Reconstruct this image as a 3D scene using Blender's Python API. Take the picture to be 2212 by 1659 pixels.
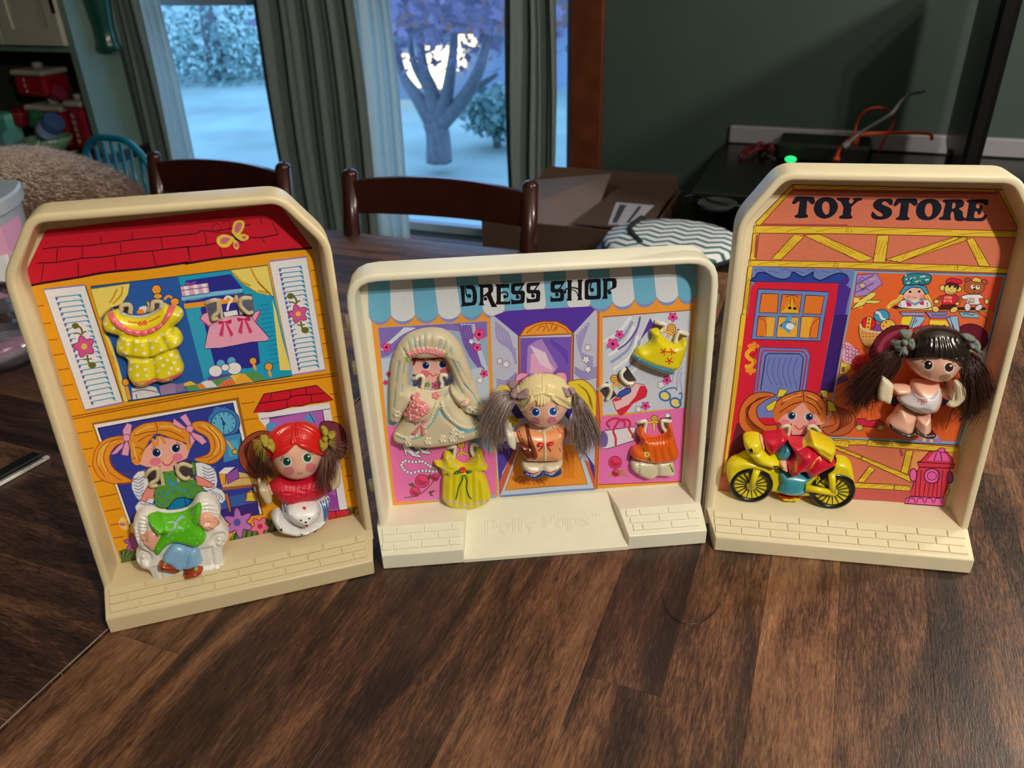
import bpy, math, random
import numpy as np
from mathutils import Vector, Matrix
from mathutils.geometry import tessellate_polygon, delaunay_2d_cdt
rnd = random.Random(7)
S = bpy.context.scene
COL = S.collection
for o in list(bpy.data.objects): bpy.data.objects.remove(o)
# ------------------------------------------------------------------ camera, world, lamps, exposure
F, PT, RL, CH = 1710.967, math.radians(29.1872), math.radians(-1.6456), .5203
R3 = np.array([1, 0, 0.]); U3 = np.array([0, math.sin(PT), math.cos(PT)]); F3 = np.array([0, math.cos(PT), -math.sin(PT)])
C3 = np.array([0, 0, CH])
cd = bpy.data.cameras.new('camera'); cam = bpy.data.objects.new('camera', cd); COL.objects.link(cam)
cd.sensor_width = 36; cd.lens = F / 2212 * 36; cd.clip_start = .02; cd.clip_end = 200
_c, _s = math.cos(RL), math.sin(RL)
rx, ux = R3 * _c + U3 * _s, U3 * _c - R3 * _s
cam.matrix_world = Matrix(((rx[0], ux[0], -F3[0], 0), (rx[1], ux[1], -F3[1], 0), (rx[2], ux[2], -F3[2], CH), (0, 0, 0, 1)))
cd.dof.use_dof = True; cd.dof.focus_distance = .73; cd.dof.aperture_fstop = 8.5
S.camera = cam
S.view_settings.view_transform = 'Standard'; S.view_settings.look = 'None'
S.view_settings.gamma = 1; S.view_settings.use_curve_mapping = False; S.view_settings.exposure = 0
wd = bpy.data.worlds.new('dusk'); S.world = wd; wd.use_nodes = True
bgn = wd.node_tree.nodes['Background']; bgn.inputs[0].default_value = (.32, .60, 1, 1); bgn.inputs[1].default_value = 2.9
def lamp(name, loc, power, col, rad):
    l = bpy.data.lights.new(name, 'POINT'); l.energy = power; l.color = col; l.shadow_soft_size = rad
    o = bpy.data.objects.new(name, l); o.location = loc; COL.objects.link(o); return o
WARM = (1, .92, .80)
lamp('ceiling_bulb', (.66, -.56, 1.28), 44, WARM, .022)
lamp('ceiling_bulb', (.74, -.60, 1.20), 31, WARM, .022)
lamp('side_lamp_bulb', (1.5, .95, .95), 52, (1, .9, .78), .05)
# ------------------------------------------------------------------ helpers
def lin(h):
    v = [int(h[i:i + 2], 16) / 255 for i in (0, 2, 4)]
    return tuple(c / 12.92 if c <= .04045 else ((c + .055) / 1.055) ** 2.4 for c in v) + (1,)
def mat(name, col=None, rough=.45, var=.08, vs=40, bump=0, bs=200, spec=.5, coat=0, metal=0, attr=None, trans=0, sss=0, emit=0, ior=1.45, sheen=0):
    m = bpy.data.materials.new(name); m.use_nodes = True; n = m.node_tree.nodes; l = m.node_tree.links
    p = n['Principled BSDF']; tc = n.new('ShaderNodeTexCoord'); nz = n.new('ShaderNodeTexNoise')
    nz.inputs['Scale'].default_value = vs; nz.inputs['Detail'].default_value = 4; l.new(tc.outputs['Object'], nz.inputs['Vector'])
    mx = n.new('ShaderNodeMix'); mx.data_type = 'RGBA'; mx.blend_type = 'MULTIPLY'; mx.inputs[0].default_value = 1
    mr = n.new('ShaderNodeMapRange'); mr.inputs[1].default_value = .3; mr.inputs[2].default_value = .7
    mr.inputs[3].default_value = 1 - var; mr.inputs[4].default_value = 1 + var; l.new(nz.outputs[0], mr.inputs[0])
    l.new(mr.outputs[0], mx.inputs[7])
    if attr:
        a = n.new('ShaderNodeVertexColor'); a.layer_name = attr; l.new(a.outputs[0], mx.inputs[6])
    else: mx.inputs[6].default_value = lin(col)
    l.new(mx.outputs[2], p.inputs['Base Color'])
    p.inputs['Roughness'].default_value = rough; p.inputs['Specular IOR Level'].default_value = spec
    p.inputs['Coat Weight'].default_value = coat; p.inputs['Coat Roughness'].default_value = .12
    p.inputs['Metallic'].default_value = metal; p.inputs['Transmission Weight'].default_value = trans; p.inputs['IOR'].default_value = ior
    p.inputs['Subsurface Weight'].default_value = sss; p.inputs['Subsurface Radius'].default_value = (.004, .002, .001)
    p.inputs['Sheen Weight'].default_value = sheen
    if emit: l.new(mx.outputs[2], p.inputs['Emission Color']); p.inputs['Emission Strength'].default_value = emit
    if bump:
        b = n.new('ShaderNodeBump'); b.inputs['Strength'].default_value = bump; b.inputs['Distance'].default_value = .002
        n2 = n.new('ShaderNodeTexNoise'); n2.inputs['Scale'].default_value = bs; n2.inputs['Detail'].default_value = 5
        l.new(tc.outputs['Object'], n2.inputs['Vector']); l.new(n2.outputs[0], b.inputs['Height']); l.new(b.outputs[0], p.inputs['Normal'])
    return m
def link(name, me, m, parent=None, loc=None):
    o = bpy.data.objects.new(name, me); COL.objects.link(o)
    for q in (m if isinstance(m, (list, tuple)) else [m]):
        if q and q.name not in me.materials: me.materials.append(q)
    if parent: o.parent = parent
    if loc is not None: o.location = loc
    return o
def mesh(name, v, f, m, parent=None, loc=None, smooth=False, cols=None, fix=False):
    me = bpy.data.meshes.new(name); me.from_pydata([tuple(map(float, q)) for q in v], [], [tuple(map(int, q)) for q in f])
    if cols is not None:                    # one linear colour per face
        a = me.color_attributes.new('Col', 'FLOAT_COLOR', 'CORNER')
        n = np.empty(len(me.polygons), int); me.polygons.foreach_get('loop_total', n)
        a.data.foreach_set('color', np.repeat(np.array(cols, float).reshape(-1, 4), n, axis=0).ravel())
    if smooth: me.polygons.foreach_set('use_smooth', np.ones(len(me.polygons), bool))
    if fix:
        import bmesh
        b = bmesh.new(); b.from_mesh(me); bmesh.ops.recalc_face_normals(b, faces=b.faces); b.to_mesh(me); b.free()
    me.update()
    return link(name, me, m, parent, loc)
def empty(name, loc, rz=0):
    o = bpy.data.objects.new(name, None); COL.objects.link(o); o.location = loc; o.rotation_euler = (0, 0, rz); o.empty_display_size = .02
    return o
def tag(o, label=None, cat=None, group=None, kind=None):
    for k, v in (('label', label), ('category', cat), ('group', group), ('kind', kind)):
        if v: o[k] = v
    return o
class MB:                                   # collects simple solids into one mesh
    def __init__(s): s.v = []; s.f = []
    def add(s, v, f):
        n = len(s.v); s.v += [tuple(q) for q in v]; s.f += [tuple(i + n for i in q) for q in f]; return s
    def box(s, c, d, M=None, bev=0):
        x, y, z = (q / 2 for q in d); c = np.array(c, float)
        if bev:                             # chamfered box
            b = min(bev, .45 * min(d)); P = []
            for sx in (-1, 1):
                for sy in (-1, 1):
                    for sz in (-1, 1):
                        P += [(sx * x, sy * (y - b), sz * (z - b)), (sx * (x - b), sy * y, sz * (z - b)), (sx * (x - b), sy * (y - b), sz * z)]
            i = lambda a, e, g, k: ((a * 2 + e) * 2 + g) * 3 + k
            f = []
            for a in (0, 1):
                f += [[i(a, 0, 0, 0), i(a, 1, 0, 0), i(a, 1, 1, 0), i(a, 0, 1, 0)], [i(0, a, 0, 1), i(1, a, 0, 1), i(1, a, 1, 1), i(0, a, 1, 1)], [i(0, 0, a, 2), i(1, 0, a, 2), i(1, 1, a, 2), i(0, 1, a, 2)]]
                for e in (0, 1):
                    f += [[i(a, e, 0, 0), i(a, e, 1, 0), i(a, e, 1, 1), i(a, e, 0, 1)], [i(a, 0, e, 0), i(a, 1, e, 0), i(a, 1, e, 2), i(a, 0, e, 2)], [i(0, a, e, 1), i(1, a, e, 1), i(1, a, e, 2), i(0, a, e, 2)]]
                    for g in (0, 1): f.append([i(a, e, g, 0), i(a, e, g, 1), i(a, e, g, 2)])
        else:
            P = [(sx * x, sy * y, sz * z) for sx in (-1, 1) for sy in (-1, 1) for sz in (-1, 1)]
            f = [(0, 1, 3, 2), (4, 6, 7, 5), (0, 4, 5, 1), (2, 3, 7, 6), (0, 2, 6, 4), (1, 5, 7, 3)]
        P = np.array(P)
        if M is not None: P = P @ np.array(M).T
        return s.add(P + c, f)
    def tube(s, pts, r, n=8, cap=True, closed=False):
        pts = np.array(pts, float); k = len(pts); rr = np.broadcast_to(np.array(r, float), (k,)) if np.ndim(r) < 2 else r
        T = np.gradient(pts, axis=0) if not closed else (np.roll(pts, -1, 0) - np.roll(pts, 1, 0))
        T /= np.linalg.norm(T, axis=1)[:, None] + 1e-12
        a = np.array([0, 0, 1.]) if abs(T[0][2]) < .9 else np.array([1., 0, 0]); V = []
        for i in range(k):
            a = a - T[i] * (a @ T[i]); a /= np.linalg.norm(a) + 1e-12; b = np.cross(T[i], a)
            for j in range(n):
                t = 2 * math.pi * j / n; V.append(pts[i] + rr[i] * (a * math.cos(t) + b * math.sin(t)))
        f = [(i * n + j, i * n + (j + 1) % n, (i + 1) % k * n + (j + 1) % n, (i + 1) % k * n + j) for i in range(k if closed else k - 1) for j in range(n)]
        if cap and not closed: f += [tuple(range(n))[::-1], tuple((k - 1) * n + j for j in range(n))]
        return s.add(V, f)
    def lathe(s, prof, c=(0, 0, 0), n=20, M=None, sq=0):
        V = []
        for r, z in prof:
            for j in range(n):
                t = 2 * math.pi * (j + .5) / n; q = 1
                if sq: q = min(1 / max(abs(math.cos(t)), 1e-6), 1 / max(abs(math.sin(t)), 1e-6)) * sq + 1 - sq
                V.append((r * q * math.cos(t), r * q * math.sin(t), z))
        k = len(prof); f = [(i * n + j, i * n + (j + 1) % n, (i + 1) * n + (j + 1) % n, (i + 1) * n + j) for i in range(k - 1) for j in range(n)]
        f += [tuple(range(n))[::-1], tuple((k - 1) * n + j for j in range(n))]
        V = np.array(V)
        if M is not None: V = V @ np.array(M).T
        return s.add(V + np.array(c), f)
    def ell(s, c, r, M=None, n=16, m=10):
        V = [(0, 0, -1)]; V += [(math.sin(math.pi * i / m) * math.cos(2 * math.pi * j / n), math.sin(math.pi * i / m) * math.sin(2 * math.pi * j / n), -math.cos(math.pi * i / m)) for i in range(1, m) for j in range(n)] + [(0, 0, 1)]
        f = [(0, 1 + (j + 1) % n, 1 + j) for j in range(n)] + [(1 + i * n + j, 1 + i * n + (j + 1) % n, 1 + (i + 1) * n + (j + 1) % n, 1 + (i + 1) * n + j) for i in range(m - 2) for j in range(n)]
        e = len(V) - 1; f += [(e, 1 + (m - 2) * n + j, 1 + (m - 2) * n + (j + 1) % n) for j in range(n)]
        V = np.array(V) * np.array(r)
        if M is not None: V = V @ np.array(M).T
        return s.add(V + np.array(c), f)
    def build(s, name, m, parent=None, loc=None, smooth=False, sub=None, bev=0, auto=None):
        v = np.array(s.v, float)
        if sub is not None: v = v - np.array(sub)
        o = mesh(name, v, s.f, m, parent, loc, smooth, fix=True)
        if auto: 
            for e in o.data.polygons: e.use_smooth = True
            o.data.set_sharp_from_angle(angle=math.radians(auto))
        if bev:
            b = o.modifiers.new('b', 'BEVEL'); b.width = bev; b.segments = 2; b.limit_method = 'ANGLE'
        return o
def ray(x, y):                              # view direction of a photograph pixel (2212 x 1659)
    x = x - 1106; y = y - 829.5
    return R3 * (_c * x + _s * y) / F - U3 * (-_s * x + _c * y) / F + F3
def atz(x, y, z): d = ray(x, y); return C3 + d * (z - CH) / d[2]
def aty(x, y, Y): d = ray(x, y); return C3 + d * Y / d[1]
A0 = math.radians(-22)                      # the room and the table stand turned by this much
E1 = np.array([math.cos(A0), math.sin(A0), 0]); E2 = np.array([-math.sin(A0), math.cos(A0), 0]); K = np.array([0, 0, 1.])
def wall(x, y, d): r = ray(x, y); return C3 + r * d / (r @ E2)      # point at depth d along the room axis
def rm(a, b, z): return E1 * a + E2 * b + K * z
MR = np.stack([E1, E2, K], 1)
def rc(p): return np.array([p @ E1, p @ E2, p[2]])
def spline(P, n=6, closed=False):
    P = np.array(P, float); k = len(P)
    if closed: Q = np.concatenate([P[-1:], P, P[:2]])
    else: Q = np.concatenate([2 * P[:1] - P[1:2], P, 2 * P[-1:] - P[-2:-1]])
    out = []
    for i in range(1, len(Q) - 2):
        for j in range(n):
            t = j / n; a, b, c, d = Q[i - 1:i + 3]
            out.append(.5 * (2 * b + (c - a) * t + (2 * a - 5 * b + 4 * c - d) * t * t + (3 * b - a - 3 * c + d) * t ** 3))
    if not closed: out.append(Q[-2])
    return np.array(out)
# ------------------------------------------------------------------ the room
m_wall = mat('green_wall_paint', '364741', .75, .05, 6); m_floor = mat('brown_floor', '4a3626', .5, .2, 5)
m_trim = mat('stained_wood_trim', '5a2c14', .4, .3, 14); m_white = mat('white_paint', 'c9c6ba', .5, .05, 8)
FZ = -.76; DW = 2.5; CE = 1.75
wl, wr = rc(wall(300, 200, DW))[0], rc(wall(1236, 200, DW))[0]          # window opening along the wall
sill = rc(wall(965, 512, DW))[2]; wtop = 1.45
def rbox(mb, a, b, bev=0): a, b = np.array(a, float), np.array(b, float); mb.box((a + b) / 2, abs(b - a), bev=bev); return mb
def rbuild(mb, name, m, parent=None, **k):  # solids given in room axes
    mb.v = [tuple(MR @ np.array(q)) for q in mb.v]; return mb.build(name, m, parent, **k)
def rempty(name, p): return empty(name, MR @ np.array(p), A0)
XL, XR, YB = -4.3, 2.9, -2.2
b = MB()
rbox(b, (XL, DW, FZ), (wl, DW + .14, CE)); rbox(b, (wr, DW, FZ), (XR, DW + .14, CE))
rbox(b, (wl, DW, FZ), (wr, DW + .14, sill)); rbox(b, (wl, DW, wtop), (wr, DW + .14, CE))
tag(rbuild(b, 'wall_back', m_wall), kind='structure')
for nm, a, c in (('wall_left', (XL - .1, YB, FZ), (XL, DW, CE)), ('wall_right', (XR, YB, FZ), (XR + .1, DW, CE)), ('wall_front', (XL, YB - .1, FZ), (XR, YB, CE)),
                 ('floor', (XL, YB, FZ - .05), (XR, DW, FZ)), ('ceiling', (XL, YB, CE), (XR, DW, CE + .1))):
    tag(rbuild(rbox(MB(), a, c), nm, m_floor if nm == 'floor' else (m_white if nm == 'ceiling' else m_wall)), kind='structure')
tw = rc(wall(1304, 200, DW))[0]
tag(rbuild(rbox(MB(), (wr - .004, DW - .022, FZ), (tw, DW - .001, CE - .02), bev=.006), 'trim_1', m_trim), kind='structure')
tag(rbuild(rbox(MB(), (wl - .1, DW - .022, FZ), (wl + .004, DW - .001, CE - .02), bev=.006), 'trim_2', m_trim), kind='structure')
tag(rbuild(rbox(MB(), (wl + .005, DW - .05, sill - .035), (wr - .005, DW + .12, sill - .002), bev=.006), 'trim_3', m_trim), kind='structure')
# windows: three sashes with frames and glass
m_sash = mat('sash_paint', '9fb4c4', .5, .04, 10)
def glassmat():
    m = bpy.data.materials.new('window_glass'); m.use_nodes = True; n = m.node_tree.nodes; l = m.node_tree.links; n.remove(n['Principled BSDF'])
    t = n.new('ShaderNodeBsdfTransparent'); g = n.new('ShaderNodeBsdfGlossy'); g.inputs['Roughness'].default_value = .02
    fr = n.new('ShaderNodeFresnel'); fr.inputs[0].default_value = 1.15
    x = n.new('ShaderNodeMixShader'); l.new(fr.outputs[0], x.inputs[0]); l.new(t.outputs[0], x.inputs[1]); l.new(g.outputs[0], x.inputs[2])
    t.inputs[0].default_value = (.95, .97, 1, 1); l.new(x.outputs[0], n['Material Output'].inputs[0]); return m
m_glass = glassmat()
m1 = rc(wall(700, 200, DW))[0]; m2 = rc(wall(1140, 200, DW))[0]
for i, (a, c) in enumerate(((wl, m1), (m1, m2), (m2, wr))):
    r = rempty('window_%d' % (i + 1), ((a + c) / 2, DW + .07, sill)); tag(r, kind='structure')
    hw, hh = (c - a) / 2, wtop - sill; fr = MB(); t = .03
    for q in ((-hw + .001, -hw + t), (hw - t, hw - .001)): rbox(fr, (q[0], -.03, .001), (q[1], .03, hh - .001))
    for q in ((.001, t), (hh - t, hh - .001)): rbox(fr, (-hw + t, -.03, q[0]), (hw - t, .03, q[1]))
    zr = rc(wall(470, 14 - 45 * (i > 0), DW))[2] - sill
    rail = MB(); rbox(rail, (-hw + t, -.025, zr), (hw - t, .025, zr + .045))
    fr.build('window_frame', m_sash, r); rail.build('meeting_rail', m_sash, r)
    for z0, z1 in ((t, zr), (zr + .045, hh - t)): rbox(MB(), (-hw + t, -.003, z0), (hw - t, .003, z1)).build('pane', m_glass, r)
# curtains
def curtmat(name, col, tr):
    m = mat(name, col, .9, .06, 60, .15, 500); n = m.node_tree.nodes; l = m.node_tree.links
    t = n.new('ShaderNodeBsdfTranslucent'); t.inputs[0].default_value = lin(col); x = n.new('ShaderNodeMixShader'); x.inputs[0].default_value = tr
    l.new(n['Principled BSDF'].outputs[0], x.inputs[1]); l.new(t.outputs[0], x.inputs[2]); l.new(x.outputs[0], n['Material Output'].inputs[0]); return m
m_cur = curtmat('grey_green_curtain', '75847f', .12); m_lin = curtmat('pale_curtain_lining', 'dce4e0', .6)
def curtain(px0, px1, py, folds, depth, label, m, dd=.09, flare=0, amp=.028):
    a, c = rc(wall(px0, py, DW - dd))[0], rc(wall(px1, py, DW - dd))[0]
    o = rempty('curtain', ((a + c) / 2, DW - dd, FZ + .02)); tag(o, label, 'curtain', 'curtains at the window')
    n, k = folds * 14, 14; V = []; hw = (c - a) / 2; top = 1.6 - FZ
    for j in range(k + 1):
        z = top * j / k
        for i in range(n + 1):
            t = i / n; w = 1 + flare * (1 - j / k); ph = 2 * math.pi * folds * t + .5 * math.sin(5 * t + j * .18)
            V.append((hw * (2 * t - 1) * w + .006 * math.sin(j + 3 * t), amp * math.sin(ph) * (.7 + .3 * math.sin(7 * t)) + .010 * math.sin(2.3 * ph + j * .2), z))
    f = [(j * (n + 1) + i, j * (n + 1) + i + 1, (j + 1) * (n + 1) + i + 1, (j + 1) * (n + 1) + i) for j in range(k) for i in range(n)]
    b = mesh('drape', V, f, m, o, smooth=True); sd = b.modifiers.new('s', 'SOLIDIFY'); sd.thickness = .002
    hm = MB(); rbox(hm, (-hw, -.012, top), (hw, .012, top + .03)); hm.build('header_tape', m, o)
    return o
curtain(262, 345, 200, 3, 0, 'grey green curtain bunched at the left end beside the teal wall', m_cur, .10)
curtain(318, 392, 200, 2, 0, 'pale daylit curtain lining at the left window beside the green curtain', m_lin, .05, amp=.012)
curtain(572, 790, 200, 5, 0, 'wide grey green curtain with deep folds between the two windows', m_cur, .10)
curtain(768, 862, 200, 2, 0, 'pale translucent curtain edge at the left of the tree window', m_lin, .06, amp=.012)
curtain(1090, 1200, 200, 3, 0, 'grey green curtain hanging right of the tree beside the wood trim', m_cur, .10)
rr = rempty('curtain_rod', (0, DW - .09, 1.66)); tag(rr, 'dark rod above the window that carries the curtains', 'rod')
b = MB(); b.tube([(wl - .15, 0, .03), (wr + .1, 0, .03)], .012); b.build('pole', m_trim, rr, smooth=True)
for x in (wl - .15, wr + .1): MB().ell((x, 0, .03), (.025, .025, .025)).build('finial', m_trim, rr, smooth=True)
# outside: lawn, tree, hedge, far house added for the bright spots
def groundmat():
    m = mat('dusk_lawn', '92a6a0', .9, .22, .8, .3, 8); return m
tag(rbuild(rbox(MB(), (-30, DW + .3, -1.6), (30, DW + 45, -1.5)), 'lawn', groundmat()), kind='structure')
m_bark = mat('bark', '6c6c74', .9, .2, 20); m_leaf = mat('purple_leaf', '8c7c98', .8, .3, 3); m_hedge = mat('hedge_leaf', '7c9c98', .9, .3, 3)
def tree(base, segs, label, crown, mleaf, nleaf=2600, cr=(2.2, 1.4, 1.2)):
    o = empty('tree', base); tag(o, label, 'tree', 'trees outside the window')
    MBt = MB(); tips = []
    for pts, r in segs: MBt.tube(pts, r, 7)
    MBt.build('trunk', m_bark, o, smooth=True)
    V, f = [], []
    for i in range(nleaf):
        d = np.array([rnd.gauss(0, 1) for _ in range(3)]); d /= np.linalg.norm(d); p = np.array(crown) + d * np.array(cr) * rnd.random() ** .4
        a = np.array([rnd.gauss(0, 1) for _ in range(3)]); a /= np.linalg.norm(a); c = np.cross(a, d); c /= np.linalg.norm(c) + 1e-9; s = rnd.uniform(.03, .075)
        n = len(V); V += [p - a * s, p + c * s * .6, p + a * s, p - c * s * .6]; f.append((n, n + 1, n + 2, n + 3))
    tag(mesh('foliage', V, f, mleaf, o), kind='stuff'); return o
def far(px, py, d): return wall(px, py, d)
TD = 7.2
tb = far(950, 330, TD); tp = lambda x, y, q=0: far(x, y, TD + q) - tb
tree(tb, [(spline([tp(948, 350), tp(945, 290), tp(935, 262)]), np.linspace(.135, .11, 13)), (spline([tp(935, 265), tp(905, 215), tp(872, 165, .3), tp(855, 90, .4)]), np.linspace(.09, .03, 19)),
          (spline([tp(938, 265), tp(932, 200), tp(915, 150), tp(905, 60)]), np.linspace(.10, .03, 19)), (spline([tp(940, 262), tp(962, 215), tp(975, 140), tp(985, 50, .3)]), np.linspace(.09, .03, 19)),
          (spline([tp(950, 270), tp(1000, 215), tp(1035, 150, -.3), tp(1060, 60)]), np.linspace(.09, .03, 19)), (spline([tp(1000, 215), tp(1030, 190), tp(1075, 160)]), np.linspace(.05, .02, 13)),
          (spline([tp(930, 200), tp(895, 140), tp(885, 80)]), np.linspace(.05, .02, 13))],
     'bare forked tree with purple foliage in the right hand window', tp(965, -25), m_leaf, 2000, (1.9, 1.2, .72))
b2 = far(480, 200, 12)
tree(b2, [([(0, 0, -.4), (0, 0, 1.4)], [.2, .12])], 'blurred blue green bush far outside the left hand window', (.2, 0, .55), m_hedge, 4200, (2.6, 1.0, 1.15))
b2 = far(1072, 262, 8.4)
tree(b2, [([(0, 0, -.3), (0, 0, .4)], [.05, .03])], 'low bush beside the tree at the right of the window', (.1, 0, .1), m_hedge, 900, (.55, .4, .3))
hs = far(925, 190, 11); ho = empty('house', hs, A0); tag(ho, 'added far house with glowing panes for the bright spots between the tree branches', 'house')
m_glow = mat('bright_spot_glow', 'ffe2a4', .5, .1, 3, emit=2.6); m_hw = mat('house_wall', '8190a6', .8, .1, 1)  # panes glow to make the bright spots; the house is added to carry them
rbox(MB(), (-1.6, 0, -1.2), (1.6, 2, .75)).build('wall', m_hw, ho)
b = MB(); b.add([(-1.8, -.2, .75), (1.8, -.2, .75), (1.8, 2.2, .75), (-1.8, 2.2, .75), (-1.8, 1, 1.5), (1.8, 1, 1.5)], [(0, 1, 5, 4), (2, 3, 4, 5), (0, 4, 3), (1, 2, 5), (0, 3, 2, 1)]); b.build('roof', m_trim, ho)
for x0, y0, x1, y1 in ((862, 118, 880, 168), (884, 128, 904, 188), (922, 100, 966, 190), (984, 105, 1002, 152), (992, 72, 1030, 105), (1038, 120, 1048, 132)):
    p, q = far(x0, y1, 10.95) - hs, far(x1, y0, 10.95) - hs; p, q = MR.T @ p, MR.T @ q
    rbox(MB(), (p[0], -.06, p[2]), (q[0], .04, q[2])).build('glow_pane', m_glow, ho)
# ------------------------------------------------------------------ the dining table
def plankmat():
    m = bpy.data.materials.new('acacia_plank'); m.use_nodes = True; n = m.node_tree.nodes; l = m.node_tree.links; p = n['Principled BSDF']
    tc = n.new('ShaderNodeTexCoord'); oi = n.new('ShaderNodeObjectInfo'); add = n.new('ShaderNodeVectorMath'); mul = n.new('ShaderNodeMath'); mul.operation = 'MULTIPLY'; mul.inputs[1].default_value = 37
    l.new(oi.outputs['Random'], mul.inputs[0]); l.new(tc.outputs['Object'], add.inputs[0]); l.new(mul.outputs[0], add.inputs[1])
    def noise(sc, vec, det=6, dist=0):
        mp = n.new('ShaderNodeMapping'); mp.inputs['Scale'].default_value = vec; l.new(add.outputs[0], mp.inputs[0])
        z = n.new('ShaderNodeTexNoise'); z.inputs['Scale'].default_value = sc; z.inputs['Detail'].default_value = det; z.inputs['Distortion'].default_value = dist; l.new(mp.outputs[0], z.inputs[0]); return z.outputs[0]
    big, fine, pore = noise(6.5, (4.2, .75, 1), 4, .7), noise(70, (6.5, .7, 1), 5, .6), noise(330, (3.6, .5, 1), 3, .3)
    def mth(op, a, b):
        q = n.new('ShaderNodeMath'); q.operation = op
        for i, v in enumerate((a, b)):
            if isinstance(v, (int, float)): q.inputs[i].default_value = v
            else: l.new(v, q.inputs[i])
        return q.outputs[0]
    s = mth('ADD', mth('MULTIPLY', big, .56), mth('MULTIPLY', fine, .34)); s = mth('ADD', s, mth('MULTIPLY', pore, .26)); s = mth('ADD', s, mth('MULTIPLY', mth('SUBTRACT', oi.outputs['Random'], .5), .17))
    r = n.new('ShaderNodeValToRGB'); l.new(s, r.inputs[0]); e = r.color_ramp.elements
    e[0].position = .42; e[0].color = (.016, .0075, .005, 1); e[1].position = .84; e[1].color = (.40, .205, .10, 1)
    for q, c in ((.53, (.058, .025, .014, 1)), (.61, (.135, .060, .030, 1)), (.71, (.235, .112, .053, 1))): x = e.new(q); x.color = c
    l.new(r.outputs[0], p.inputs['Base Color']); p.inputs['Specular IOR Level'].default_value = .5
    rr = n.new('ShaderNodeMapRange'); rr.inputs[1].default_value = .3; rr.inputs[2].default_value = .7; rr.inputs[3].default_value = .30; rr.inputs[4].default_value = .52; l.new(pore, rr.inputs[0]); l.new(rr.outputs[0], p.inputs['Roughness'])
    bp = n.new('ShaderNodeBump'); bp.inputs['Strength'].default_value = .35; bp.inputs['Distance'].default_value = .0008; l.new(mth('ADD', pore, mth('MULTIPLY', fine, .6)), bp.inputs['Height']); l.new(bp.outputs[0], p.inputs['Normal'])
    return m
m_plank = plankmat(); m_dark = mat('dark_table_wood', '1c0d08', .45, .2, 20)
JX = rc(atz(118, 1470, 0))[0]; FE = rc(atz(735, 499, 0))[1]; TA, TB, TN = -1.42, .92, -.35
tb_ = rempty('dining_table', ((TA + TB) / 2, (FE + TN) / 2, FZ)); tag(tb_, 'dark brown plank dining table with a leaf joint under the playset', 'table')
oc = np.array([(TA + TB) / 2, (FE + TN) / 2, FZ])
def tparts(mb, name, m, **k): mb.v = [tuple(np.array(q) - oc) for q in mb.v]; return mb.build(name, m, tb_, **k)
b = MB(); rbox(b, (TA, TN, -.034), (JX - .0012, FE, -.012)); rbox(b, (JX + .0012, TN, -.034), (TB, FE, -.012)); tparts(b, 'tabletop_core', m_dark)
b = MB(); rbox(b, (TA + .1, TN + .1, -.12), (TB - .1, TN + .12, -.034)); rbox(b, (TA + .1, FE - .12, -.12), (TB - .1, FE - .1, -.034)); rbox(b, (TA + .1, TN + .12, -.12), (TA + .12, FE - .12, -.034)); rbox(b, (TB - .12, TN + .12, -.12), (TB - .1, FE - .12, -.034)); tparts(b, 'apron', m_dark)
for x in (TA + .06, TB - .06):
    for y in (TN + .06, FE - .06): tparts(rbox(MB(), (x - .04, y - .04, FZ), (x + .04, y + .04, -.034), bev=.006), 'leg', m_dark)
def plank(x0, x1, y0, y1, rot):
    g = .00006; w, hgt = x1 - x0 - 2 * g, y1 - y0 - 2 * g; o = MB().box((0, 0, -.006), (hgt, w, .0118) if rot else (w, hgt, .0118), bev=.00018)
    o = o.build('plank', m_plank, tb_); o.location = ((x0 + x1) / 2 - oc[0], (y0 + y1) / 2 - oc[1], -oc[2]); o.rotation_euler = (0, 0, math.pi / 2 if rot else 0)
r2 = random.Random(12); x = JX + .0015
while x < TB - .02:
    w = min(r2.uniform(.06, .095), TB - x); w = TB - x if TB - x - w < .03 else w; y = TN - r2.uniform(0, .3); 
    while y < FE - .005:
        q = min(y + r2.uniform(.32, .62), FE); q = FE if FE - q < .08 else q
        plank(x, x + w, max(y, TN), q, False); y = q
    x += w
y = TN
while y < FE - .01:
    w = min(r2.uniform(.06, .095), FE - y); w = FE - y if FE - y - w < .03 else w; x = TA - r2.uniform(0, .3)
    while x < JX - .01:
        q = min(x + r2.uniform(.3, .5), JX - .0015); q = JX - .0015 if JX - q < .08 else q
        plank(max(x, TA), q, y, y + w, True); x = q
    y += w
m_edge = mat('worn_table_edge', '8c8078', .35, .3, 30)
b = MB(); rbox(b, (JX - .0028, TN, -.006), (JX - .0016, FE, .0004)); tparts(b, 'joint_edge', m_edge)
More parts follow.
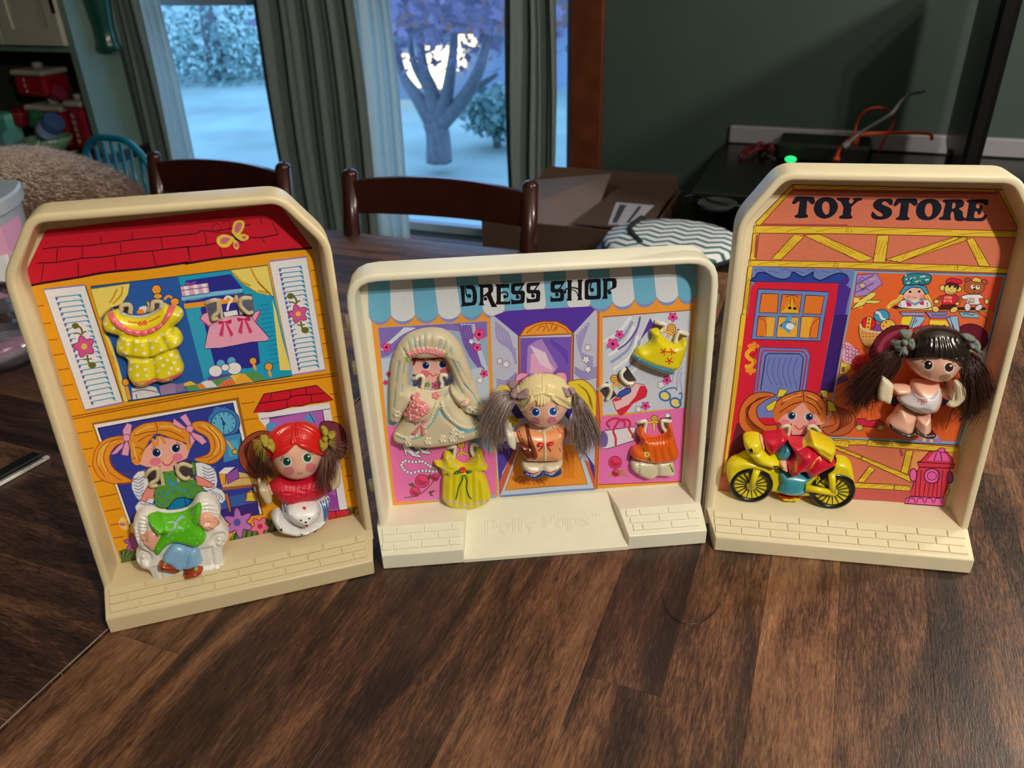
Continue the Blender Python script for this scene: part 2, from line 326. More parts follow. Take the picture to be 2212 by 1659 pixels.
# ------------------------------------------------------------------ the folding playset: three moulded trays
class Pan:
    def __init__(s, O, a, lean, W, H):
        s.O = np.array([O[0], O[1], 0]); s.a = a; s.lean = lean; s.W = W; s.H = H
        s.u = np.array([math.cos(a), math.sin(a), 0]); s.w = np.array([math.sin(a), -math.cos(a), 0])
        s.n = s.w + K * lean; s.slots = []; s.lv = 0; s.V = []; s.Fc = []; s.C = []
    def at(s, x, y, w):                      # pixel -> (u, -w, z) in the tray's own axes, on the leaning plane at depth w
        C = C3 - s.O; d = ray(x, y); t = (w - C @ s.n) / (d @ s.n); q = C + t * d
        return np.array([q @ s.u, -(q @ s.w), q[2]])
    def loc(s, u, w, z): return np.array([u, -(w - s.lean * z), z])
    def world(s, L): return s.O + s.u * L[0] - s.w * L[1] + K * L[2]
    def cam(s): C = C3 - s.O; return np.array([C @ s.u, -(C @ s.w), C[2]])
    def dir(s, x, y): d = ray(x, y); return np.array([d @ s.u, -(d @ s.w), d[2]])
    def root(s, name, L): return empty(name, s.world(L), s.a)
PL = Pan((-.3739, .5548), .2883, .0665, .2385, .3564); PM = Pan((-.1363, .6292), .0751, .0448, .3185, .285); PR = Pan((.192, .6433), -.183, .0553, .2385, .3564)
TD_, TBW = .0285, .0539
m_cream = {PL: mat('aged_cream_plastic', 'd6c59e', .36, .03, 30, .05, 900), PM: mat('pale_cream_plastic', 'ece8d2', .36, .035, 30, .05, 900), PR: mat('warm_cream_plastic', 'e6d9b8', .36, .03, 30, .05, 900)}
play = empty('folding_playset', PM.O, PM.a); tag(play, 'three panel cream plastic folding toy shop playset standing open on the wooden table', 'toy playset')
def rounded(P, R, n=5):
    out = []; k = len(P)
    for i in range(k):
        p = np.array(P[i]); r = R[i]
        if r == 0: out.append(p); continue
        a, c = np.array(P[i - 1]), np.array(P[(i + 1) % k]); da, dc = a - p, c - p; da /= np.linalg.norm(da); dc /= np.linalg.norm(dc)
        for j in range(n + 1): t = j / n; out.append((1 - t) ** 2 * (p + da * r) + 2 * t * (1 - t) * p + t * t * (p + dc * r))
    return np.array(out)
def cutquads(tris, quads):                   # 2D triangles minus convex quads
    for q in quads:
        q = np.array(q); ar = sum(q[i][0] * q[(i + 1) % 4][1] - q[(i + 1) % 4][0] * q[i][1] for i in range(4))
        if ar < 0: q = q[::-1]
        lo, hi = q.min(0), q.max(0); out = []
        for t, tagc in tris:
            P = np.array(t)
            if (P.max(0) < lo).any() or (P.min(0) > hi).any(): out.append((t, tagc)); continue
            rest = [np.array(v) for v in t]
            for i in range(4):
                a, e = q[i], q[(i + 1) % 4] - q[i]; sd = [e[0] * (v[1] - a[1]) - e[1] * (v[0] - a[0]) for v in rest]
                ins, outp = [], []
                for j in range(len(rest)):
                    v, v2, s1, s2 = rest[j], rest[(j + 1) % len(rest)], sd[j], sd[(j + 1) % len(rest)]
                    (ins if s1 >= 0 else outp).append(v)
                    if (s1 >= 0) != (s2 >= 0):
                        x = v + (v2 - v) * (s1 / (s1 - s2)); ins.append(x); outp.append(x)
                if len(outp) > 2: out.append((outp, tagc))
                rest = ins
                if len(rest) < 3: break
        tris = out
    return tris
SLOTS = {PL: [], PM: [], PR: []}
def slot(pan, pts): SLOTS[pan].append([pan.at(x, y, .001)[[0, 2]] for x, y in pts])
def zc(x0, y0, s): return lambda *p: [(x0 + a * s, y0 + b * s) for a, b in zip(p[::2], p[1::2])]
L1 = zc(0, 380, .25316); L2 = zc(400, 380, .25316); L3 = zc(100, 780, .25316); L4 = zc(480, 780, .27735); L5 = zc(180, 1050, .20498); L6 = zc(180, 580, .19285)
M1 = zc(740, 520, .25316); M2 = zc(1140, 520, .25316); M3 = zc(800, 880, .21702); M4 = zc(1000, 780, .18085); M5 = zc(1260, 840, .24116); M6 = zc(820, 690, .18086)
R1 = zc(1540, 340, .21698); R2 = zc(1860, 340, .21702); R3_ = zc(1540, 680, .27129); R4 = zc(1780, 680, .1953); R5 = zc(1780, 900, .22302); R6 = zc(1820, 570, .16275)
IN = .0095                                   # rim width: outer outline to the back plate
def tray(pan, ang, rad, name, label):
    out = rounded(ang, rad); k = len(out)    # outline from bottom left over the top to bottom right, u-z, open at the bottom
    T = np.gradient(out, axis=0); T /= np.linalg.norm(T, axis=1)[:, None]; N = np.stack([T[:, 1], -T[:, 0]], 1)   # inward (to the right of travel)
    for i in (0, -1): N[i] = (1, 0) if i == 0 else (-1, 0)
    ml = np.ones(k)
    for i in range(1, k - 1):
        a, c = out[i] - out[i - 1], out[i + 1] - out[i]; ca = (a @ c) / np.linalg.norm(a) / np.linalg.norm(c); ml[i] = 1 / math.sqrt(max(.3, (1 + ca) / 2))
    D = TD_; prof = [(0, -.002), (0, D * .9), (.0006, D - .0009), (.0019, D), (.0050, D), (.0062, D - .0007), (.0069, D - .0022), (IN, 0)]
    V = []
    for ins, w in prof:
        for i in range(k): p = out[i] + N[i] * ins * ml[i]; V.append(pan.loc(p[0], w, p[1]))
    np_ = len(prof); f = [(a * k + i, a * k + i + 1, (a + 1) * k + i + 1, (a + 1) * k + i) for a in range(np_ - 1) for i in range(k - 1)]
    o = mesh(name, V, f, m_cream[pan], play, smooth=True, fix=False)
    o.data.set_sharp_from_angle(angle=math.radians(50)); o.location = MRp(pan); o.rotation_euler = (0, 0, pan.a - PM.a)
    tag(o, label)
    ip = np.array([out[i] + N[i] * IN * ml[i] for i in range(k)]); ip = np.concatenate([ip, [[ip[-1][0], .004], [ip[0][0], .004]]])
    op = np.concatenate([out, [[out[-1][0], 0.0], [out[0][0], 0.0]]])
    pan.inner = ip
    for nm, P, w in (('back_plate', ip, 0), ('rear_plate', op, -.002)):
        tri = [([P[a] for a in t], 0) for t in tessellate_polygon([[Vector((p[0], p[1], 0)) for p in P]])]; tri = cutquads(tri, SLOTS[pan])
        V, f = [], []
        for t, _ in tri: n = len(V); V += [pan.loc(p[0], w, p[1]) for p in t]; f.append(tuple(range(n, n + len(t))))
        mesh(nm, V, f, m_cream[pan], o)
    return o
MP = np.stack([PM.u, -PM.w, K], 1)
def MRp(pan): return MP.T @ (pan.O - PM.O)
def corner(pan, x, y): return tuple(pan.at(x, y, TD_)[[0, 2]])
sl = slot
for q in (L6(322, 440, 545, 395, 560, 520, 360, 540), L6(705, 362, 885, 350, 890, 470, 722, 500)): sl(PL, q)
for q in (L2(165, 1068, 297, 1043, 328, 1225, 205, 1240), L2(420, 1018, 572, 1008, 592, 1160, 470, 1185)): sl(PL, q)
for q in (L3(835, 925, 978, 895, 1018, 1060, 880, 1085), L3(1090, 868, 1235, 850, 1262, 1012, 1120, 1035)): sl(PL, q)
for q in (M6(385, 660, 540, 655, 552, 815, 398, 820), M6(710, 652, 848, 645, 858, 810, 712, 815)): sl(PM, q)
for q in (M2(590, 1258, 682, 1205, 768, 1330, 690, 1385), M2(768, 1125, 845, 1072, 930, 1195, 865, 1255)): sl(PM, q)
for q in (M2(1080, 680, 1180, 705, 1140, 800, 1050, 760), M2(1280, 752, 1372, 790, 1330, 865, 1240, 860)): sl(PM, q)
for q in (M5(478, 285, 580, 272, 575, 385, 490, 392), M5(688, 265, 790, 255, 785, 370, 690, 385)): sl(PM, q)
for q in (M3(760, 385, 850, 370, 860, 490, 770, 500), M3(985, 375, 1075, 365, 1075, 480, 990, 490)): sl(PM, q)
for q in (R3_(520, 880, 628, 868, 618, 985, 505, 985), R3_(748, 885, 855, 878, 862, 985, 745, 985)): sl(PR, q)
tl = tray(PL, [corner(PL, 236, 1273 + 40), corner(PL, 4, 600), corner(PL, 58, 464), corner(PL, 608, 421), corner(PL, 714, 521), corner(PL, 808, 1165)], [0, .011, .011, .011, .011, 0], 'house_tray', 'tall left tray with clipped top corners and a toy house picture')
tm = tray(PM, [corner(PM, 822, 1160), corner(PM, 739, 597), corner(PM, 1559, 551), corner(PM, 1514, 1105)], [0, .028, .028, 0], 'dress_shop_tray', 'low middle tray with rounded top corners and a dress shop picture')
tr = tray(PR, [corner(PR, 1520, 1130), corner(PR, 1594, 481), corner(PR, 1690, 371), corner(PR, 2205, 379), corner(PR, 2262, 500), corner(PR, 2087, 1165)], [0, .011, .011, .011, .011, 0], 'toy_store_tray', 'tall right tray with clipped top corners and a toy store picture')
HB, HW = .0165, .0305
def basemesh(pan, t, ul0, ul1, ur0, ur1, prof, name='base'):   # (ul0 at back, ul1 at front), profile (w, z)
    V = []
    for w, z in prof:
        q = min(1, max(0, (w - TD_) / (TBW - TD_))); q = q if not isinstance(ul0, tuple) else w / TBW
        a = ul0 + (ul1 - ul0) * q; c = ur0 + (ur1 - ur0) * q
        V += [(a, -w, z), (c, -w, z)]
    n = len(prof); f = [(2 * i, 2 * i + 1, 2 * i + 3, 2 * i + 2) for i in range(n - 1)] + [tuple(2 * i for i in range(n)), tuple(2 * i + 1 for i in range(n))[::-1], (0, 2 * n - 2, 2 * n - 1, 1)]
    o = mesh(name, V, f, m_cream[pan], t, fix=True); bv = o.modifiers.new('b', 'BEVEL'); bv.width = .0012; bv.segments = 2; bv.limit_method = 'ANGLE'
    o.data.polygons.foreach_set('use_smooth', np.ones(len(o.data.polygons), bool)); o.data.set_sharp_from_angle(angle=math.radians(35)); return o
PB = [(-.002, .0004), (TBW, .0004), (TBW, HB), (TD_, HW), (.0002, HW + .0012), (-.002, HW + .0012)]
basemesh(PL, tl, 0, .001, PL.W, PL.W - .0055, PB); basemesh(PR, tr, 0, .0088, PR.W, PR.W + .001, PB)
def ub(pan, x, y, w, z0):                    # u of a pixel that lies at height z0
    P = atz(x, y, z0) - pan.O; return P @ pan.u
ua0, ua1 = PM.at(1012, 1122, 0)[0], ub(PM, 1002, 1205, 0, .012); uc0, uc1 = PM.at(1312, 1062, 0)[0], ub(PM, 1360, 1163, 0, .0165)
def wedge(pan, t, e0, e1, prof, sideL):      # base blocks beside the sunken walk
    V = []
    for w, z in prof:
        q = max(0, w) / TBW; x = e0 + (e1 - e0) * q; c = min(1, max(0, (w - TD_) / (TBW - TD_)))
        V += [((.0045 * c) if sideL else x, -w, z), (x if sideL else pan.W, -w, z)]
    n = len(prof); f = [(2 * i, 2 * i + 1, 2 * i + 3, 2 * i + 2) for i in range(n - 1)] + [tuple(2 * i for i in range(n)), tuple(2 * i + 1 for i in range(n))[::-1], (0, 2 * n - 2, 2 * n - 1, 1)]
    o = mesh('base', V, f, m_cream[pan], t, fix=True); bv = o.modifiers.new('b', 'BEVEL'); bv.width = .0008; bv.segments = 2; bv.limit_method = 'ANGLE'
wedge(PM, tm, ua0, ua1, PB, True); wedge(PM, tm, uc0, uc1, PB, False)
V = []; pw = [(-.002, .0004), (TBW, .0004), (TBW, .0042), (.0002, HW - .0012), (-.002, HW - .0012)]
for w, z in pw: q = max(0, w) / TBW; V += [(ua0 + (ua1 - ua0) * q - .0004, -w, z), (uc0 + (uc1 - uc0) * q + .0004, -w, z)]
mesh('walkway', V, [(2 * i, 2 * i + 1, 2 * i + 3, 2 * i + 2) for i in range(4)] + [(0, 2, 4, 6, 8), (9, 7, 5, 3, 1), (0, 8, 9, 1)], m_cream[PM], tm, fix=True)
# raised bricks on the sloping front of each base
def slope_z(w): return HW + (HB - HW) * (w - TD_) / (TBW - TD_)
bn = np.array([0, -(HW - HB), (TBW - TD_)]); bn /= np.linalg.norm(bn)
def bricks(pan, t, u0, u1f, bl, offs, skew0=0, skew1=0):
    rows = 3; w0, w1 = TD_ + .0012, TBW - .0042; rh = (w1 - w0) / rows; g = .0006
    for r in range(rows):
        wa, wb = w0 + r * rh + g * .6, w0 + (r + 1) * rh - g * .6; s0 = u0 + skew0 * (r + .5); s1 = u1f + skew1 * (r + .5); x = s0 - offs[r] * bl
        while x < s1 - .003:
            a, c = max(x + g, s0), min(x + bl - g, s1); x += bl
            if c - a < .004: continue
            bot = [np.array([q, -w, slope_z(w) - .0002]) for q, w in ((a, wa), (c, wa), (c, wb), (a, wb))]
            ins = [(.0004, .0004), (-.0004, .0004), (-.0004, -.0004), (.0004, -.0004)]
            top = [p + bn * .0017 + np.array([i[0], -i[1], 0]) for p, i in zip(bot, ins)]
            mesh('brick', bot + top, [(0, 1, 5, 4), (1, 2, 6, 5), (2, 3, 7, 6), (3, 0, 4, 7), (4, 5, 6, 7)], m_cream[pan], t, fix=True)
bricks(PL, tl, .004, PL.W - .008, .031, (.0, .5, .2), .0004, -.001); bricks(PR, tr, .006, PR.W - .004, .0265, (.0, .45, .1), .001, .0002)
bricks(PM, tm, .005, ua0 + (ua1 - ua0) * .75 - .004, .0265, (.5, .0, .62)); bricks(PM, tm, uc0 + (uc1 - uc0) * .62 + .004, PM.W - .004, .0285, (.55, .0, .7), .0022, 0)
# raised lettering on the walk
def stroke3(mb, pts, r):
    pts = np.array(pts); mb.tube(pts, r, 5)
m_let = m_cream[PM]
def walkpt(x, y):
    C = C3 - PM.O; d = ray(x, y); C = np.array([C @ PM.u, -(C @ PM.w), C[2]]); d = np.array([d @ PM.u, -(d @ PM.w), d[2]])
    sl_ = (HW - .0012 - .0042) / TBW; z0 = HW - .0012      # z = z0 - sl_*w , w = -y
    t = (z0 + sl_ * C[1] - C[2]) / (d[2] - sl_ * d[1]); return C + t * d + np.array([0, 0, .0001])
LET = {'D': [[(0, 0), (0, 1)], [(-.12, 0), (.35, 0), (.62, .2), (.66, .5), (.62, .8), (.35, 1), (-.12, 1)]], 'o': [[(.28, .02), (.06, .12), (0, .35), (.1, .62), (.3, .68), (.5, .6), (.58, .35), (.5, .1), (.28, .02)]],
       'l': [[(-.1, 1), (.08, 1), (.08, 0)], [(-.1, 0), (.26, 0)]], 'y': [[(-.1, .68), (.12, .68)], [(.02, .68), (.28, .02)], [(.52, .68), (.22, -.14), (.1, -.3), (-.06, -.26)], [(.42, .68), (.64, .68)]],
       'P': [[(0, 0), (0, 1)], [(-.12, 1), (.36, 1), (.6, .9), (.62, .66), (.5, .5), (.3, .46), (0, .46)], [(-.14, 0), (.16, 0)]], 'p': [[(0, .68), (0, -.3)], [(-.14, -.3), (.16, -.3)], [(0, .6), (.28, .68), (.52, .55), (.58, .34), (.48, .1), (.25, .02), (0, .12)], [(-.12, .68), (0, .68)]],
       's': [[(.48, .5), (.4, .66), (.18, .68), (.03, .55), (.1, .4), (.36, .3), (.48, .18), (.4, .04), (.18, .0), (.02, .1), (0, .2)]], 'T': [[(0, 1), (.7, 1)], [(.35, 1), (.35, 0)]], 'M': [[(0, 0), (0, 1), (.35, .3), (.7, 1), (.7, 0)]]}
def emboss(ch, x, y, sx, sy, tilt):
    mb = MB()
    for st in LET[ch]:
        P = [(x + a * sx, y - c * sy + a * sx * tilt) for a, c in st]
        for off in ((-.09, .02), (.09, -.02)) if len(st) > 1 and sx > 15 else ((0, 0),): mb.tube([walkpt(a + off[0] * sx, c + off[1] * sy) for a, c in P], .00048 if sx > 15 else .0004, 5)
    mb.build('raised_letter', m_let, tm)
tx = 1050
for ch, x, y in (('D', 1051, 1154), ('o', 1082, 1152), ('l', 1108, 1151), ('l', 1122, 1150), ('y', 1139, 1149), ('P', 1176, 1143), ('o', 1203, 1141), ('p', 1230, 1139), ('s', 1255, 1137)): emboss(ch, x, y, 30, 30, -.06)
for ch, x, y in (('T', 1277, 1117), ('M', 1288, 1117)): emboss(ch, x, y, 11, 8.5, -.06)
# hinge pins between the trays
for pan, u, zs in ((PM, -.0035, (.235, .19, .06)), (PM, PM.W + .0035, (.235, .19, .06))):
    for z in zs: MB().tube([(u, .0005, z - .006), (u, .0005, z + .006)], .003, 8).build('hinge_pin', m_cream[PM], tm, smooth=True)
# ------------------------------------------------------------------ printed pictures: flat ink shapes on the sticker of each tray
L9 = zc(0, 640, .25321)
def A(pan, col, pts, sm=0):
    if sm: pts = spline(pts, sm, True)
    pan.lv += 1; z = .0006
    pan.V.append(([pan.at(x, y, z)[[0, 2]] for x, y in pts], pan.lv, lin(col)))
def I(pan, col, w, pts, sm=4, closed=False):
    if len(pts) < 2: return
    P = spline(pts, sm, closed) if sm and len(pts) > 2 else np.array(pts, float)
    if closed: P = np.concatenate([P, P[:1]])
    T = np.gradient(P, axis=0); T /= np.linalg.norm(T, axis=1)[:, None] + 1e-9; N = np.stack([-T[:, 1], T[:, 0]], 1) * w / 2
    pan.lv += 1; z = .0006
    for i in range(len(P) - 1): pan.V.append(([pan.at(*q, z)[[0, 2]] for q in (P[i] - N[i], P[i + 1] - N[i + 1], P[i + 1] + N[i + 1], P[i] + N[i])], pan.lv, lin(col)))
def O(pan, col, c, rx, ry=None, n=14, a=0, ink=None, iw=1.6):
    ry = ry or rx; ca, sa = math.cos(a), math.sin(a)
    P = [(c[0] + rx * math.cos(t) * ca - ry * math.sin(t) * sa, c[1] + rx * math.cos(t) * sa + ry * math.sin(t) * ca) for t in [2 * math.pi * i / n for i in range(n)]]
    if col: A(pan, col, P)
    if ink: I(pan, ink, iw, P, 0, True)
def AI(pan, col, pts, ink, iw=1.6, sm=0): A(pan, col, pts, sm); I(pan, ink, iw, pts, sm, True)
def flower(pan, c, r, col, ink=None, mid=None, n=5, a0=0, fat=.62):
    P = []
    for i in range(n * 4):
        t = a0 + 2 * math.pi * i / (n * 4); q = r * (1 - (1 - fat) * (1 - math.cos(n * (t - a0))) / 2); P.append((c[0] + q * math.cos(t), c[1] + q * math.sin(t)))
    A(pan, col, P, 2)
    if ink: I(pan, ink, max(1, r * .07), P, 2, True)
    if mid: O(pan, mid, c, r * .26)
def mixp(a, b, t): return (a[0] + (b[0] - a[0]) * t, a[1] + (b[1] - a[1]) * t)
NV = '2a1c52'; BR = 'a05a14'
# ---- left: the house
P = PL; pt = lambda f, *q: f(*q)[0]
A(P, 'f0a41c', [(99, 498), (48, 604), (56, 625), (116, 800), (186, 995), (243, 1163), (265, 1227), (600, 1150), (774, 1110), (726, 808), (680, 557), (673, 535), (602, 441)])
RED, RDK = 'd21a30', '3c0a22'
rb = L1(215, 945, 370, 915, 680, 865, 900, 825, 1250, 790, 1600, 740) + L2(0, 750, 250, 710, 500, 680, 760, 645, 1085, 615)
A(P, RED, [(99, 497)] + [(47, 605)] + rb + [(602, 440)]); I(P, RDK, 5, rb)
I(P, RDK, 2.5, L1(310, 745, 480, 738, 700, 705, 900, 690, 1130, 655, 1300, 640, 1600, 605) + L2(0, 610, 190, 590, 300, 565, 540, 530, 660, 525, 790, 500))
I(P, RDK, 2.2, L1(360, 625, 520, 605, 700, 600, 880, 580, 1180, 540, 1659, 495) + L2(120, 470, 280, 470, 480, 430, 560, 415))
for q in (L1(490, 620, 480, 735), L1(705, 600, 700, 705), L1(1025, 570, 1035, 655), L1(1370, 520, 1390, 630), L1(370, 755, 350, 915), L1(665, 735, 670, 865), L1(980, 695, 990, 810), L1(1300, 645, 1330, 765), L1(1605, 605, 1625, 735), L1(860, 505, 862, 580), L1(1125, 480, 1130, 545),
          L2(165, 480, 185, 590), L2(295, 615, 315, 690), L2(20, 620, 45, 720), L2(655, 530, 680, 575), L2(745, 400, 795, 500), L2(640, 360, 655, 410)): I(P, RDK, 1.8, q, 0)
for c in ((462, 440), (340, 560), (432, 590), (505, 520)):     # butterfly
    pass
YB = 'ecd048'; PK = 'd87090'
A(P, YB, L2(400, 470, 415, 400, 460, 378, 505, 395, 500, 450, 470, 500, 500, 495, 545, 520, 520, 550, 460, 550, 405, 490), 3); A(P, YB, L2(405, 520, 330, 500, 275, 525, 270, 570, 310, 610, 370, 605, 410, 560, 410, 600, 440, 632, 462, 600, 445, 560, 420, 540), 3)
for q in (L2(420, 450, 450, 400, 485, 410, 470, 460, 440, 490), L2(385, 535, 330, 525, 300, 550, 310, 580, 350, 575)): A(P, PK, q, 3)
O(P, PK, pt(L2, 503, 525), 5, 4); O(P, PK, pt(L2, 435, 592), 5, 5); I(P, NV, 3, L2(385, 490, 430, 530, 495, 578))
I(P, RDK, 1.4, L2(390, 490, 330, 485, 250, 480, 230, 440, 260, 410, 300, 420, 300, 460, 270, 465)); I(P, RDK, 1.4, L2(370, 480, 385, 420, 370, 385, 335, 390, 330, 415))
for a, b, c, d in ((275, 93, 375, 80), (330, 240, 435, 228), (370, 380, 490, 368), (425, 508, 545, 492), (470, 635, 590, 618), (515, 770, 625, 752), (565, 890, 660, 878), (660, 1172, 790, 1150), (705, 1310, 800, 1295), (745, 1455, 780, 1448), (800, 1590, 880, 1575)): I(P, BR, 2, L9(a, b, c, d), 0)
for a, b, c, d in ((165, 120, 350, 85), (225, 270, 395, 235), (280, 415, 380, 398), (315, 550, 420, 535)): I(P, BR, 2, L5(a, b, c, d), 0)
for a, b, c, d in ((1070, 810, 1110, 805), (1090, 945, 1140, 938), (1110, 1065, 1160, 1058), (1130, 1190, 1190, 1180), (1150, 1310, 1200, 1300), (1170, 1435, 1220, 1425), (1190, 1560, 1240, 1550)): I(P, BR, 2, L2(a, b, c, d), 0)
for d in (0, 20): I(P, BR, 2.6, L9(612, 1030 + d) + L4(0, 212 + d, 878, 97 + d), 0)
for a, b, c, d in ((150, 335, 250, 320), (150, 465, 275, 445), (840, 262, 895, 255), (870, 440, 930, 430), (905, 620, 950, 612), (950, 760, 990, 752), (960, 900, 1010, 892), (975, 1010, 1020, 1002)): I(P, BR, 2, L4(a, b, c, d), 0)
# upper window
A(P, '1fa4cf', L6(80, 200) + L2(705, 762) + L4(545, 112) + L6(490, 1490)); A(P, '2c5fb2', L6(80, 200, 1058, 88, 1360, 1240, 1180, 1385, 490, 1490))
A(P, '2f2f9a', L2(0, 895, 390, 838, 490, 960, 495, 990, 620, 1420, 640, 1600, 560, 1640, 235, 1659, 180, 1300, 130, 1090, 0, 1110)); A(P, '2c5fb2', L6(1058, 130, 1115, 380, 1360, 1240, 1300, 1240))
A(P, '35a8d2', L6(1145, 465, 1310, 450, 1470, 1080, 1350, 1245)); A(P, '2f2f9a', L6(1310, 450, 1400, 440, 1480, 1080, 1470, 1080))
for i in range(14): I(P, '0f6f9c', 1.3, L2(620 + i * 9, 1110 + i * 38, 720 + i * 8, 1095 + i * 38), 0)
I(P, '1c4a54', 2, L6(80, 203, 1058, 88) + L2(705, 762), 0); I(P, '1c4a54', 2.4, L6(490, 1492, 1763, 1300) + L4(545, 116), 0)
I(P, 'f2a030', 11, L6(1130, 425, 1400, 392), 0); I(P, 'f2a030', 11, L2(300, 1075, 450, 1055), 0)
I(P, '7cc8e8', 9, L6(1100, 338, 1250, 330, 1400, 300, 1600, 275, 1763, 255)); I(P, '7cc8e8', 9, L2(0, 1050, 150, 1020, 300, 1000, 490, 980)); I(P, '2f78b8', 1.5, L2(0, 1062, 490, 992), 0)
A(P, 'e0a8d8', L6(1080, 200, 1395, 160, 1415, 275, 1105, 315)); I(P, NV, 1.6, L6(1080, 200, 1395, 160, 1415, 275, 1105, 315), 0, True)
for x in (1120, 1225, 1325): A(P, 'f4eef6', L6(x, 205 - (x - 1080) * .13, x + 48, 199 - (x - 1080) * .13, x + 72, 306 - (x - 1080) * .13, x + 25, 312 - (x - 1080) * .13))
I(P, NV, 1.4, L6(1092, 248, 1405, 208), 0); A(P, 'b048b4', L6(1142, 150, 1200, 168, 1262, 138, 1256, 172, 1200, 180, 1150, 185))
AI(P, 'f0a8c8', L2(210, 1255, 330, 1205, 450, 1190, 560, 1195, 610, 1260, 720, 1385, 690, 1412, 560, 1420, 440, 1445, 300, 1470, 168, 1475, 178, 1400), NV)
AI(P, 'f0a8c8', L2(125, 1220, 150, 1180, 205, 1160, 250, 1240, 205, 1285), NV); AI(P, 'f0a8c8', L2(565, 1205, 600, 1160, 645, 1145, 640, 1170, 600, 1245), NV); I(P, 'd83070', 3, L2(130, 1225, 205, 1285), 0); I(P, 'd83070', 3, L2(600, 1245, 645, 1150), 0)
A(P, 'f2eef2', L2(325, 1165, 440, 1145, 452, 1185, 340, 1205)); I(P, 'f4f0ea', 5, L2(335, 1055, 362, 1030, 400, 1052, 372, 1095, 360, 1150))
for x, y in ((338, 1245), (500, 1220)):
    A(P, 'c8285c', L2(x - 55, y - 10, x, y, x + 55, y - 20, x + 50, y + 20, x, y + 8, x - 45, y + 25), 2); A(P, 'd83c70', L2(x - 20, y + 15, x - 5, y + 15, x - 15, y + 130, x - 50, y + 115)); A(P, 'd83c70', L2(x + 5, y + 12, x + 20, y + 10, x + 75, y + 110, x + 50, y + 130))
CY = 'f0dc70'
AI(P, CY, L6(80, 232, 520, 168, 500, 290, 430, 400, 310, 440, 180, 570), '8a7420', 1.4, 0); A(P, CY, L6(195, 650, 300, 800, 400, 1100, 500, 1490, 455, 1490, 340, 1000), 0)
for q in (L6(440, 200, 420, 300, 330, 400), L6(310, 440, 240, 500, 185, 565), L6(380, 230, 330, 330, 280, 400)): I(P, 'd8a020', 4, q)
AI(P, CY, L2(385, 805, 702, 765, 755, 1028, 620, 1000, 490, 920), '8a7420', 1.4); A(P, CY, L2(745, 1060, 775, 1150, 830, 1400, 905, 1659, 810, 1659, 780, 1400))
for q in (L2(410, 830, 480, 900, 560, 940), L2(560, 790, 620, 900, 730, 1010), L2(620, 980, 700, 1000)): I(P, 'd8a020', 4, q)
I(P, NV, 1.6, L2(620, 905, 690, 980, 755, 1040)); O(P, CY, pt(L6, 275, 415), 9, 6)
GO = 'f2a63c'
O(P, GO, pt(L6, 820, 238), 10.5, ink=NV); O(P, GO, pt(L6, 835, 312), 10, 6, ink=NV); I(P, GO, 5, L6(905, 350, 950, 310, 995, 330)); O(P, GO, pt(L6, 1025, 372), 10, 8, ink=NV)
A(P, 'e8e0e0', L6(625, 440, 700, 420, 730, 480, 640, 510), 2); A(P, 'f09020', L6(600, 480, 650, 455, 690, 500, 610, 510), 2)
A(P, 'e8e4ec', L6(540, 1340, 700, 1310, 810, 1330, 860, 1420, 700, 1450, 555, 1470)); A(P, 'a88cb8', L6(850, 1320, 950, 1290, 1030, 1290, 1040, 1395, 870, 1420)); A(P, '8c78a8', L6(1030, 1300, 1110, 1285, 1150, 1370, 1045, 1395))
I(P, '40305c', 1.6, L6(550, 1385, 680, 1360, 840, 1390)); I(P, '40305c', 1.6, L6(590, 1410, 600, 1460), 0)
for k, (q, c) in enumerate(((L6(1120, 1290, 1200, 1262, 1270, 1300, 1130, 1320), 'f0c83c'), (L6(1150, 1320, 1290, 1300, 1300, 1350, 1160, 1372), '6a9c50'), (L6(1270, 1300, 1320, 1285, 1390, 1340, 1300, 1352), 'f08c3c'), (L6(1320, 1280, 1430, 1240, 1500, 1325, 1380, 1340), 'ece4e8'), (L6(1420, 1245, 1530, 1215, 1640, 1195, 1540, 1290, 1500, 1320), '5c9c58'), (L6(1540, 1290, 1640, 1225, 1720, 1300, 1500, 1330), 'f07c48'))): A(P, c, q)
A(P, 'f2d040', L6(1640, 1195, 1763, 1165, 1763, 1290, 1710, 1295)); A(P, '5c9c58', L4(160, 100, 220, 80, 300, 100, 350, 145, 240, 160)); A(P, 'f2b040', L4(130, 110, 170, 95, 245, 165, 90, 178)); A(P, 'f07c48', L4(0, 160, 60, 140, 90, 175, 0, 188))
for k in range(4): I(P, 'c03030', 1.2, L6(1560 + k * 40, 1290 - k * 12, 1600 + k * 32, 1325 - k * 8), 0)
A(P, '6a48a8', L6(1390, 1220, 1480, 1195, 1640, 1180, 1763, 1150, 1763, 1170, 1500, 1240, 1400, 1260))
for c in ((1540, 1070), (1660, 1040)): O(P, '60b4e0', pt(L6, *c), 9)
for c, r in (((1480, 1150), 15), ((1690, 1120), 16), ((1590, 1110), 9)): O(P, 'f2f0f4', pt(L6, *c), r, r * .85, ink='3c58a0')
O(P, GO, pt(L4, 362, 45), 9, ink=NV); I(P, GO, 6, L4(365, 75, 378, 122), 0); O(P, GO, pt(L4, 240, 0), 8, ink=NV); I(P, GO, 6, L4(245, 25, 262, 72), 0)
O(P, GO, pt(L6, 475, 1275), 8, ink=NV); I(P, GO, 7, L6(480, 1320, 520, 1470), 0)
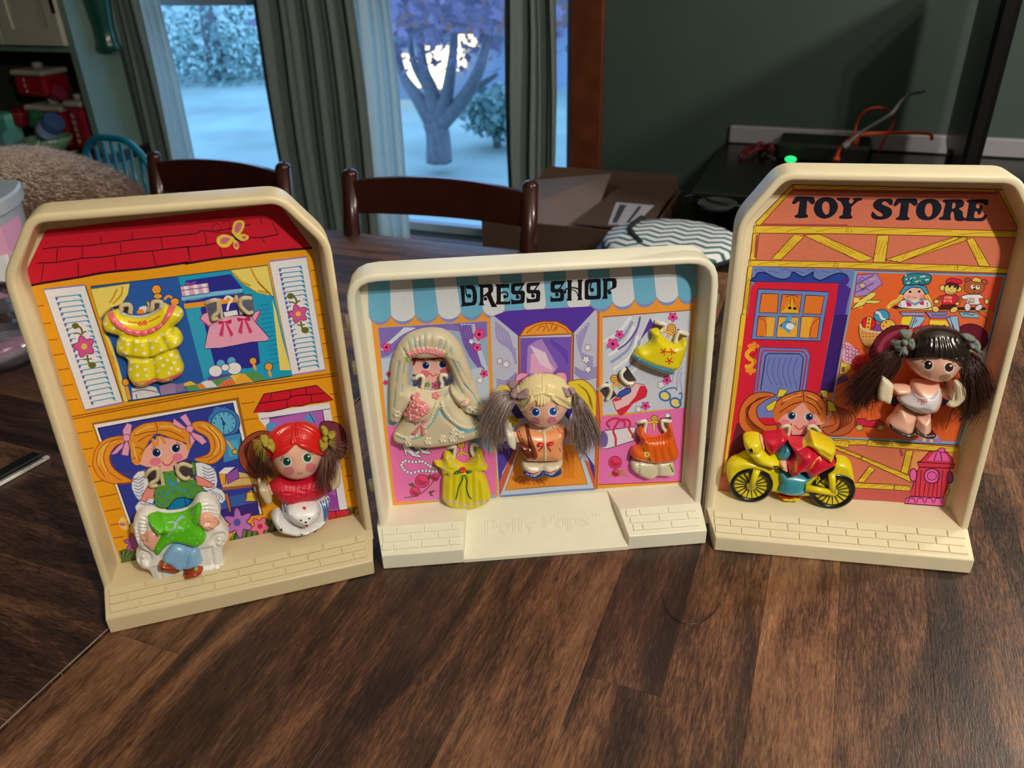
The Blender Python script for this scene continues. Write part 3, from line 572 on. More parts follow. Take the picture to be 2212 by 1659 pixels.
# shutters
def shutter(q, n, fl, u0, u1):
    A(P, '9c80c4', [mixp(q[0], q[2], -.012), mixp(q[1], q[3], -.012), mixp(q[2], q[0], -.012), mixp(q[3], q[1], -.012)]); I(P, '5c3c8c', 1.6, q, 0, True); A(P, 'eeecf2', q); I(P, '7a5838', 3, q[u0:u0 + 2], 0)
    for i in range(n):
        t = .07 + .88 * i / (n - 1); a, b = mixp(mixp(q[0], q[3], t), mixp(q[1], q[2], t), .2), mixp(mixp(q[0], q[3], t), mixp(q[1], q[2], t), .83)
        if abs(t - fl) > .16: I(P, '4aa0d4', 2.2, [a, b], 0)
        else: I(P, '4aa0d4', 2, [a, mixp(a, b, .25)], 0); I(P, '4aa0d4', 2, [mixp(a, b, .8), b], 0)
        A(P, '6458b0', [a, (a[0] + 7, a[1] + 1), (a[0] + 3, a[1] + 8)]); A(P, '3c98cc', [b, (b[0] - 7, b[1] + 1), (b[0] + 2, b[1] + 9)])
q = L1(375, 975, 728, 937) + L3(655, 347, 330, 415); shutter(q, 21, .47, 1, 0)
q = L2(720, 735, 1035, 697) + L4(803, 64, 545, 105); shutter(q, 22, .5, 3, 0)
OG = '6a6c2c'
for f, c, s in ((L1, (718, 1456), 1), (L2, (965, 1178), .87)):
    X = lambda *v: [(a, b) for a, b in f(*[c[i % 2] + v[i] * s for i in range(len(v))])]
    I(P, OG, 4, X(-15, -100, -25, -150, -60, -180)); O(P, OG, pt(lambda *v: X(*v), -75, -175), 8, 6.5); I(P, OG, 3, X(-25, -100, -60, -115, -90, -108)); I(P, OG, 3, X(-25, -100, 0, -125, 20, -125)); I(P, OG, 4, X(25, 70, 35, 130, 55, 150)); O(P, OG, pt(lambda *v: X(*v), 68, 160), 8.5, 7); I(P, OG, 3, X(30, 110, -10, 110)); I(P, OG, 3, X(30, 110, 65, 105))
    flower(P, f(*c)[0], 25 * s, 'dc5c9c', '8c2058', 'ecc850', 5, -1.9)
# lower window, girl in the wicker chair
A(P, 'a86a1c', L3(385, 530, 1640, 310) + L5(1900, 305, 500, 470)); A(P, 'f4f0f4', L3(405, 545, 1618, 335) + L5(1880, 295, 495, 445)); A(P, '3440a4', L3(440, 575, 1592, 358) + L5(1850, 285, 508, 400)); I(P, NV, 2.4, L3(440, 575, 1592, 358) + L5(1850, 285, 508, 400), 0, True)
A(P, '3a2c84', L5(1440, 250, 1835, 170, 1860, 300, 1460, 380)); A(P, '3c64b8', L5(1450, 130, 1800, 60, 1830, 170, 1440, 250))
O(P, '3f80c8', pt(L3, 1512, 530), 36, 34, ink='1c2c6c'); A(P, '3f80c8', L3(1420, 420, 1450, 390, 1500, 400, 1530, 390, 1540, 430, 1500, 450)); O(P, '66bce8', pt(L3, 1515, 530), 27, 25, ink='1c2c6c')
for i in range(12): t = i * math.pi / 6; c = pt(L3, 1515, 530); I(P, '141c40', 1.8, [(c[0] + 19 * math.sin(t), c[1] - 18 * math.cos(t)), (c[0] + 23 * math.sin(t), c[1] - 22 * math.cos(t))], 0)
I(P, '141c40', 2.5, L3(1520, 540, 1490, 480), 0); I(P, '141c40', 1.6, L3(1515, 535, 1512, 590), 0); O(P, '1c50a0', pt(L3, 1515, 535), 4)
AI(P, '4494d4', L3(1505, 645, 1640, 615, 1659, 620, 1659, 830, 1510, 870), '1c2c6c'); A(P, '52b4e0', L3(1545, 690, 1630, 670, 1650, 800, 1560, 820)); I(P, 'f2b43c', 4, L3(1540, 680, 1605, 770), 0); O(P, 'f2b43c', pt(L3, 1608, 775), 6, ink=NV)
A(P, 'e4c078', L4(0, 900, 110, 860, 240, 890, 290, 960, 0, 985)); A(P, 'a8643c', L4(0, 985, 290, 955, 295, 975, 0, 1010)); I(P, BR, 1.6, L4(0, 925, 235, 905), 0)
AI(P, 'f4a838', L3(1470, 960, 1530, 920, 1530, 1045, 1490, 1060), NV); AI(P, '9c58b4', L3(1535, 965, 1635, 910, 1645, 1000, 1545, 1050), NV); A(P, 'f4f0f0', L3(1470, 955, 1520, 910, 1610, 905, 1540, 965))
AI(P, 'c07040', L5(1480, 100, 1520, 70, 1545, 150, 1560, 270, 1535, 275, 1510, 180), NV); AI(P, 'f0c84c', L5(1705, 165, 1715, 70, 1770, 40, 1830, 80, 1845, 160), NV); I(P, NV, 1.6, L5(1720, 150, 1725, 80, 1770, 60, 1815, 90, 1825, 145))
WK = 'f0f0f4'; BL = '6c84c0'
for q in (L3(1270, 870, 1400, 895, 1450, 960, 1450, 1080, 1330, 1100), L3(1450, 1080, 1525, 1140, 1500, 1215, 1340, 1150), L3(830, 935, 745, 985, 730, 1090, 800, 1200, 900, 1230, 950, 1060), L3(790, 1200, 870, 1210, 1060, 1270, 1060, 1300, 770, 1290)): AI(P, WK, q, BL, 1.6, 2)
for i in range(7): I(P, BL, 1.8, L3(1330 + i * 3, 900 + i * 28, 1380, 925 + i * 26, 1440, 905 + i * 28)); I(P, BL, 1.8, L3(740 + i * 4, 1000 + i * 28, 780 + i * 3, 1015 + i * 28, 830, 985 + i * 28))
for i in range(4): I(P, BL, 1.6, L3(1400 + i * 25, 1100 + i * 10, 1430 + i * 25, 1150 + i * 8, 1420 + i * 25, 1190)); I(P, BL, 1.6, L3(800 + i * 35, 1215, 850 + i * 35, 1235, 860 + i * 35, 1275))
OR, OD, OL = 'f09a30', 'a04c14', 'f8c050'
def pony(q, hl, wisps, ink=OD):
    A(P, OR, q, 3); I(P, ink, 1.6, q, 3, True)
    for w in hl: I(P, OL, 4, w)
    for w in wisps: I(P, ink, 1.5, w)
pony(L3(680, 640, 560, 650, 470, 690, 410, 780, 400, 900, 470, 1010, 600, 1050, 740, 1030, 640, 970, 560, 900, 540, 810, 600, 720, 690, 690), (L3(620, 665, 510, 720, 470, 830, 510, 940), L3(560, 680, 460, 760, 440, 900)),
     (L3(660, 660, 540, 700, 490, 820, 530, 940, 640, 1020), L3(640, 650, 480, 720, 430, 860, 500, 990), L3(540, 820, 580, 920, 660, 965, 750, 960), L3(600, 1045, 700, 1035, 790, 990)))
pony(L3(1245, 530, 1350, 515, 1450, 570, 1520, 660, 1530, 760, 1480, 840, 1400, 880, 1260, 840, 1370, 800, 1400, 740, 1370, 650, 1270, 590), (L3(1330, 540, 1430, 620, 1470, 720, 1430, 800), L3(1400, 560, 1490, 660, 1500, 760)),
     (L3(1290, 560, 1400, 620, 1440, 720, 1400, 810, 1290, 830), L3(1380, 560, 1470, 660, 1480, 780, 1380, 860)))
A(P, 'f8b4a4', L3(790, 880, 830, 760, 960, 640, 1150, 690, 1230, 740, 1200, 830, 1110, 870, 1080, 900, 1090, 940, 990, 945, 960, 900, 860, 905), 0)
A(P, OR, L3(700, 660, 740, 590, 820, 540, 925, 520, 1050, 518, 1150, 560, 1250, 620, 1260, 700, 1200, 770, 1195, 700, 1120, 690, 1010, 640, 940, 620, 870, 690, 830, 790, 790, 890, 730, 860, 720, 760), 2)
I(P, OD, 2, L3(700, 660, 740, 590, 820, 540, 925, 520, 1050, 518, 1150, 560, 1250, 620), 3)
for q in (L3(925, 520, 945, 560, 945, 625), L3(750, 640, 850, 610, 940, 600), L3(780, 690, 860, 640, 930, 625), L3(800, 800, 860, 720, 900, 670), L3(960, 590, 1060, 600, 1180, 660), L3(960, 620, 1080, 660, 1190, 700), L3(740, 740, 790, 740, 830, 760), L3(900, 650, 920, 730), L3(950, 640, 940, 720), L3(980, 640, 1010, 710), L3(730, 840, 780, 820, 800, 860)): I(P, OD, 1.8, q)
for q in (L3(760, 620, 850, 570, 920, 560), L3(970, 560, 1060, 560, 1150, 600), L3(740, 700, 760, 800, 780, 840)): I(P, OL, 4, q)
I(P, OR, 6, L3(905, 660, 920, 730), 0); I(P, OR, 6, L3(950, 640, 945, 725), 0); I(P, OR, 6, L3(975, 640, 1015, 705), 0)
PB_ = 'eca8d0'
for q in (L3(660, 650, 650, 590, 690, 530, 730, 545, 720, 620, 700, 660), L3(690, 670, 710, 740, 700, 810, 640, 800, 660, 720), L3(665, 690, 610, 730, 550, 800, 600, 790, 650, 740), L3(1215, 570, 1140, 480, 1190, 450, 1240, 540), L3(1205, 580, 1090, 490, 1080, 540, 1150, 580), L3(1230, 600, 1330, 640, 1370, 690, 1330, 715, 1250, 650), L3(1220, 610, 1270, 680, 1240, 720, 1225, 700)): AI(P, PB_, q, 'a0487c', 1.6)
O(P, PB_, pt(L3, 685, 655), 8, ink='a0487c'); O(P, PB_, pt(L3, 1225, 580), 8, ink='a0487c')
def eye(pan, c, r, iris, a=0, whites='e8f0f8', lash=1, hl=1):
    O(pan, whites, (c[0] - r * .1 * lash, c[1] + r * .08), r * 1.18, r * 1.1); O(pan, iris, c, r, r); O(pan, '141838', (c[0], c[1]), r * .62); O(pan, 'ffffff', (c[0] + r * .35 * hl, c[1] - r * .35), r * .2)
    for k in (-1, 0, 1): t = -1.0 - .35 * k if lash > 0 else -2.15 + .35 * k; I(pan, '201428', 1.2, [(c[0] + r * math.cos(t), c[1] + r * math.sin(t)), (c[0] + 1.6 * r * math.cos(t), c[1] + 1.6 * r * math.sin(t))], 0)
eye(P, pt(L3, 940, 782), 9, '20386c', lash=-1); eye(P, pt(L3, 1105, 745), 9, '20386c')
O(P, 'f080a0', pt(L3, 932, 858), 13, 9, a=-.2); O(P, 'f080a0', pt(L3, 1120, 822), 12, 9, a=-.2); I(P, 'c82c40', 2.2, L3(988, 858, 1010, 885, 1045, 888, 1080, 855)); I(P, 'c82c40', 1.6, L3(1075, 848, 1085, 860), 0)
GN = '5c9c3c'
for q in (L3(880, 1040, 1000, 960, 1230, 990, 1340, 1090, 1355, 1140, 1250, 1180, 1150, 1165, 1060, 1240, 990, 1258, 930, 1230, 920, 1140),): AI(P, GN, q, '1c3c2c', 1.8, 3)
AI(P, GN, L3(1000, 950, 1100, 930, 1110, 1040, 1010, 1060), '1c3c2c', 0); AI(P, GN, L3(1230, 860, 1270, 870, 1275, 960, 1240, 990), '1c3c2c'); AI(P, GN, L3(835, 930, 865, 930, 880, 1010, 850, 990), '1c3c2c')
AI(P, 'f0988c', L3(880, 1050, 930, 1080, 910, 1180, 880, 1165, 850, 1200, 800, 1190, 840, 1110), 'a03c3c'); AI(P, 'f0988c', L3(1270, 980, 1340, 1000, 1440, 1060, 1400, 1080, 1290, 1060), 'a03c3c')
for c in ((960, 1130), (1000, 1120), (990, 1160), (1040, 1190), (1090, 1110), (1210, 1110), (1160, 1150), (1260, 1060), (1300, 1120), (1230, 1150), (995, 1225), (950, 1200), (1050, 970), (1040, 1010)): O(P, '3c84a8', pt(L3, *c), 3)
for q in (L3(1070, 1050, 1030, 1020, 1050, 1010, 1080, 1045, 1120, 1020, 1110, 1050), L3(1075, 1050, 1050, 1110, 1020, 1150), L3(1085, 1050, 1130, 1090, 1200, 1110)): I(P, '3ca0c8', 3.5, q)
AI(P, '1480bc', L3(1010, 1310, 1050, 1240, 1100, 1180, 1170, 1165, 1240, 1190, 1260, 1240, 1200, 1330), '142858', 2, 2); I(P, '142858', 1.6, L3(1180, 1180, 1190, 1230, 1170, 1290))
# door of the house, flowers
A(P, 'eeeaf2', L4(275, 405, 835, 325, 975, 1150, 900, 1170, 290, 460)); A(P, 'b868c4', L4(365, 450, 780, 375, 915, 1180, 700, 1230, 380, 560)); I(P, NV, 1.8, L4(365, 450, 780, 375, 915, 1180), 0); A(P, 'f0eef6', L4(290, 415, 830, 340, 842, 375, 300, 452)); I(P, '485090', 1.6, L4(300, 452, 842, 372), 0)
AI(P, RED, L4(325, 258, 735, 190, 865, 305, 780, 318, 680, 330, 620, 350, 540, 352, 470, 375, 370, 395, 245, 402), RDK, 2); I(P, RDK, 2, L4(285, 330, 500, 300, 550, 275, 720, 258, 800, 250))
for q in (L4(525, 225, 535, 285), L4(650, 210, 655, 262), L4(385, 250, 370, 315), L4(500, 300, 510, 365), L4(690, 265, 700, 325)): I(P, RDK, 1.6, q, 0)
A(P, '58a0dc', L4(640, 430, 700, 405, 730, 460, 700, 490, 650, 470)); A(P, '58a0dc', L4(340, 500, 370, 475, 440, 490, 400, 520, 370, 560, 345, 545)); I(P, NV, 1.5, L4(680, 410, 720, 480), 0)
A(P, '9c48ac', L4(820, 1030, 890, 1050, 915, 1150, 830, 1160)); AI(P, 'd02840', L4(820, 1175, 990, 1155, 1010, 1195, 820, 1235), RDK); I(P, RDK, 1.5, L4(880, 1165, 890, 1215), 0)
A(P, '50703c', L5(1540, 560, 1620, 470, 1750, 460, 1900, 330, 2049, 380, 2049, 480, 1700, 570, 1550, 600)); A(P, '50703c', L5(365, 690, 450, 660, 560, 700, 580, 820, 420, 855))
for k in range(16): x = 1560 + k * 30; I(P, '2c4428' if k % 2 else '7c9448', 2.5, L5(x, 585 - k * 6, x + 20, 500 - k * 8, x + 60 * (1 if k % 3 else -.5), 420 - k * 5))
for k in range(9): I(P, '2c4428' if k % 2 else '7c9448', 2.5, L5(400 + k * 18, 845, 400 + k * 10, 760, 370 + k * 28, 690))
for k in range(7): I(P, '2c4428', 1.8, L4(990 + k * 7, 1190, 985 + k * 8, 1160, 975 + k * 14, 1135))
flower(P, pt(L5, 1635, 390), 34, 'c478cc', '5c2c7c', None, 6, .4, .5); O(P, '5c58b8', pt(L5, 1620, 385), 8); flower(P, pt(L5, 1862, 425), 22, 'f07898', '8c2048', 'c02c58', 5, .2, .55); flower(P, pt(L5, 530, 600), 22, 'b064b8', '5c2c7c', None, 6, .2, .5)
A(P, 'f4d070', L5(370, 390, 400, 330, 440, 340, 450, 390, 410, 420), 2); A(P, 'f4d070', L5(380, 420, 440, 410, 490, 440, 440, 470), 2); O(P, 'c070b0', pt(L5, 412, 405), 6, 4); A(P, 'f4d070', L5(495, 420, 530, 390, 540, 480, 505, 490), 2); I(P, NV, 1.6, L5(480, 440, 500, 400))
def tails(pan, f, pts, col, ink):            # printed pony tails behind the real dolls
    A(pan, col, f(*pts), 3); I(pan, ink, 1.8, f(*pts), 3, True)
tails(P, L4, (380, 560, 300, 545, 210, 580, 140, 660, 130, 770, 190, 870, 280, 920, 330, 900, 300, 760, 380, 640), 'a04c34', '3c1818'); tails(P, L4, (760, 490, 850, 470, 930, 510, 965, 600, 960, 720, 900, 760, 800, 640), '803848', '3c1818')
for k in range(5): I(P, '5c2420', 2, L4(340 - k * 12, 560 + k * 6, 230 - k * 14, 620 + k * 12, 190 + k * 5, 760 + k * 10, 260 + k * 10, 880))
# ---- middle: the dress shop
P = PM
A(P, 'f4a43c', M1(215, 365) + M2(1440, 205) + M2(1450, 400) + M5(940, 0, 880, 845) + M5(0, 905) + M3(225, 980) + [(802, 690)])
A(P, 'a0b8d8', M1(300, 740, 1235, 685, 1255, 1400) + M3(1240, 560, 1250, 905, 250, 945, 165, 185)); A(P, 'f07cc0', M3(165, 185, 600, 165, 1245, 470, 1248, 870, 252, 945))
A(P, '8c74c8', M1(305, 745, 1232, 690, 1235, 820, 1130, 800, 900, 760, 560, 800, 400, 980, 330, 1000))
for i in range(5): I(P, 'd8e4f4', 7 - i, M1(330 + i * 30, 930 - i * 20, 440 + i * 15, 840 - i * 10, 540 + i * 20, 745)); I(P, '7c5cb8', 5, M1(1000 + i * 22, 720, 1040 + i * 20, 880, 1130 + i * 16, 1040 + i * 20, 1230, 1110 + i * 20)); I(P, 'c8d4ec', 5, M1(1015 + i * 25, 710, 1070 + i * 22, 880, 1150 + i * 14, 1020, 1235, 1080 + i * 15))
A(P, 'c4d4e8', M1(1090, 1100, 1180, 1080, 1250, 1130, 1255, 1400, 1150, 1330)); A(P, 'c4d4e8', M1(330, 1010, 420, 1000, 420, 1500, 390, 1580, 360, 1400))
for c, r, k in (((1165, 800), 14, 0), ((1148, 912), 10, 0), ((374, 910), 11, 0), ((1208, 1135), 9, 0), ((392, 1140), 6, 0), ((368, 1212), 6, 0)): flower(P, pt(M1, *c), r, 'f0509c', 'a01c58', '70103c', 5, .5)
for c, r in (((1100, 860), 7), ((1395, 875), 7), ((1345, 1003), 9), ((1395, 1052), 10), ((1172, 1192), 8)): flower(P, pt(M1, *c), r, 'f4f0f6', '605878', None, 5, .2)
# striped awning
aw = M1(225, 640, 410, 635, 605, 630, 810, 620, 1010, 610, 1205, 595, 1390, 585, 1560, 570) + M2(155, 555, 345, 545, 540, 535, 730, 525, 920, 500, 1100, 480, 1285, 470, 1440, 455)
at_ = [mixp(pt(M1, 215, 350), pt(M2, 1445, 195), (a[0] - aw[0][0]) / (aw[-1][0] - aw[0][0])) for a in aw]
vis = []
A(P, 'ecd8b8', [])if 0 else None
cols = []
edges = aw[:]; seq = []
xs = [(225, 640), (410, 635), (615, 628), (815, 620), (1005, 607), (1195, 592), (1385, 582)]
ex = M1(225, 640, 413, 637, 618, 630, 818, 622, 1010, 608, 1200, 594, 1385, 582) + M2(-30, 565, 155, 557, 340, 547, 535, 537, 725, 520, 912, 497, 1098, 478, 1285, 468, 1442, 455)
ex = [ex[0], ex[1], ex[2], ex[3], ex[4], ex[5], ex[6], ex[7], ex[8], ex[9], ex[10], ex[11], ex[12], ex[13], ex[14], ex[15]]
tops = [mixp(pt(M1, 215, 345), pt(M2, 1445, 190), i / 15) for i in range(16)]
for lo in (1, 0):                            # violet hem first, then the stripes
    for i in range(15):
        a, b = ex[i], ex[i + 1]; Q = [tops[i], tops[i + 1], b]
        for k in range(9): t = 1 - k / 8; e = mixp(a, b, t); Q.append((e[0], e[1] + (14 + (5 if lo else 0)) * math.sin(math.pi * t) ** .6))
        Q.append(a)
        if lo: Q = [(x, y + 2) for x, y in Q]
        A(P, '8c94d4' if lo else ('74bce0' if i % 2 == 0 else 'dfe6ee'), Q)
# doorway in the middle
PU = '5a3ab4'
A(P, 'c8cce4', M1(1262, 650) + M2(590, 600, 600, 900) + M5(130, 300, 100, 900) + M4(420, 1620) + M1(1285, 1310)); A(P, PU, M1(1290, 640, 1400, 600, 1560, 590) + M2(540, 560, 575, 590, 390, 790) + M1(1500, 815, 1400, 730))
for i in range(5): I(P, 'a8a0d8', 5, M1(1310 + i * 22, 690 + i * 20, 1330 + i * 25, 850, 1480, 930 + i * 30)); I(P, '9c94d0', 4, M4(400, 220 + i * 35, 520, 240 + i * 25, 640, 140 + i * 20)); I(P, 'a8a0d8', 5, M2(420 + i * 25, 800 - i * 25, 450, 950, 560, 1000 + i * 30)); I(P, '9c94d0', 4, M2(400, 1080 + i * 12, 480, 1120 + i * 16, 590, 1080 + i * 20))
for c, r in (((512, 912), 8), ((498, 1015), 9), ((515, 1100), 8)): flower(P, pt(M2, *c), r, 'f2eef6', '605878', None, 5, .3)
flower(P, pt(M4, 515, 38), 9, 'f2eef6', '605878'); flower(P, pt(M4, 440, 0), 7, 'f2eef6', '605878')
AI(P, 'f4a43c', M1(1510, 815, 1560, 740, 1659, 700) + M2(130, 690, 250, 690, 330, 730, 390, 795), 'a04818', 2.2); I(P, 'c06020', 2, M2(80, 770, 110, 730, 145, 740, 130, 775)); I(P, 'c06020', 2, M2(215, 770, 250, 730, 235, 770)); I(P, 'c06020', 2, M2(150, 705, 185, 770, 215, 700)); I(P, 'c06020', 2, M2(-10, 790, 60, 730, 180, 705, 300, 740, 350, 785))
A(P, 'd87838', M1(1500, 815, 1520, 815) + M4(700, 140, 700, 640, 660, 640)); A(P, 'd87838', M2(372, 800, 392, 798, 385, 1190, 365, 1190)); I(P, NV, 1.6, M1(1500, 815, 1505, 1160)); I(P, NV, 1.6, M2(392, 798, 385, 1190), 0)
A(P, '7c5cc8', M1(1520, 830) + M2(372, 820, 365, 1190) + M4(1270, 560, 690, 620)); A(P, 'b490d8', M1(1580, 900, 1659, 850) + M2(120, 840, 260, 1080, 200, 1130) + M4(760, 160)); A(P, 'e8b0dc', M2(30, 960, 150, 1000, 240, 1100, 200, 1140, 20, 1130))
for i in range(6): I(P, '6c48c0', 6, M2(190 + i * 12, 850 + i * 12, 270 + i * 8, 900 + i * 16, 340, 960 + i * 18)); I(P, 'f0d8f0', 4, M2(30 + i * 22, 900 + i * 10, 120 + i * 16, 1060 + i * 8))
A(P, 'f0a8cc', M4(630, 250, 640, 170, 700, 140, 790, 155, 700, 220)); I(P, 'b02c58', 1.6, M4(630, 250, 640, 170, 700, 140, 790, 155, 700, 220), 2, True); AI(P, 'f0a8cc', M4(1110, 160, 1160, 135, 1230, 150, 1245, 240, 1200, 240), 'b02c58', 1.6, 2); I(P, 'b8434f', 5, M4(930, 160, 1000, 150, 1070, 160))
AI(P, 'f0d83c', M4(1255, 290, 1330, 230, 1450, 230, 1560, 330, 1610, 470, 1600, 620, 1560, 700, 1480, 560), 'a06c14', 2, 3)
for i in range(4): I(P, 'a8801c', 1.6, M4(1370 + i * 30, 270 + i * 20, 1480 + i * 15, 380 + i * 20, 1520 + i * 10, 520 + i * 20))
A(P, 'f0d850', M4(390, 350, 500, 290, 560, 330, 480, 600, 540, 640, 690, 700, 600, 780, 500, 740), 2); A(P, '34308c', M4(560, 520, 620, 500, 740, 680, 640, 690, 570, 600)); A(P, '34308c', M4(1200, 620, 1260, 560, 1330, 560, 1260, 700))
for i in range(8): I(P, '8a5c14', 1.5, M4(500 + i * 22, 620 + i * 8, 520 + i * 20, 690 + i * 6))
A(P, '5c44b4', M4(400, 1000, 640, 900, 620, 1060, 470, 1330, 440, 1640, 420, 1300)); A(P, '4c3ca4', M4(1200, 700, 1330, 900, 1570, 1250, 1580, 1500, 1500, 1180))
A(P, 'd86848', M4(610, 1060, 430, 1450, 450, 1600, 660, 1060)); A(P, 'd86848', M4(1500, 1200, 1570, 1420, 1575, 1540, 1450, 1180)); A(P, 'c4d8f0', M4(660, 1040, 440, 1630, 1000, 1590, 1570, 1550, 1400, 1060)); I(P, '7c88c8', 4, M4(450, 1615, 800, 1590, 1200, 1550, 1570, 1530))
A(P, 'f49c30', M4(690, 1020, 505, 1545, 1000, 1500, 1488, 1470, 1340, 1000)); I(P, 'c0481c', 1.8, M4(690, 1030, 505, 1545, 1000, 1500, 1488, 1470, 1345, 1010), 0)
for i in range(5): I(P, 'e07820', 5, M4(620 + i * 50, 1440 + (i % 2) * 30, 700 + i * 45, 1380, 740 + i * 60, 1480)); I(P, 'e88428', 4, M4(1240 + i * 20, 1080, 1200 + i * 30, 1400), 0)
# left window: shoes, beads, roses
for d in (0, 100): AI(P, 'f2f0f6', M3(310 + d, 370 - d * .2, 330 + d, 420 - d * .3, 350 + d, 480 - d * .5, 365 + d, 480 - d * .5, 360 + d, 440 - d * .3, 420 + d, 490 - d * .3, 500 + d * .8, 505 - d * .35, 510 + d, 490 - d * .35, 440 + d, 430 - d * .3, 400 + d, 380 - d * .2), '303050', 1.6); flower(P, pt(M3, 465 + d, 445 - d * .3), 7, 'f2f0f6', '303050', None, 4)
A(P, '706090', M3(380, 400, 430, 395, 480, 440, 440, 450)); A(P, '706090', M3(490, 400, 540, 395, 580, 420, 540, 430))
for x, y in ((325, 550), (350, 535), (385, 540), (420, 545), (455, 545), (490, 540), (520, 540), (550, 555), (575, 575), (600, 590), (630, 600), (655, 615), (660, 635), (625, 640), (590, 635), (555, 632), (520, 632), (480, 638), (445, 648), (405, 655), (370, 645), (340, 625), (320, 600), (310, 575)): O(P, 'f4f2f6', pt(M3, x, y), 3.4, ink='605a80', iw=1)
def rose(c, r, f, col='f04c84'):
    x, y = f(*c)[0]; O(P, col, (x, y), r, r * .95, ink='90183c', iw=1.5)
    for k in (.7, .45, .22): I(P, '90183c', 1.5, [(x + r * k * math.cos(t), y + r * k * math.sin(t) * .8) for t in (0, 1, 2, 3, 4)])
rose((515, 735), 15, M3); rose((445, 842), 11, M3); rose((645, 700), 8, M3)
I(P, '5c5c30', 2, M3(335, 900, 420, 890, 520, 850, 600, 770, 640, 720)); 
for q in (M3(380, 770, 420, 755, 450, 785, 410, 790), M3(580, 720, 575, 680, 600, 665, 605, 700), M3(580, 845, 620, 830, 645, 830, 600, 860), M3(590, 850, 600, 880, 625, 885)): AI(P, '6c7440', q, '303820', 1.2)
# right window
A(P, 'd0d8ea', M2(640, 650, 1400, 590, 1340, 1425, 640, 1490)); A(P, 'ee78c4', M5(160, 250, 400, 235, 920, 170, 875, 830, 135, 860))
for i in range(7): I(P, '9ca8d8' if i % 2 else 'eef2fa', 6, M2(650 + i * 20, 860 + i * 60, 780 + i * 25, 780 + i * 50, 880 + i * 15, 650 + i * 40)); I(P, 'b4bce0', 4, M2(1050 + i * 45, 1010 + i * 50, 1180 + i * 20, 940 + i * 40, 1320, 880 + i * 40))
I(P, '6858b4', 4, M2(960, 650, 930, 760, 850, 870, 770, 930)); A(P, PU, M2(1045, 660, 1080, 720, 1000, 800, 955, 860))
I(P, 'a04818', 2, M2(640, 652, 1405, 592, 1380, 1000, 1345, 1425) + M5(875, 830, 135, 860), 0); I(P, 'a04818', 2, M2(605, 610, 600, 1300) + M5(150, 300, 120, 900), 0); A(P, 'd86840', M2(598, 600, 612, 600, 610, 1250, 595, 1300) + M5(145, 250, 110, 900, 98, 900))
for c, r in (((783, 800), 10), ((727, 882), 14), ((1238, 652), 11), ((1188, 1190), 10), ((1005, 1410), 10)): flower(P, pt(M2, *c), r, 'f050a8', '98205c', '70103c', 5, .3)
for c, r in (((1138, 1232), 9), ((945, 1440), 8), ((1195, 1492), 7)): flower(P, pt(M2, *c), r, 'f2eef6', '403858', None, 5, .2)
def hanger(f, c, r, arms, col='f4c060', ink='90501c'):
    O(P, col, f(*c)[0], r, ink=ink, iw=2); O(P, None, f(*c)[0], r * .45, ink=ink, iw=1.4)
    for q in arms: I(P, ink, 6, f(*q), 0); I(P, col, 4, f(*q), 0)
hanger(M2, (740, 1180), 8.5, ((750, 1210, 800, 1265), (710, 1260, 750, 1220), (760, 1215, 800, 1190))); hanger(M2, (1228, 748), 9, ((1220, 780, 1190, 830), (1150, 770, 1215, 785), (1215, 785, 1260, 815))); hanger(M5, (637, 268), 7, ((635, 300, 635, 370), (585, 305, 630, 295), (640, 295, 690, 305)), 'f0d850'); hanger(M3, (905, 375), 8, ((908, 400, 908, 480), (870, 480, 905, 450), (915, 450, 985, 480)))
AI(P, 'f2c8cc', M2(725, 1365, 800, 1340, 920, 1215, 990, 1230, 1020, 1280, 1010, 1330, 900, 1380, 830, 1470, 790, 1495, 750, 1440), 'a01c34', 1.6); A(P, 'e02c48', M2(800, 1495, 750, 1450, 860, 1400, 920, 1330, 960, 1240, 1005, 1240, 1020, 1290, 1000, 1340, 900, 1390, 840, 1465)); I(P, 'e02c48', 4, M2(725, 1365, 770, 1330, 850, 1250), 0); I(P, 'e02c48', 3, M2(740, 1370, 800, 1350), 0)
AI(P, '3c5cc0', M2(765, 1330, 785, 1290, 830, 1270, 870, 1255, 880, 1290, 830, 1320, 800, 1335), '182460', 1.6, 2)
for c in ((1170, 1325), (1262, 1385)): O(P, 'f4dc80', pt(M2, *c), 11, 9, a=.5); O(P, None, pt(M2, *c), 12, 10, a=.5, ink='3c78c0', iw=4)
I(P, '3c78c0', 4, M2(1200, 1350, 1230, 1360), 0); I(P, '3c78c0', 3, M2(1135, 1300, 1180, 1270, 1250, 1255, 1275, 1275)); I(P, '3c78c0', 3, M2(1290, 1390, 1315, 1340, 1310, 1300, 1290, 1310))
AI(P, 'e8e4f0', M5(165, 390, 200, 375, 440, 340, 470, 350, 470, 460, 210, 540, 165, 530), '403858', 1.6); O(P, '7c64b8', pt(M5, 185, 455), 9, 17); 
for q in (M5(240, 350, 210, 310, 260, 270, 320, 275, 270, 370, 290, 440, 290, 510), M5(330, 275, 400, 280, 420, 310, 410, 360, 440, 410, 440, 440), M5(320, 275, 370, 300, 370, 340)): I(P, 'd8344c', 4.5, q)
rose((285, 660), 14, M5, 'f04070'); rose((290, 755), 8, M5, 'f04070'); I(P, 'b48c30', 2, M5(290, 730, 340, 760, 330, 720, 370, 750)); A(P, 'c8a03c', M5(215, 775, 240, 760, 260, 775, 240, 795)); I(P, 'b48c30', 3, M5(320, 780, 370, 770, 400, 790))
tl_ = M5(430, 550, 420, 700); I(P, NV, 1.5, tl_, 0)
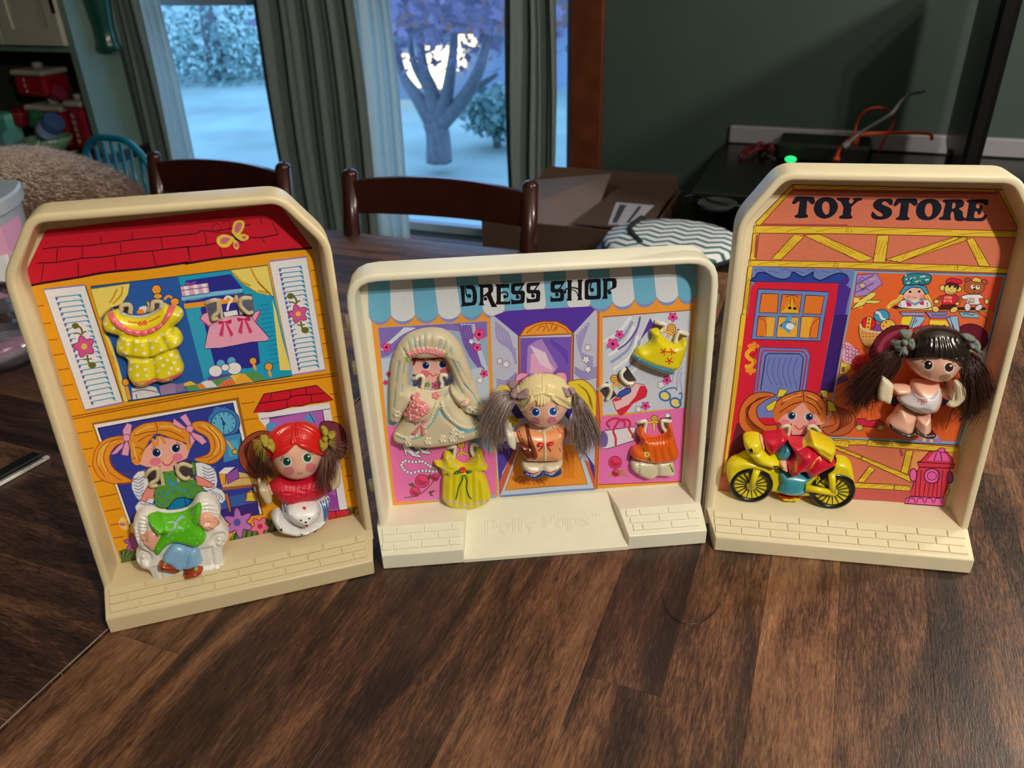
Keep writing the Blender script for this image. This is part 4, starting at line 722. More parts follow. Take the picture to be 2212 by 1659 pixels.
A(P, 'd8b8b8', M1(600, 1000, 880, 985, 920, 1180, 830, 1270, 600, 1270)); A(P, 'f4bcb0', M6(400, 440, 750, 440, 840, 560, 860, 700, 710, 740, 545, 740, 400, 650)); A(P, 'a82420', M6(395, 430, 760, 430, 800, 480, 700, 470, 640, 490, 560, 470, 500, 490, 440, 480, 420, 540, 395, 560))
for i in range(6): I(P, '701410', 2, M6(440 + i * 60, 440, 450 + i * 60, 480), 0)
eye(P, pt(M6, 552, 552), 7.5, '1c3484', lash=-1); eye(P, pt(M6, 752, 540), 7.5, '1c3484'); O(P, 'e87890', pt(M6, 540, 650), 11, 8); O(P, 'd06478', pt(M6, 780, 620), 11, 7); I(P, 'c02840', 1.8, M6(605, 645, 640, 680, 690, 650))
A(P, 'd8c8c0', M6(545, 745, 710, 740, 712, 830, 555, 835)); flower(P, pt(M6, 665, 790), 9, 'e05c94', '70103c', '70103c'); flower(P, pt(M6, 575, 780), 7, '8c9c50', None)
# shop name, hand drawn letters
def letters(pan, col, strokes):
    for s in strokes: I(pan, col, s[0], s[1], s[2] if len(s) > 2 else 0)
K_ = '141218'
D1 = zc(985, 600, .14961); D2 = zc(1165, 590, .14173)
def poly(f, *q): A(PM, K_, f(*q))
def ring(pan, col, f, outer, inner, sm=3):
    a, b = (spline(f(*outer), sm, True), spline(f(*inner), sm, True)) if sm else (np.array(f(*outer)), np.array(f(*inner))); k = int(np.argmin(((b - a[0]) ** 2).sum(1))); b = np.roll(b, -k, 0)[::-1]; b = np.roll(b, 1, 0)
    n = 40; pa = [tuple(a[int(i * len(a) / n) % len(a)]) for i in range(n)] if sm else None
    pan.lv += 1
    m = len(a)
    for i in range(m):
        p, q = a[i], a[(i + 1) % m]; j0, j1 = (int(np.argmin(((b - v) ** 2).sum(1))) for v in (p, q))
        pan.V.append(([pan.at(*v, .0006)[[0, 2]] for v in ([p, q, b[j1], b[j0]] if j0 != j1 else [p, q, b[j0]])], pan.lv, lin(col)))
        if sm == 0: continue
def ball(f, x, y, r): O(PM, K_, f(x, y)[0], r, n=16)
poly(D1, 138, 112, 235, 108, 270, 125, 295, 190, 305, 270, 300, 350, 275, 395, 180, 410, 68, 418, 88, 385, 65, 145, 47, 115, 127, 117, 128, 340, 140, 360, 225, 357, 243, 335, 240, 210, 222, 168, 160, 162); I(PM, K_, 2.6, D1(143, 115, 142, 190, 150, 245, 172, 275)); ball(D1, 190, 265, 4.6)
poly(D1, 315, 100, 395, 97, 395, 360, 412, 400, 328, 402, 350, 340, 345, 140); poly(D1, 394, 97, 500, 90, 530, 105, 538, 170, 530, 205, 495, 240, 440, 262, 394, 284, 394, 255, 440, 225, 466, 195, 466, 158, 450, 143, 394, 148); poly(D1, 435, 257, 505, 232, 545, 340, 598, 425, 515, 425, 455, 290); ball(D1, 424, 306, 4)
poly(D1, 562, 92, 650, 94, 648, 335, 640, 388, 570, 390, 588, 330, 585, 130); poly(D1, 600, 94, 768, 88, 768, 162, 745, 145, 648, 150); poly(D1, 570, 390, 785, 385, 788, 320, 765, 345, 640, 345); I(PM, K_, 3.2, D1(640, 228, 690, 208, 732, 215, 748, 248, 735, 285)); ball(D1, 708, 275, 3.8)
S_ = [(1003, 70), (845, 78), (805, 90), (795, 120), (795, 205), (812, 238), (860, 245), (925, 242), (935, 255), (933, 310), (915, 325), (850, 328), (815, 318), (795, 288), (800, 388), (965, 372), (990, 352), (998, 230), (985, 195), (960, 185), (918, 188), (860, 188), (850, 178), (852, 140), (865, 128), (938, 125)]
for g in (lambda x, y: (x, y), lambda x, y: (x + 222, 66 + (y - 70) * .943)): poly(D1, *[v for p in S_ for v in g(*p)]); ball(D1, *g(890, 280), 4.1); I(PM, K_, 3, D1(*g(885, 240), *g(872, 275)), 0); I(PM, K_, 3, D1(*g(982, 85), *g(912, 190)), 0)
poly(D2, 400, 115, 215, 120, 180, 135, 170, 165, 172, 275, 192, 297, 305, 298, 318, 310, 318, 365, 300, 380, 215, 382, 190, 370, 170, 338, 170, 440, 345, 432, 375, 412, 382, 300, 370, 255, 340, 238, 322, 238, 240, 240, 235, 232, 235, 190, 250, 178, 345, 176); I(PM, K_, 3, D2(384, 125, 308, 242), 0); ball(D2, 270, 330, 4.1); ball(D2, 396, 290, 3); I(PM, K_, 3, D2(268, 290, 248, 325), 0)
poly(D2, 415, 108, 505, 105, 492, 150, 490, 380, 498, 422, 412, 424, 430, 380, 430, 140); poly(D2, 580, 102, 668, 97, 650, 140, 645, 370, 660, 412, 578, 415, 592, 380, 590, 140); I(PM, K_, 3.2, D2(385, 268, 425, 238, 490, 225, 550, 228, 592, 245)); I(PM, K_, 2, D2(490, 256, 540, 268, 575, 305, 592, 360))
poly(D2, 705, 110, 735, 96, 910, 84, 936, 100, 940, 370, 915, 400, 720, 408, 692, 390, 690, 150, 705, 110, 760, 160, 750, 200, 750, 330, 770, 347, 860, 345, 880, 335, 875, 150, 860, 143, 800, 148, 760, 160); I(PM, K_, 3.2, D2(812, 100, 785, 175, 772, 240)); ball(D2, 803, 258, 4.6)
poly(D2, 960, 82, 1045, 85, 1040, 140, 1035, 340, 1045, 392, 955, 398, 978, 340, 975, 130); poly(D2, 1000, 82, 1140, 74, 1172, 90, 1182, 140, 1175, 215, 1150, 235, 1100, 250, 1036, 290, 1036, 262, 1085, 235, 1110, 215, 1110, 140, 1095, 123, 1036, 130); ball(D2, 1070, 298, 4)
# ---- right: the toy store
P = PR
TC, TD2, YW, YK = 'dc7c60', 'b04c50', 'ecc83c', '6a3a14'
A(P, TC, [(1712, 399), (1634, 482), (1600, 700), (1560, 1000), (1552, 1062), (1700, 1068), (1900, 1082), (2042, 1094), (2090, 880), (2150, 690), (2212, 500), (2170, 408)])
def beam(q, ink=YK):
    A(P, YW, q); I(P, ink, 1.6, q, 0, True); a, b, c, d = q
    for t, u, k in ((.25, .1, .3), (.5, .35, .62), (.8, .66, .95)): I(P, 'c09020', 1.4, [mixp(mixp(a, b, u), mixp(d, c, u), .75), mixp(mixp(a, b, (u + k) / 2), mixp(d, c, (u + k) / 2), .35), mixp(mixp(a, b, k), mixp(d, c, k), .2)])
    for t in (.02, .98):
        for u in (.3, .7): O(P, YK, mixp(mixp(a, b, t), mixp(d, c, t), u), 1.3, n=6)
beam(R1(790, 272, 1567, 290) + R1(1567, 330, 800, 318)); beam(R2(0, 285, 1380, 325, 1370, 345, 0, 330)); beam(R1(785, 278, 800, 318, 470, 680, 420, 655)); beam(R2(1365, 325, 1440, 330, 1622, 680, 1560, 705))
beam(R1(410, 680, 1345, 690, 1345, 762, 400, 755)); beam(R1(1345, 690) + R2(1550, 735, 1545, 800) + R1(1345, 762)); beam(R1(400, 757, 460, 757, 430, 1020, 370, 1020))
beam(R1(815, 762, 905, 795, 680, 1018, 580, 1012)); beam(R1(900, 775, 1060, 765) + R2(125, 1005) + R1(1470, 1040)); beam(R2(165, 775, 278, 780, 240, 1045, 120, 1040)); beam(R2(930, 790, 1070, 800, 1040, 830, 380, 1045)); beam(R2(240, 1020, 930, 790, 1000, 800, 390, 1045)); beam(R2(1050, 820, 1120, 800, 1285, 1085, 1175, 1080))
beam(R1(360, 1025, 1225, 1040, 1215, 1100, 355, 1085)); beam(R1(1225, 1040) + R2(960, 1072, 950, 1140) + R1(1215, 1100)); beam(R2(960, 1072, 1480, 1105, 1465, 1155, 950, 1140)); beam(R2(1540, 810, 1610, 820, 1530, 1150, 1475, 1090))
for q in (R1(440, 770, 420, 1000), R1(800, 330, 1567, 345), R2(0, 345, 1360, 360), R1(490, 670, 1340, 680)): I(P, TD2, 5, q, 0)
for i in range(60): x, y = rnd.choice(((1750 + rnd.uniform(0, 380), 440 + rnd.uniform(0, 50)), (1640 + rnd.uniform(0, 500), 520 + rnd.uniform(0, 40)))); O(P, '7c3c34', (x, y), .9, n=5)
beam(R1(350, 1085, 398, 1085, 320, 1659, 280, 1659)); beam(R3_(225, 0, 268, 0, 130, 1200, 75, 1290)); beam(R2(1450, 1160, 1500, 1160, 1380, 1659, 1320, 1659))
beam([(2098, 760), (2106, 762), (2058, 960), (2050, 958)])
A(P, '7088cc', R1(395, 1085, 1410, 1120, 1380, 1320, 1330, 1659) + R3_(940, 620, 200, 560) + R1(380, 1280)); 
for i in range(7): I(P, '4860a8', 1.4, R1(420 + i * 130, 1130, 470 + i * 130, 1110 + (i % 2) * 30, 540 + i * 125, 1150))
AI(P, '2c48a8', R1(425, 1190, 450, 1150, 520, 1150, 610, 1195, 700, 1215, 770, 1190, 795, 1140, 850, 1170, 900, 1190, 960, 1165, 1000, 1140, 1000, 1190, 1070, 1225, 1150, 1190, 1240, 1155, 1320, 1165, 1350, 1210, 1340, 1245, 1250, 1255, 430, 1240), '141c50', 2.4, 3)
A(P, '50309c', R1(1250, 1255, 1340, 1180, 1360, 1230, 1325, 1270, 1375, 1310, 1340, 1450, 1300, 1659) + R3_(965, 560, 850, 700) + R1(1200, 1600)); A(P, 'dc2440', R1(430, 1240, 1250, 1255, 1230, 1430, 1185, 1659) + R3_(850, 620, 190, 700) + R1(335, 1659, 380, 1290))
A(P, '40247c', R3_(965, 0, 1070, 0, 960, 620, 850, 620)); A(P, 'dc2440', R3_(265, 0, 960, 0, 850, 620, 820, 1000, 110, 1200, 190, 620))
A(P, '7090d4', R1(450, 1310, 1155, 1340, 1100, 1659) + R3_(855, 210, 308, 195)); I(P, '2c2c60', 2, R1(450, 1310, 1155, 1340, 1100, 1659) + R3_(855, 210, 308, 195), 0, True)
for q in (R1(485, 1355, 655, 1360, 640, 1550, 460, 1545), R1(690, 1365, 885, 1370, 860, 1555, 665, 1550), R1(925, 1372, 1110, 1382, 1075, 1565, 895, 1555), R3_(362, 12, 498, 20, 480, 175, 345, 172), R3_(525, 15, 685, 20, 668, 180, 505, 178), R3_(705, 12, 855, 18, 830, 188, 690, 182)): AI(P, 'ec8030', q, NV, 1.8)
A(P, 'f4b830', R1(785, 1380, 860, 1550, 670, 1548)); A(P, 'f4b440', R3_(430, 18, 498, 20, 480, 175, 410, 172)); A(P, 'f4b440', R3_(527, 18, 683, 22, 667, 178, 507, 176)); A(P, 'f4b440', R3_(708, 16, 800, 18, 770, 120, 760, 184, 692, 180))
I(P, 'a04810', 1.8, R1(720, 1390, 800, 1375, 860, 1400)); I(P, 'c05818', 1.8, R1(785, 1390, 740, 1470, 680, 1530)); I(P, 'c05818', 1.8, R1(790, 1390, 830, 1470, 860, 1540)); O(P, '141218', pt(R1, 765, 1500), 4, 3); O(P, '141218', pt(R1, 815, 1505), 4, 3); I(P, 'a04810', 1.5, R1(775, 1400, 768, 1490), 0); I(P, 'a04810', 1.5, R1(800, 1400, 812, 1490), 0)
for f in ((362, 20, 420, 60, 420, 165), (850, 25, 790, 80, 770, 175)): I(P, 'b05018', 2, R3_(*f))
A(P, '58a8e0', R3_(530, 95, 560, 65, 600, 55, 640, 70, 665, 50, 665, 80, 640, 95, 620, 120, 605, 150, 575, 120), 2); O(P, '58a8e0', pt(R3_, 600, 40), 9, 6, a=-.8); O(P, 'f2f2f6', pt(R3_, 615, 92), 9, 7); O(P, '141218', pt(R3_, 545, 85), 1.5, n=6); I(P, '2c5090', 1.4, R3_(530, 95, 560, 65, 600, 55, 640, 70), 3)
A(P, '7888d4', R3_(375, 260, 740, 270, 775, 320, 735, 620, 700, 820, 360, 820, 330, 610, 365, 310)); I(P, '3c4898', 1.6, R3_(375, 260, 740, 270, 775, 320, 735, 620), 0); I(P, '3c4898', 1.6, R3_(375, 260, 365, 310, 330, 610), 0); I(P, 'c42c4c', 3, R3_(400, 285, 720, 292, 750, 335, 710, 600), 0); I(P, 'c42c4c', 3, R3_(400, 285, 385, 330, 350, 610), 0)
I(P, '1c2048', 2, R3_(380, 600, 420, 325, 450, 308, 690, 312, 720, 345, 690, 600), 0)
for i in range(6): I(P, '4c5cb4', 1.4, R3_(450 + i * 45, 340, 430 + i * 42, 450, 470 + i * 40, 560 + i * 6))
I(P, 'f4b430', 9, R3_(330, 250, 270, 310, 290, 350, 330, 370, 300, 410, 255, 412)); O(P, 'f09a30', pt(R3_, 322, 250), 13, 6); O(P, 'f09a30', pt(R3_, 302, 445), 12, 6); I(P, 'f09a30', 5, R3_(330, 215, 325, 290), 0); I(P, 'f09a30', 5, R3_(315, 410, 298, 480), 0); I(P, '802814', 1.4, R3_(345, 240, 345, 300, 310, 330, 335, 370, 320, 430))
A(P, '6c2438', R3_(110, 1190, 190, 860, 520, 1000, 450, 1200, 120, 1300))
# shop window with the toys
BW = '84b4e0'
A(P, BW, R6(160, 85, 2175, 145, 2050, 640, 1900, 1229) + R4(1530, 1300, 1490, 1440, 10, 1370, 60, 1100, 270, 0)); I(P, '2c3c70', 1.8, R6(160, 85, 2175, 145, 2050, 640, 1900, 1229) + R4(1530, 1300, 1490, 1440, 10, 1370), 0); A(P, 'ee6c34', R6(195, 112, 2140, 172, 2020, 640, 1875, 1229) + R4(1505, 1290, 1470, 1405, 20, 1345, 75, 1090, 285, 0))
A(P, 'e85c40', R6(1500, 150, 2140, 172, 2020, 640, 1850, 620, 1700, 300)); I(P, '1c2048', 1.8, R3_(1070, 0, 940, 620), 0)
beam(R4(110, 1370, 500, 1390, 480, 1440, 90, 1440)); beam(R4(490, 1385, 760, 1405, 750, 1470, 470, 1450)); beam(R4(750, 1405, 1510, 1465, 1500, 1530, 750, 1470)); beam(R3_(955, 1000, 1090, 1005, 1080, 1060, 960, 1040)); beam(R5(100, 280, 380, 385, 345, 410, 95, 310)); beam(R5(370, 385, 835, 575, 850, 640, 345, 410)); beam(R5(440, 478, 495, 510, 385, 640, 325, 630)); beam(R5(795, 330, 865, 330, 810, 555, 745, 535)); beam(R5(285, 640, 685, 660, 680, 710, 290, 690)); beam(R5(685, 662, 840, 675, 830, 722, 680, 710)); beam(R5(1170, 700, 1220, 705, 1205, 760, 1160, 755))
A(P, 'f0a060', R5(870, 340, 1330, 350, 1280, 560, 830, 550)); I(P, TD2, 6, R5(740, 320, 760, 380), 0)
A(P, 'cc5c5c', R5(290, 700, 840, 730, 780, 830, 260, 800))
HY, HP = 'e03c54', 'f068b8'; HI = '5c1438'
AI(P, HY, R5(870, 640, 920, 490, 1220, 500, 1190, 700, 1150, 790, 830, 770), HI, 2.2); AI(P, HP, R5(800, 790, 840, 775, 1150, 785, 1160, 870, 780, 840), HI, 2.2)
for i in range(4): I(P, HI, 1.8, R5(815 + i * 85, 835, 825 + i * 85, 795, 870 + i * 85, 795, 885 + i * 85, 840))
AI(P, HY, R5(905, 440, 940, 430, 1020, 340, 1100, 330, 1180, 340, 1240, 400, 1250, 455, 1265, 470, 1255, 500, 920, 490), HI, 2.2); A(P, HP, R5(1000, 425, 1050, 365, 1080, 340, 1150, 340, 1190, 370, 1215, 430)); O(P, HP, pt(R5, 1140, 325), 8, 5, ink=HI)
for q in (R5(1065, 425, 1090, 350), R5(1140, 428, 1130, 350), R5(905, 440, 1245, 460)): I(P, HI, 2, q, 0)
O(P, HP, pt(R5, 1045, 575), 17, 16, ink=HI, iw=2.2); O(P, None, pt(R5, 1045, 575), 10, 9, ink=HI, iw=1.5); O(P, HP, pt(R5, 865, 565), 8, 14, ink=HI, iw=2); O(P, 'b04890', pt(R5, 1220, 590), 7, 13, ink=HI, iw=2)
for i in range(7): I(P, HI, 1.7, R5(900 + i * 42, 520 + (60 if i in (2, 3, 4) else 0) * 2, 880 + i * 42, 770), 0)
A(P, 'b088d0', R4(1045, 1410, 1060, 1350, 1120, 1320, 1200, 1310, 1270, 1340, 1300, 1415)); flower(P, pt(R4, 1110, 1385), 5, 'f0e070'); flower(P, pt(R4, 1230, 1345), 5, 'f0e070'); flower(P, pt(R4, 1190, 1395), 4, 'f0e070')
AI(P, 'd82c4c', R4(350, 1230, 370, 1150, 460, 1150, 480, 1180, 600, 1160, 660, 1190, 665, 1250), '501020', 1.8)
for c in ((393, 1250), (628, 1250)): O(P, 'f0e080', pt(R4, *c), 8, 7, ink='302010'); O(P, None, pt(R4, *c), 4, ink='302010', iw=1.2)
AI(P, '3c58a8', R4(740, 930, 800, 900, 1300, 920, 1370, 960, 1340, 1000, 1100, 1060, 750, 1000), '1c2050'); A(P, '3c58a8', R4(1330, 720, 1400, 740, 1380, 1000, 1330, 960)); I(P, '501c18', 2.4, R4(1195, 1080, 1180, 1250), 0); I(P, '501c18', 2, R4(1420, 1040, 1350, 1260), 0)
AI(P, 'b490d4', R6(195, 150, 460, 128, 530, 265, 320, 420, 160, 440), '5c3c98', 1.8); I(P, '5040a0', 2.2, R6(180, 270, 410, 150), 0); I(P, '5040a0', 2, R6(180, 380, 420, 250), 0); O(P, 'd8c090', pt(R6, 265, 288), 7, 6, ink='5040a0'); I(P, 'd8c090', 3, R6(360, 215, 440, 190), 0); I(P, '5040a0', 1.6, R6(210, 230, 250, 180, 290, 190)); I(P, '5040a0', 1.6, R6(250, 370, 300, 330, 360, 350))
AI(P, 'f0e070', R6(110, 605, 230, 480, 380, 380, 455, 385, 420, 440, 260, 560), '505020', 1.6); A(P, 'f0e070', R6(150, 450, 220, 455, 230, 500, 150, 520)); AI(P, 'f0e070', R6(330, 480, 520, 490, 440, 530, 300, 520), '505020', 1.4); A(P, 'f0e070', R6(200, 580, 280, 570, 250, 590))
# balls in a basket
O(P, '3ca8d0', pt(R6, 518, 690), 17, 14, ink=NV); I(P, 'f2f0f4', 5, R6(440, 640, 490, 660, 520, 720, 580, 750)); O(P, '8c50a8', pt(R6, 470, 850), 13, 10); O(P, 'e0283c', pt(R6, 350, 790), 15.5, 14, ink=NV); I(P, 'f4c840', 9, R6(360, 710, 335, 870), 0)
for y in (740, 790, 840): flower(P, pt(R6, 352 - (y - 740) * .12, y), 3, '301810', None, None, 5, 0, .35)
O(P, 'ecc840', pt(R6, 605, 825), 17, 14, ink=NV)
for c in ((580, 775), (660, 745), (590, 860), (650, 830), (540, 825)): O(P, 'd84898', pt(R6, *c), 2.6)
AI(P, 'e0a45c', R6(225, 800, 260, 850, 380, 890, 520, 910, 640, 880, 560, 1000, 460, 1100, 330, 1110, 250, 1030, 215, 900), '3c1c0c', 1.8, 2); I(P, 'f0cc8c', 5, R6(230, 800, 270, 860, 400, 905, 520, 915))
for i in range(16): x, y = 260 + (i % 5) * 45, 920 + (i // 5) * 45; I(P, '804818', 1.4, R6(x, y, x + 22, y + 6), 0)
A(P, 'f0b8d8', R4(200, 480, 230, 310, 300, 330, 400, 440, 360, 520, 270, 550), 2)
for i in range(14): c = pt(R4, 220 + (i * 37) % 150, 350 + (i * 53) % 170); O(P, None, c, 4, ink='9c3c7c', iw=1.2)
A(P, 'c82c30', R4(300, 560, 330, 480, 450, 430, 560, 470, 520, 620, 350, 650), 2); AI(P, 'f0d850', R4(170, 660, 190, 520, 290, 550, 300, 590, 250, 650), '605010', 1.4); A(P, '905c70', R4(195, 575, 235, 580, 225, 635, 190, 630)); A(P, '5c4890', R4(150, 700, 240, 660, 280, 720, 140, 780))
for i in range(7): I(P, '701418', 1.6, R4(320 + i * 28, 520 + (i % 3) * 30, 350 + i * 24, 560, 340 + i * 26, 610))
# counter and the soft toys on it
A(P, 'e87040', R6(640, 590, 1930, 590, 1920, 830, 640, 720)); AI(P, 'f2d850', R6(650, 575, 740, 610, 1920, 635, 1930, 610, 1000, 590), '503010', 1.4); I(P, '501c14', 7, R6(680, 575, 1180, 580), 0); I(P, '501c14', 7, R6(1250, 590, 1900, 600), 0); I(P, '6c2c10', 1.8, R6(745, 630, 800, 690, 775, 850), 0); I(P, '6c2c10', 1.8, R6(1800, 640, 1920, 730, 1890, 850), 0); I(P, '6c2c10', 1.6, R6(1080, 630, 1160, 720, 1140, 830), 0)
AI(P, 'a8a4d8', R6(760, 640, 1070, 645, 1090, 690, 800, 690), NV, 1.4); AI(P, '9490d0', R6(1100, 640, 1380, 640, 1420, 720, 1170, 720), NV, 1.4); AI(P, '8cc0e0', R6(1545, 640, 1780, 650, 1815, 720, 1590, 710), NV, 1.4); A(P, 'f2e040', R6(795, 705, 930, 700, 920, 830, 775, 800)); A(P, 'f2e040', R6(1160, 750, 1380, 755, 1420, 850, 1150, 800)); I(P, NV, 1.4, R6(1600, 670, 1660, 660, 1700, 680, 1760, 670))
for i in range(5): I(P, NV, 1.2, R6(1180 + i * 42, 700, 1195 + i * 42, 665, 1215 + i * 42, 700))
AI(P, '9cc8ec', R6(880, 850, 940, 690, 1110, 710, 1000, 860), NV, 1.6); AI(P, '9cc8ec', R6(1410, 700, 1530, 690, 1550, 840, 1580, 920, 1500, 900), NV, 1.6); AI(P, '9cc8ec', R6(1375, 710, 1430, 720, 1470, 870, 1420, 800), NV, 1.4); I(P, '2c4c90', 1.6, R6(990, 740, 960, 790)); I(P, NV, 1.6, R6(910, 860, 970, 700))
# rag doll with bonnet
I(P, 'f0d868', 8, R6(790, 410, 740, 480, 650, 530, 600, 590)); I(P, 'f0d868', 8, R6(1110, 410, 1150, 480, 1170, 560, 1150, 600)); I(P, 'b08c28', 1.4, R6(780, 430, 720, 500, 620, 560)); I(P, 'b08c28', 1.4, R6(1120, 430, 1150, 500, 1155, 590))
AI(P, 'f2eef4', R6(760, 500, 830, 480, 1090, 470, 1160, 500, 1180, 570, 1060, 600, 860, 590, 740, 570), NV, 1.4, 2); A(P, 'd82c54', R6(840, 500, 900, 480, 920, 560, 860, 570)); A(P, 'd82c54', R6(1010, 490, 1080, 480, 1080, 550, 1030, 540)); A(P, '88a4c8', R6(810, 450, 960, 520, 1090, 450, 1080, 490, 960, 560, 850, 500))
for i in range(12): O(P, '283c6c', pt(R6, 760 + (i * 31) % 60 + (330 if i % 2 else 0), 505 + (i * 17) % 60), 1.1, n=5)
A(P, 'f4c4b4', R6(810, 440, 850, 340, 920, 315, 1040, 320, 1080, 370, 1070, 430, 1000, 480, 900, 485), 2); O(P, 'f0a0a0', pt(R6, 880, 440), 6, 4); O(P, 'f0a0a0', pt(R6, 1050, 430), 5, 4); O(P, '141218', pt(R6, 897, 372), 3, 2.5); O(P, '141218', pt(R6, 1018, 368), 3, 2.5); I(P, 'b04040', 1.4, R6(930, 440, 960, 452, 985, 440))
AI(P, '48a4cc', R6(755, 390, 830, 285, 1000, 275, 1110, 300, 1145, 390, 1110, 410, 1040, 320, 920, 310, 850, 350, 800, 410), NV, 1.8); AI(P, '2c8c9c', R6(805, 240, 800, 190, 850, 140, 1000, 128, 1150, 140, 1180, 190, 1140, 270, 1000, 275, 830, 285), NV, 2, 2)
for i in range(15): O(P, 'e4f0e0', pt(R6, 840 + (i * 67) % 310, 155 + (i * 41) % 105), 2, n=6)
I(P, NV, 1.8, R6(900, 275, 915, 220, 945, 180)); I(P, NV, 1.8, R6(1010, 270, 1025, 220)); I(P, NV, 1.6, R6(1100, 265, 1070, 220))
# toy monkey and teddy bear
MK, MF = '5c2018', 'ecd468'
for c in ((1330, 320), (1540, 335)): O(P, MF, pt(R6, *c), 7, 6.5, ink=NV)
AI(P, 'e0283c', R6(1310, 430, 1400, 400, 1480, 400, 1540, 430, 1510, 540, 1320, 545), NV, 1.6); I(P, 'a04838', 8, R6(1310, 430, 1260, 480)); I(P, 'a04838', 8, R6(1530, 430, 1545, 500)); O(P, MF, pt(R6, 1248, 500), 6, 5, ink=NV); O(P, MF, pt(R6, 1525, 530), 5, 4, ink=NV); A(P, MK, R6(1300, 540, 1510, 535, 1500, 600, 1290, 600)); O(P, MF, pt(R6, 1235, 600), 8, 7, a=.4, ink=NV); O(P, MF, pt(R6, 1480, 610), 9, 6, a=-.5, ink=NV)
A(P, MK, R6(1360, 330, 1370, 260, 1450, 245, 1540, 270, 1530, 350), 2); AI(P, MF, R6(1350, 340, 1380, 280, 1440, 290, 1500, 285, 1520, 340, 1500, 390, 1440, 410, 1380, 395), NV, 1.6, 2); O(P, '141218', pt(R6, 1422, 302), 2.6, n=8); O(P, '141218', pt(R6, 1490, 305), 2.6, n=8); I(P, NV, 1.3, R6(1395, 370, 1440, 390, 1490, 375)); O(P, NV, pt(R6, 1440, 345), 1, n=5)
AI(P, 'e0283c', R6(1370, 260, 1390, 210, 1450, 188, 1530, 200, 1590, 230, 1560, 270, 1480, 255, 1440, 245), NV, 1.6, 2)
def scrib(f, x, y, w, col, word):            # tiny shirt lettering
    G = {'L': [(0, 0, 0, 1, .7, 1)], 'E': [(.7, 0, 0, 0, 0, 1, .7, 1), (0, .5, .6, .5)], 'O': [(0, 0, .7, 0, .7, 1, 0, 1, 0, 0)], 'N': [(0, 1, 0, 0, .7, 1, .7, 0)], 'G': [(.7, 0, 0, 0, 0, 1, .7, 1, .7, .5)], 'I': [(.3, 0, .3, 1)], 'V': [(0, 0, .35, 1, .7, 0)], 'S': [(.7, 0, 0, 0, 0, .5, .7, .5, .7, 1, 0, 1)], 'D': [(0, 0, .5, 0, .7, .5, .5, 1, 0, 1, 0, 0)]}
    for k, ch in enumerate(word):
        for s in G.get(ch, []): I(P, col, 1.2, [(x0 + 0, y0) for x0, y0 in f(*[v for i in range(0, len(s), 2) for v in (x + (k + s[i] * .75) * w, y + s[i + 1] * w * 1.1 + k * 1.5)])], 0)
scrib(R6, 1360, 432, 25, 'f6e8c0', 'LEON'); scrib(R6, 1350, 475, 28, 'f6e8c0', 'GIVS')
BB = 'b4643c'
for c in ((1665, 225), (1880, 245)): O(P, BB, pt(R6, *c), 7, 6, ink=NV)
AI(P, 'f2eef0', R6(1570, 430, 1660, 405, 1820, 405, 1880, 440, 1860, 460, 1810, 460, 1830, 545, 1640, 545, 1650, 470, 1600, 470), NV, 1.6); A(P, BB, R6(1560, 440, 1600, 470, 1570, 530, 1540, 500)); A(P, BB, R6(1860, 445, 1910, 470, 1900, 500, 1840, 460)); O(P, MF, pt(R6, 1915, 500), 5, 6, ink=NV); O(P, 'e8e4ec', pt(R6, 1660, 575), 7, 9, ink=NV); O(P, 'e8e4ec', pt(R6, 1810, 580), 9, 6, a=-.6, ink=NV)
AI(P, BB, R6(1610, 310, 1640, 240, 1740, 215, 1850, 240, 1885, 320, 1850, 380, 1740, 405, 1640, 375), '5c2814', 1.4, 2); AI(P, 'f0cc48', R6(1715, 230, 1740, 185, 1790, 180, 1835, 205, 1835, 250, 1780, 240), NV, 1.5, 2); O(P, 'f4f0f4', pt(R6, 1730, 305), 4.5); O(P, 'f4f0f4', pt(R6, 1795, 312), 4.5); O(P, '141218', pt(R6, 1742, 300), 2, n=6); O(P, '141218', pt(R6, 1800, 302), 2, n=6); O(P, '201410', pt(R6, 1750, 335), 3, 2.2); I(P, '201410', 1.4, R6(1730, 375, 1745, 388, 1760, 375)); scrib(R6, 1660, 450, 26, '5c3020', 'LOVE'); scrib(R6, 1665, 490, 24, '5c3020', 'DOGS')
# printed girl behind the motorcycle, pony tails behind the doll
OR2, OD2 = 'dc7838', '6c2410'
tails(P, R3_, (500, 640, 400, 615, 300, 640, 230, 720, 205, 830, 240, 920, 340, 970, 480, 960, 510, 880, 420, 880, 360, 820, 350, 740, 420, 680), OR2, OD2); tails(P, R3_, (900, 680, 960, 720, 1060, 760, 1130, 800, 1120, 900, 1040, 960, 920, 960, 870, 900, 980, 860), 'c8683c', OD2)
for k in range(6): I(P, OD2, 1.7, R3_(460 - k * 18, 645 + k * 3, 330 - k * 14, 690 + k * 14, 260 + k * 12, 830 + k * 6, 340 + k * 18, 940)); I(P, OD2, 1.7, R3_(920 + k * 30, 690 + k * 16, 1010 + k * 18, 800 + k * 10, 1000 - k * 12, 920 + k * 5))
A(P, 'f4b0a8', R3_(500, 850, 560, 760, 720, 700, 850, 770, 890, 860, 855, 880, 750, 880, 740, 960, 630, 960, 620, 870)); A(P, OR2, R3_(480, 760, 500, 700, 580, 640, 720, 605, 840, 640, 900, 720, 905, 800, 870, 860, 830, 800, 760, 760, 720, 700, 640, 760, 560, 800, 510, 860, 485, 820), 2); I(P, '301010', 2, R3_(480, 760, 500, 700, 580, 640, 720, 605, 840, 640, 900, 720, 905, 800))
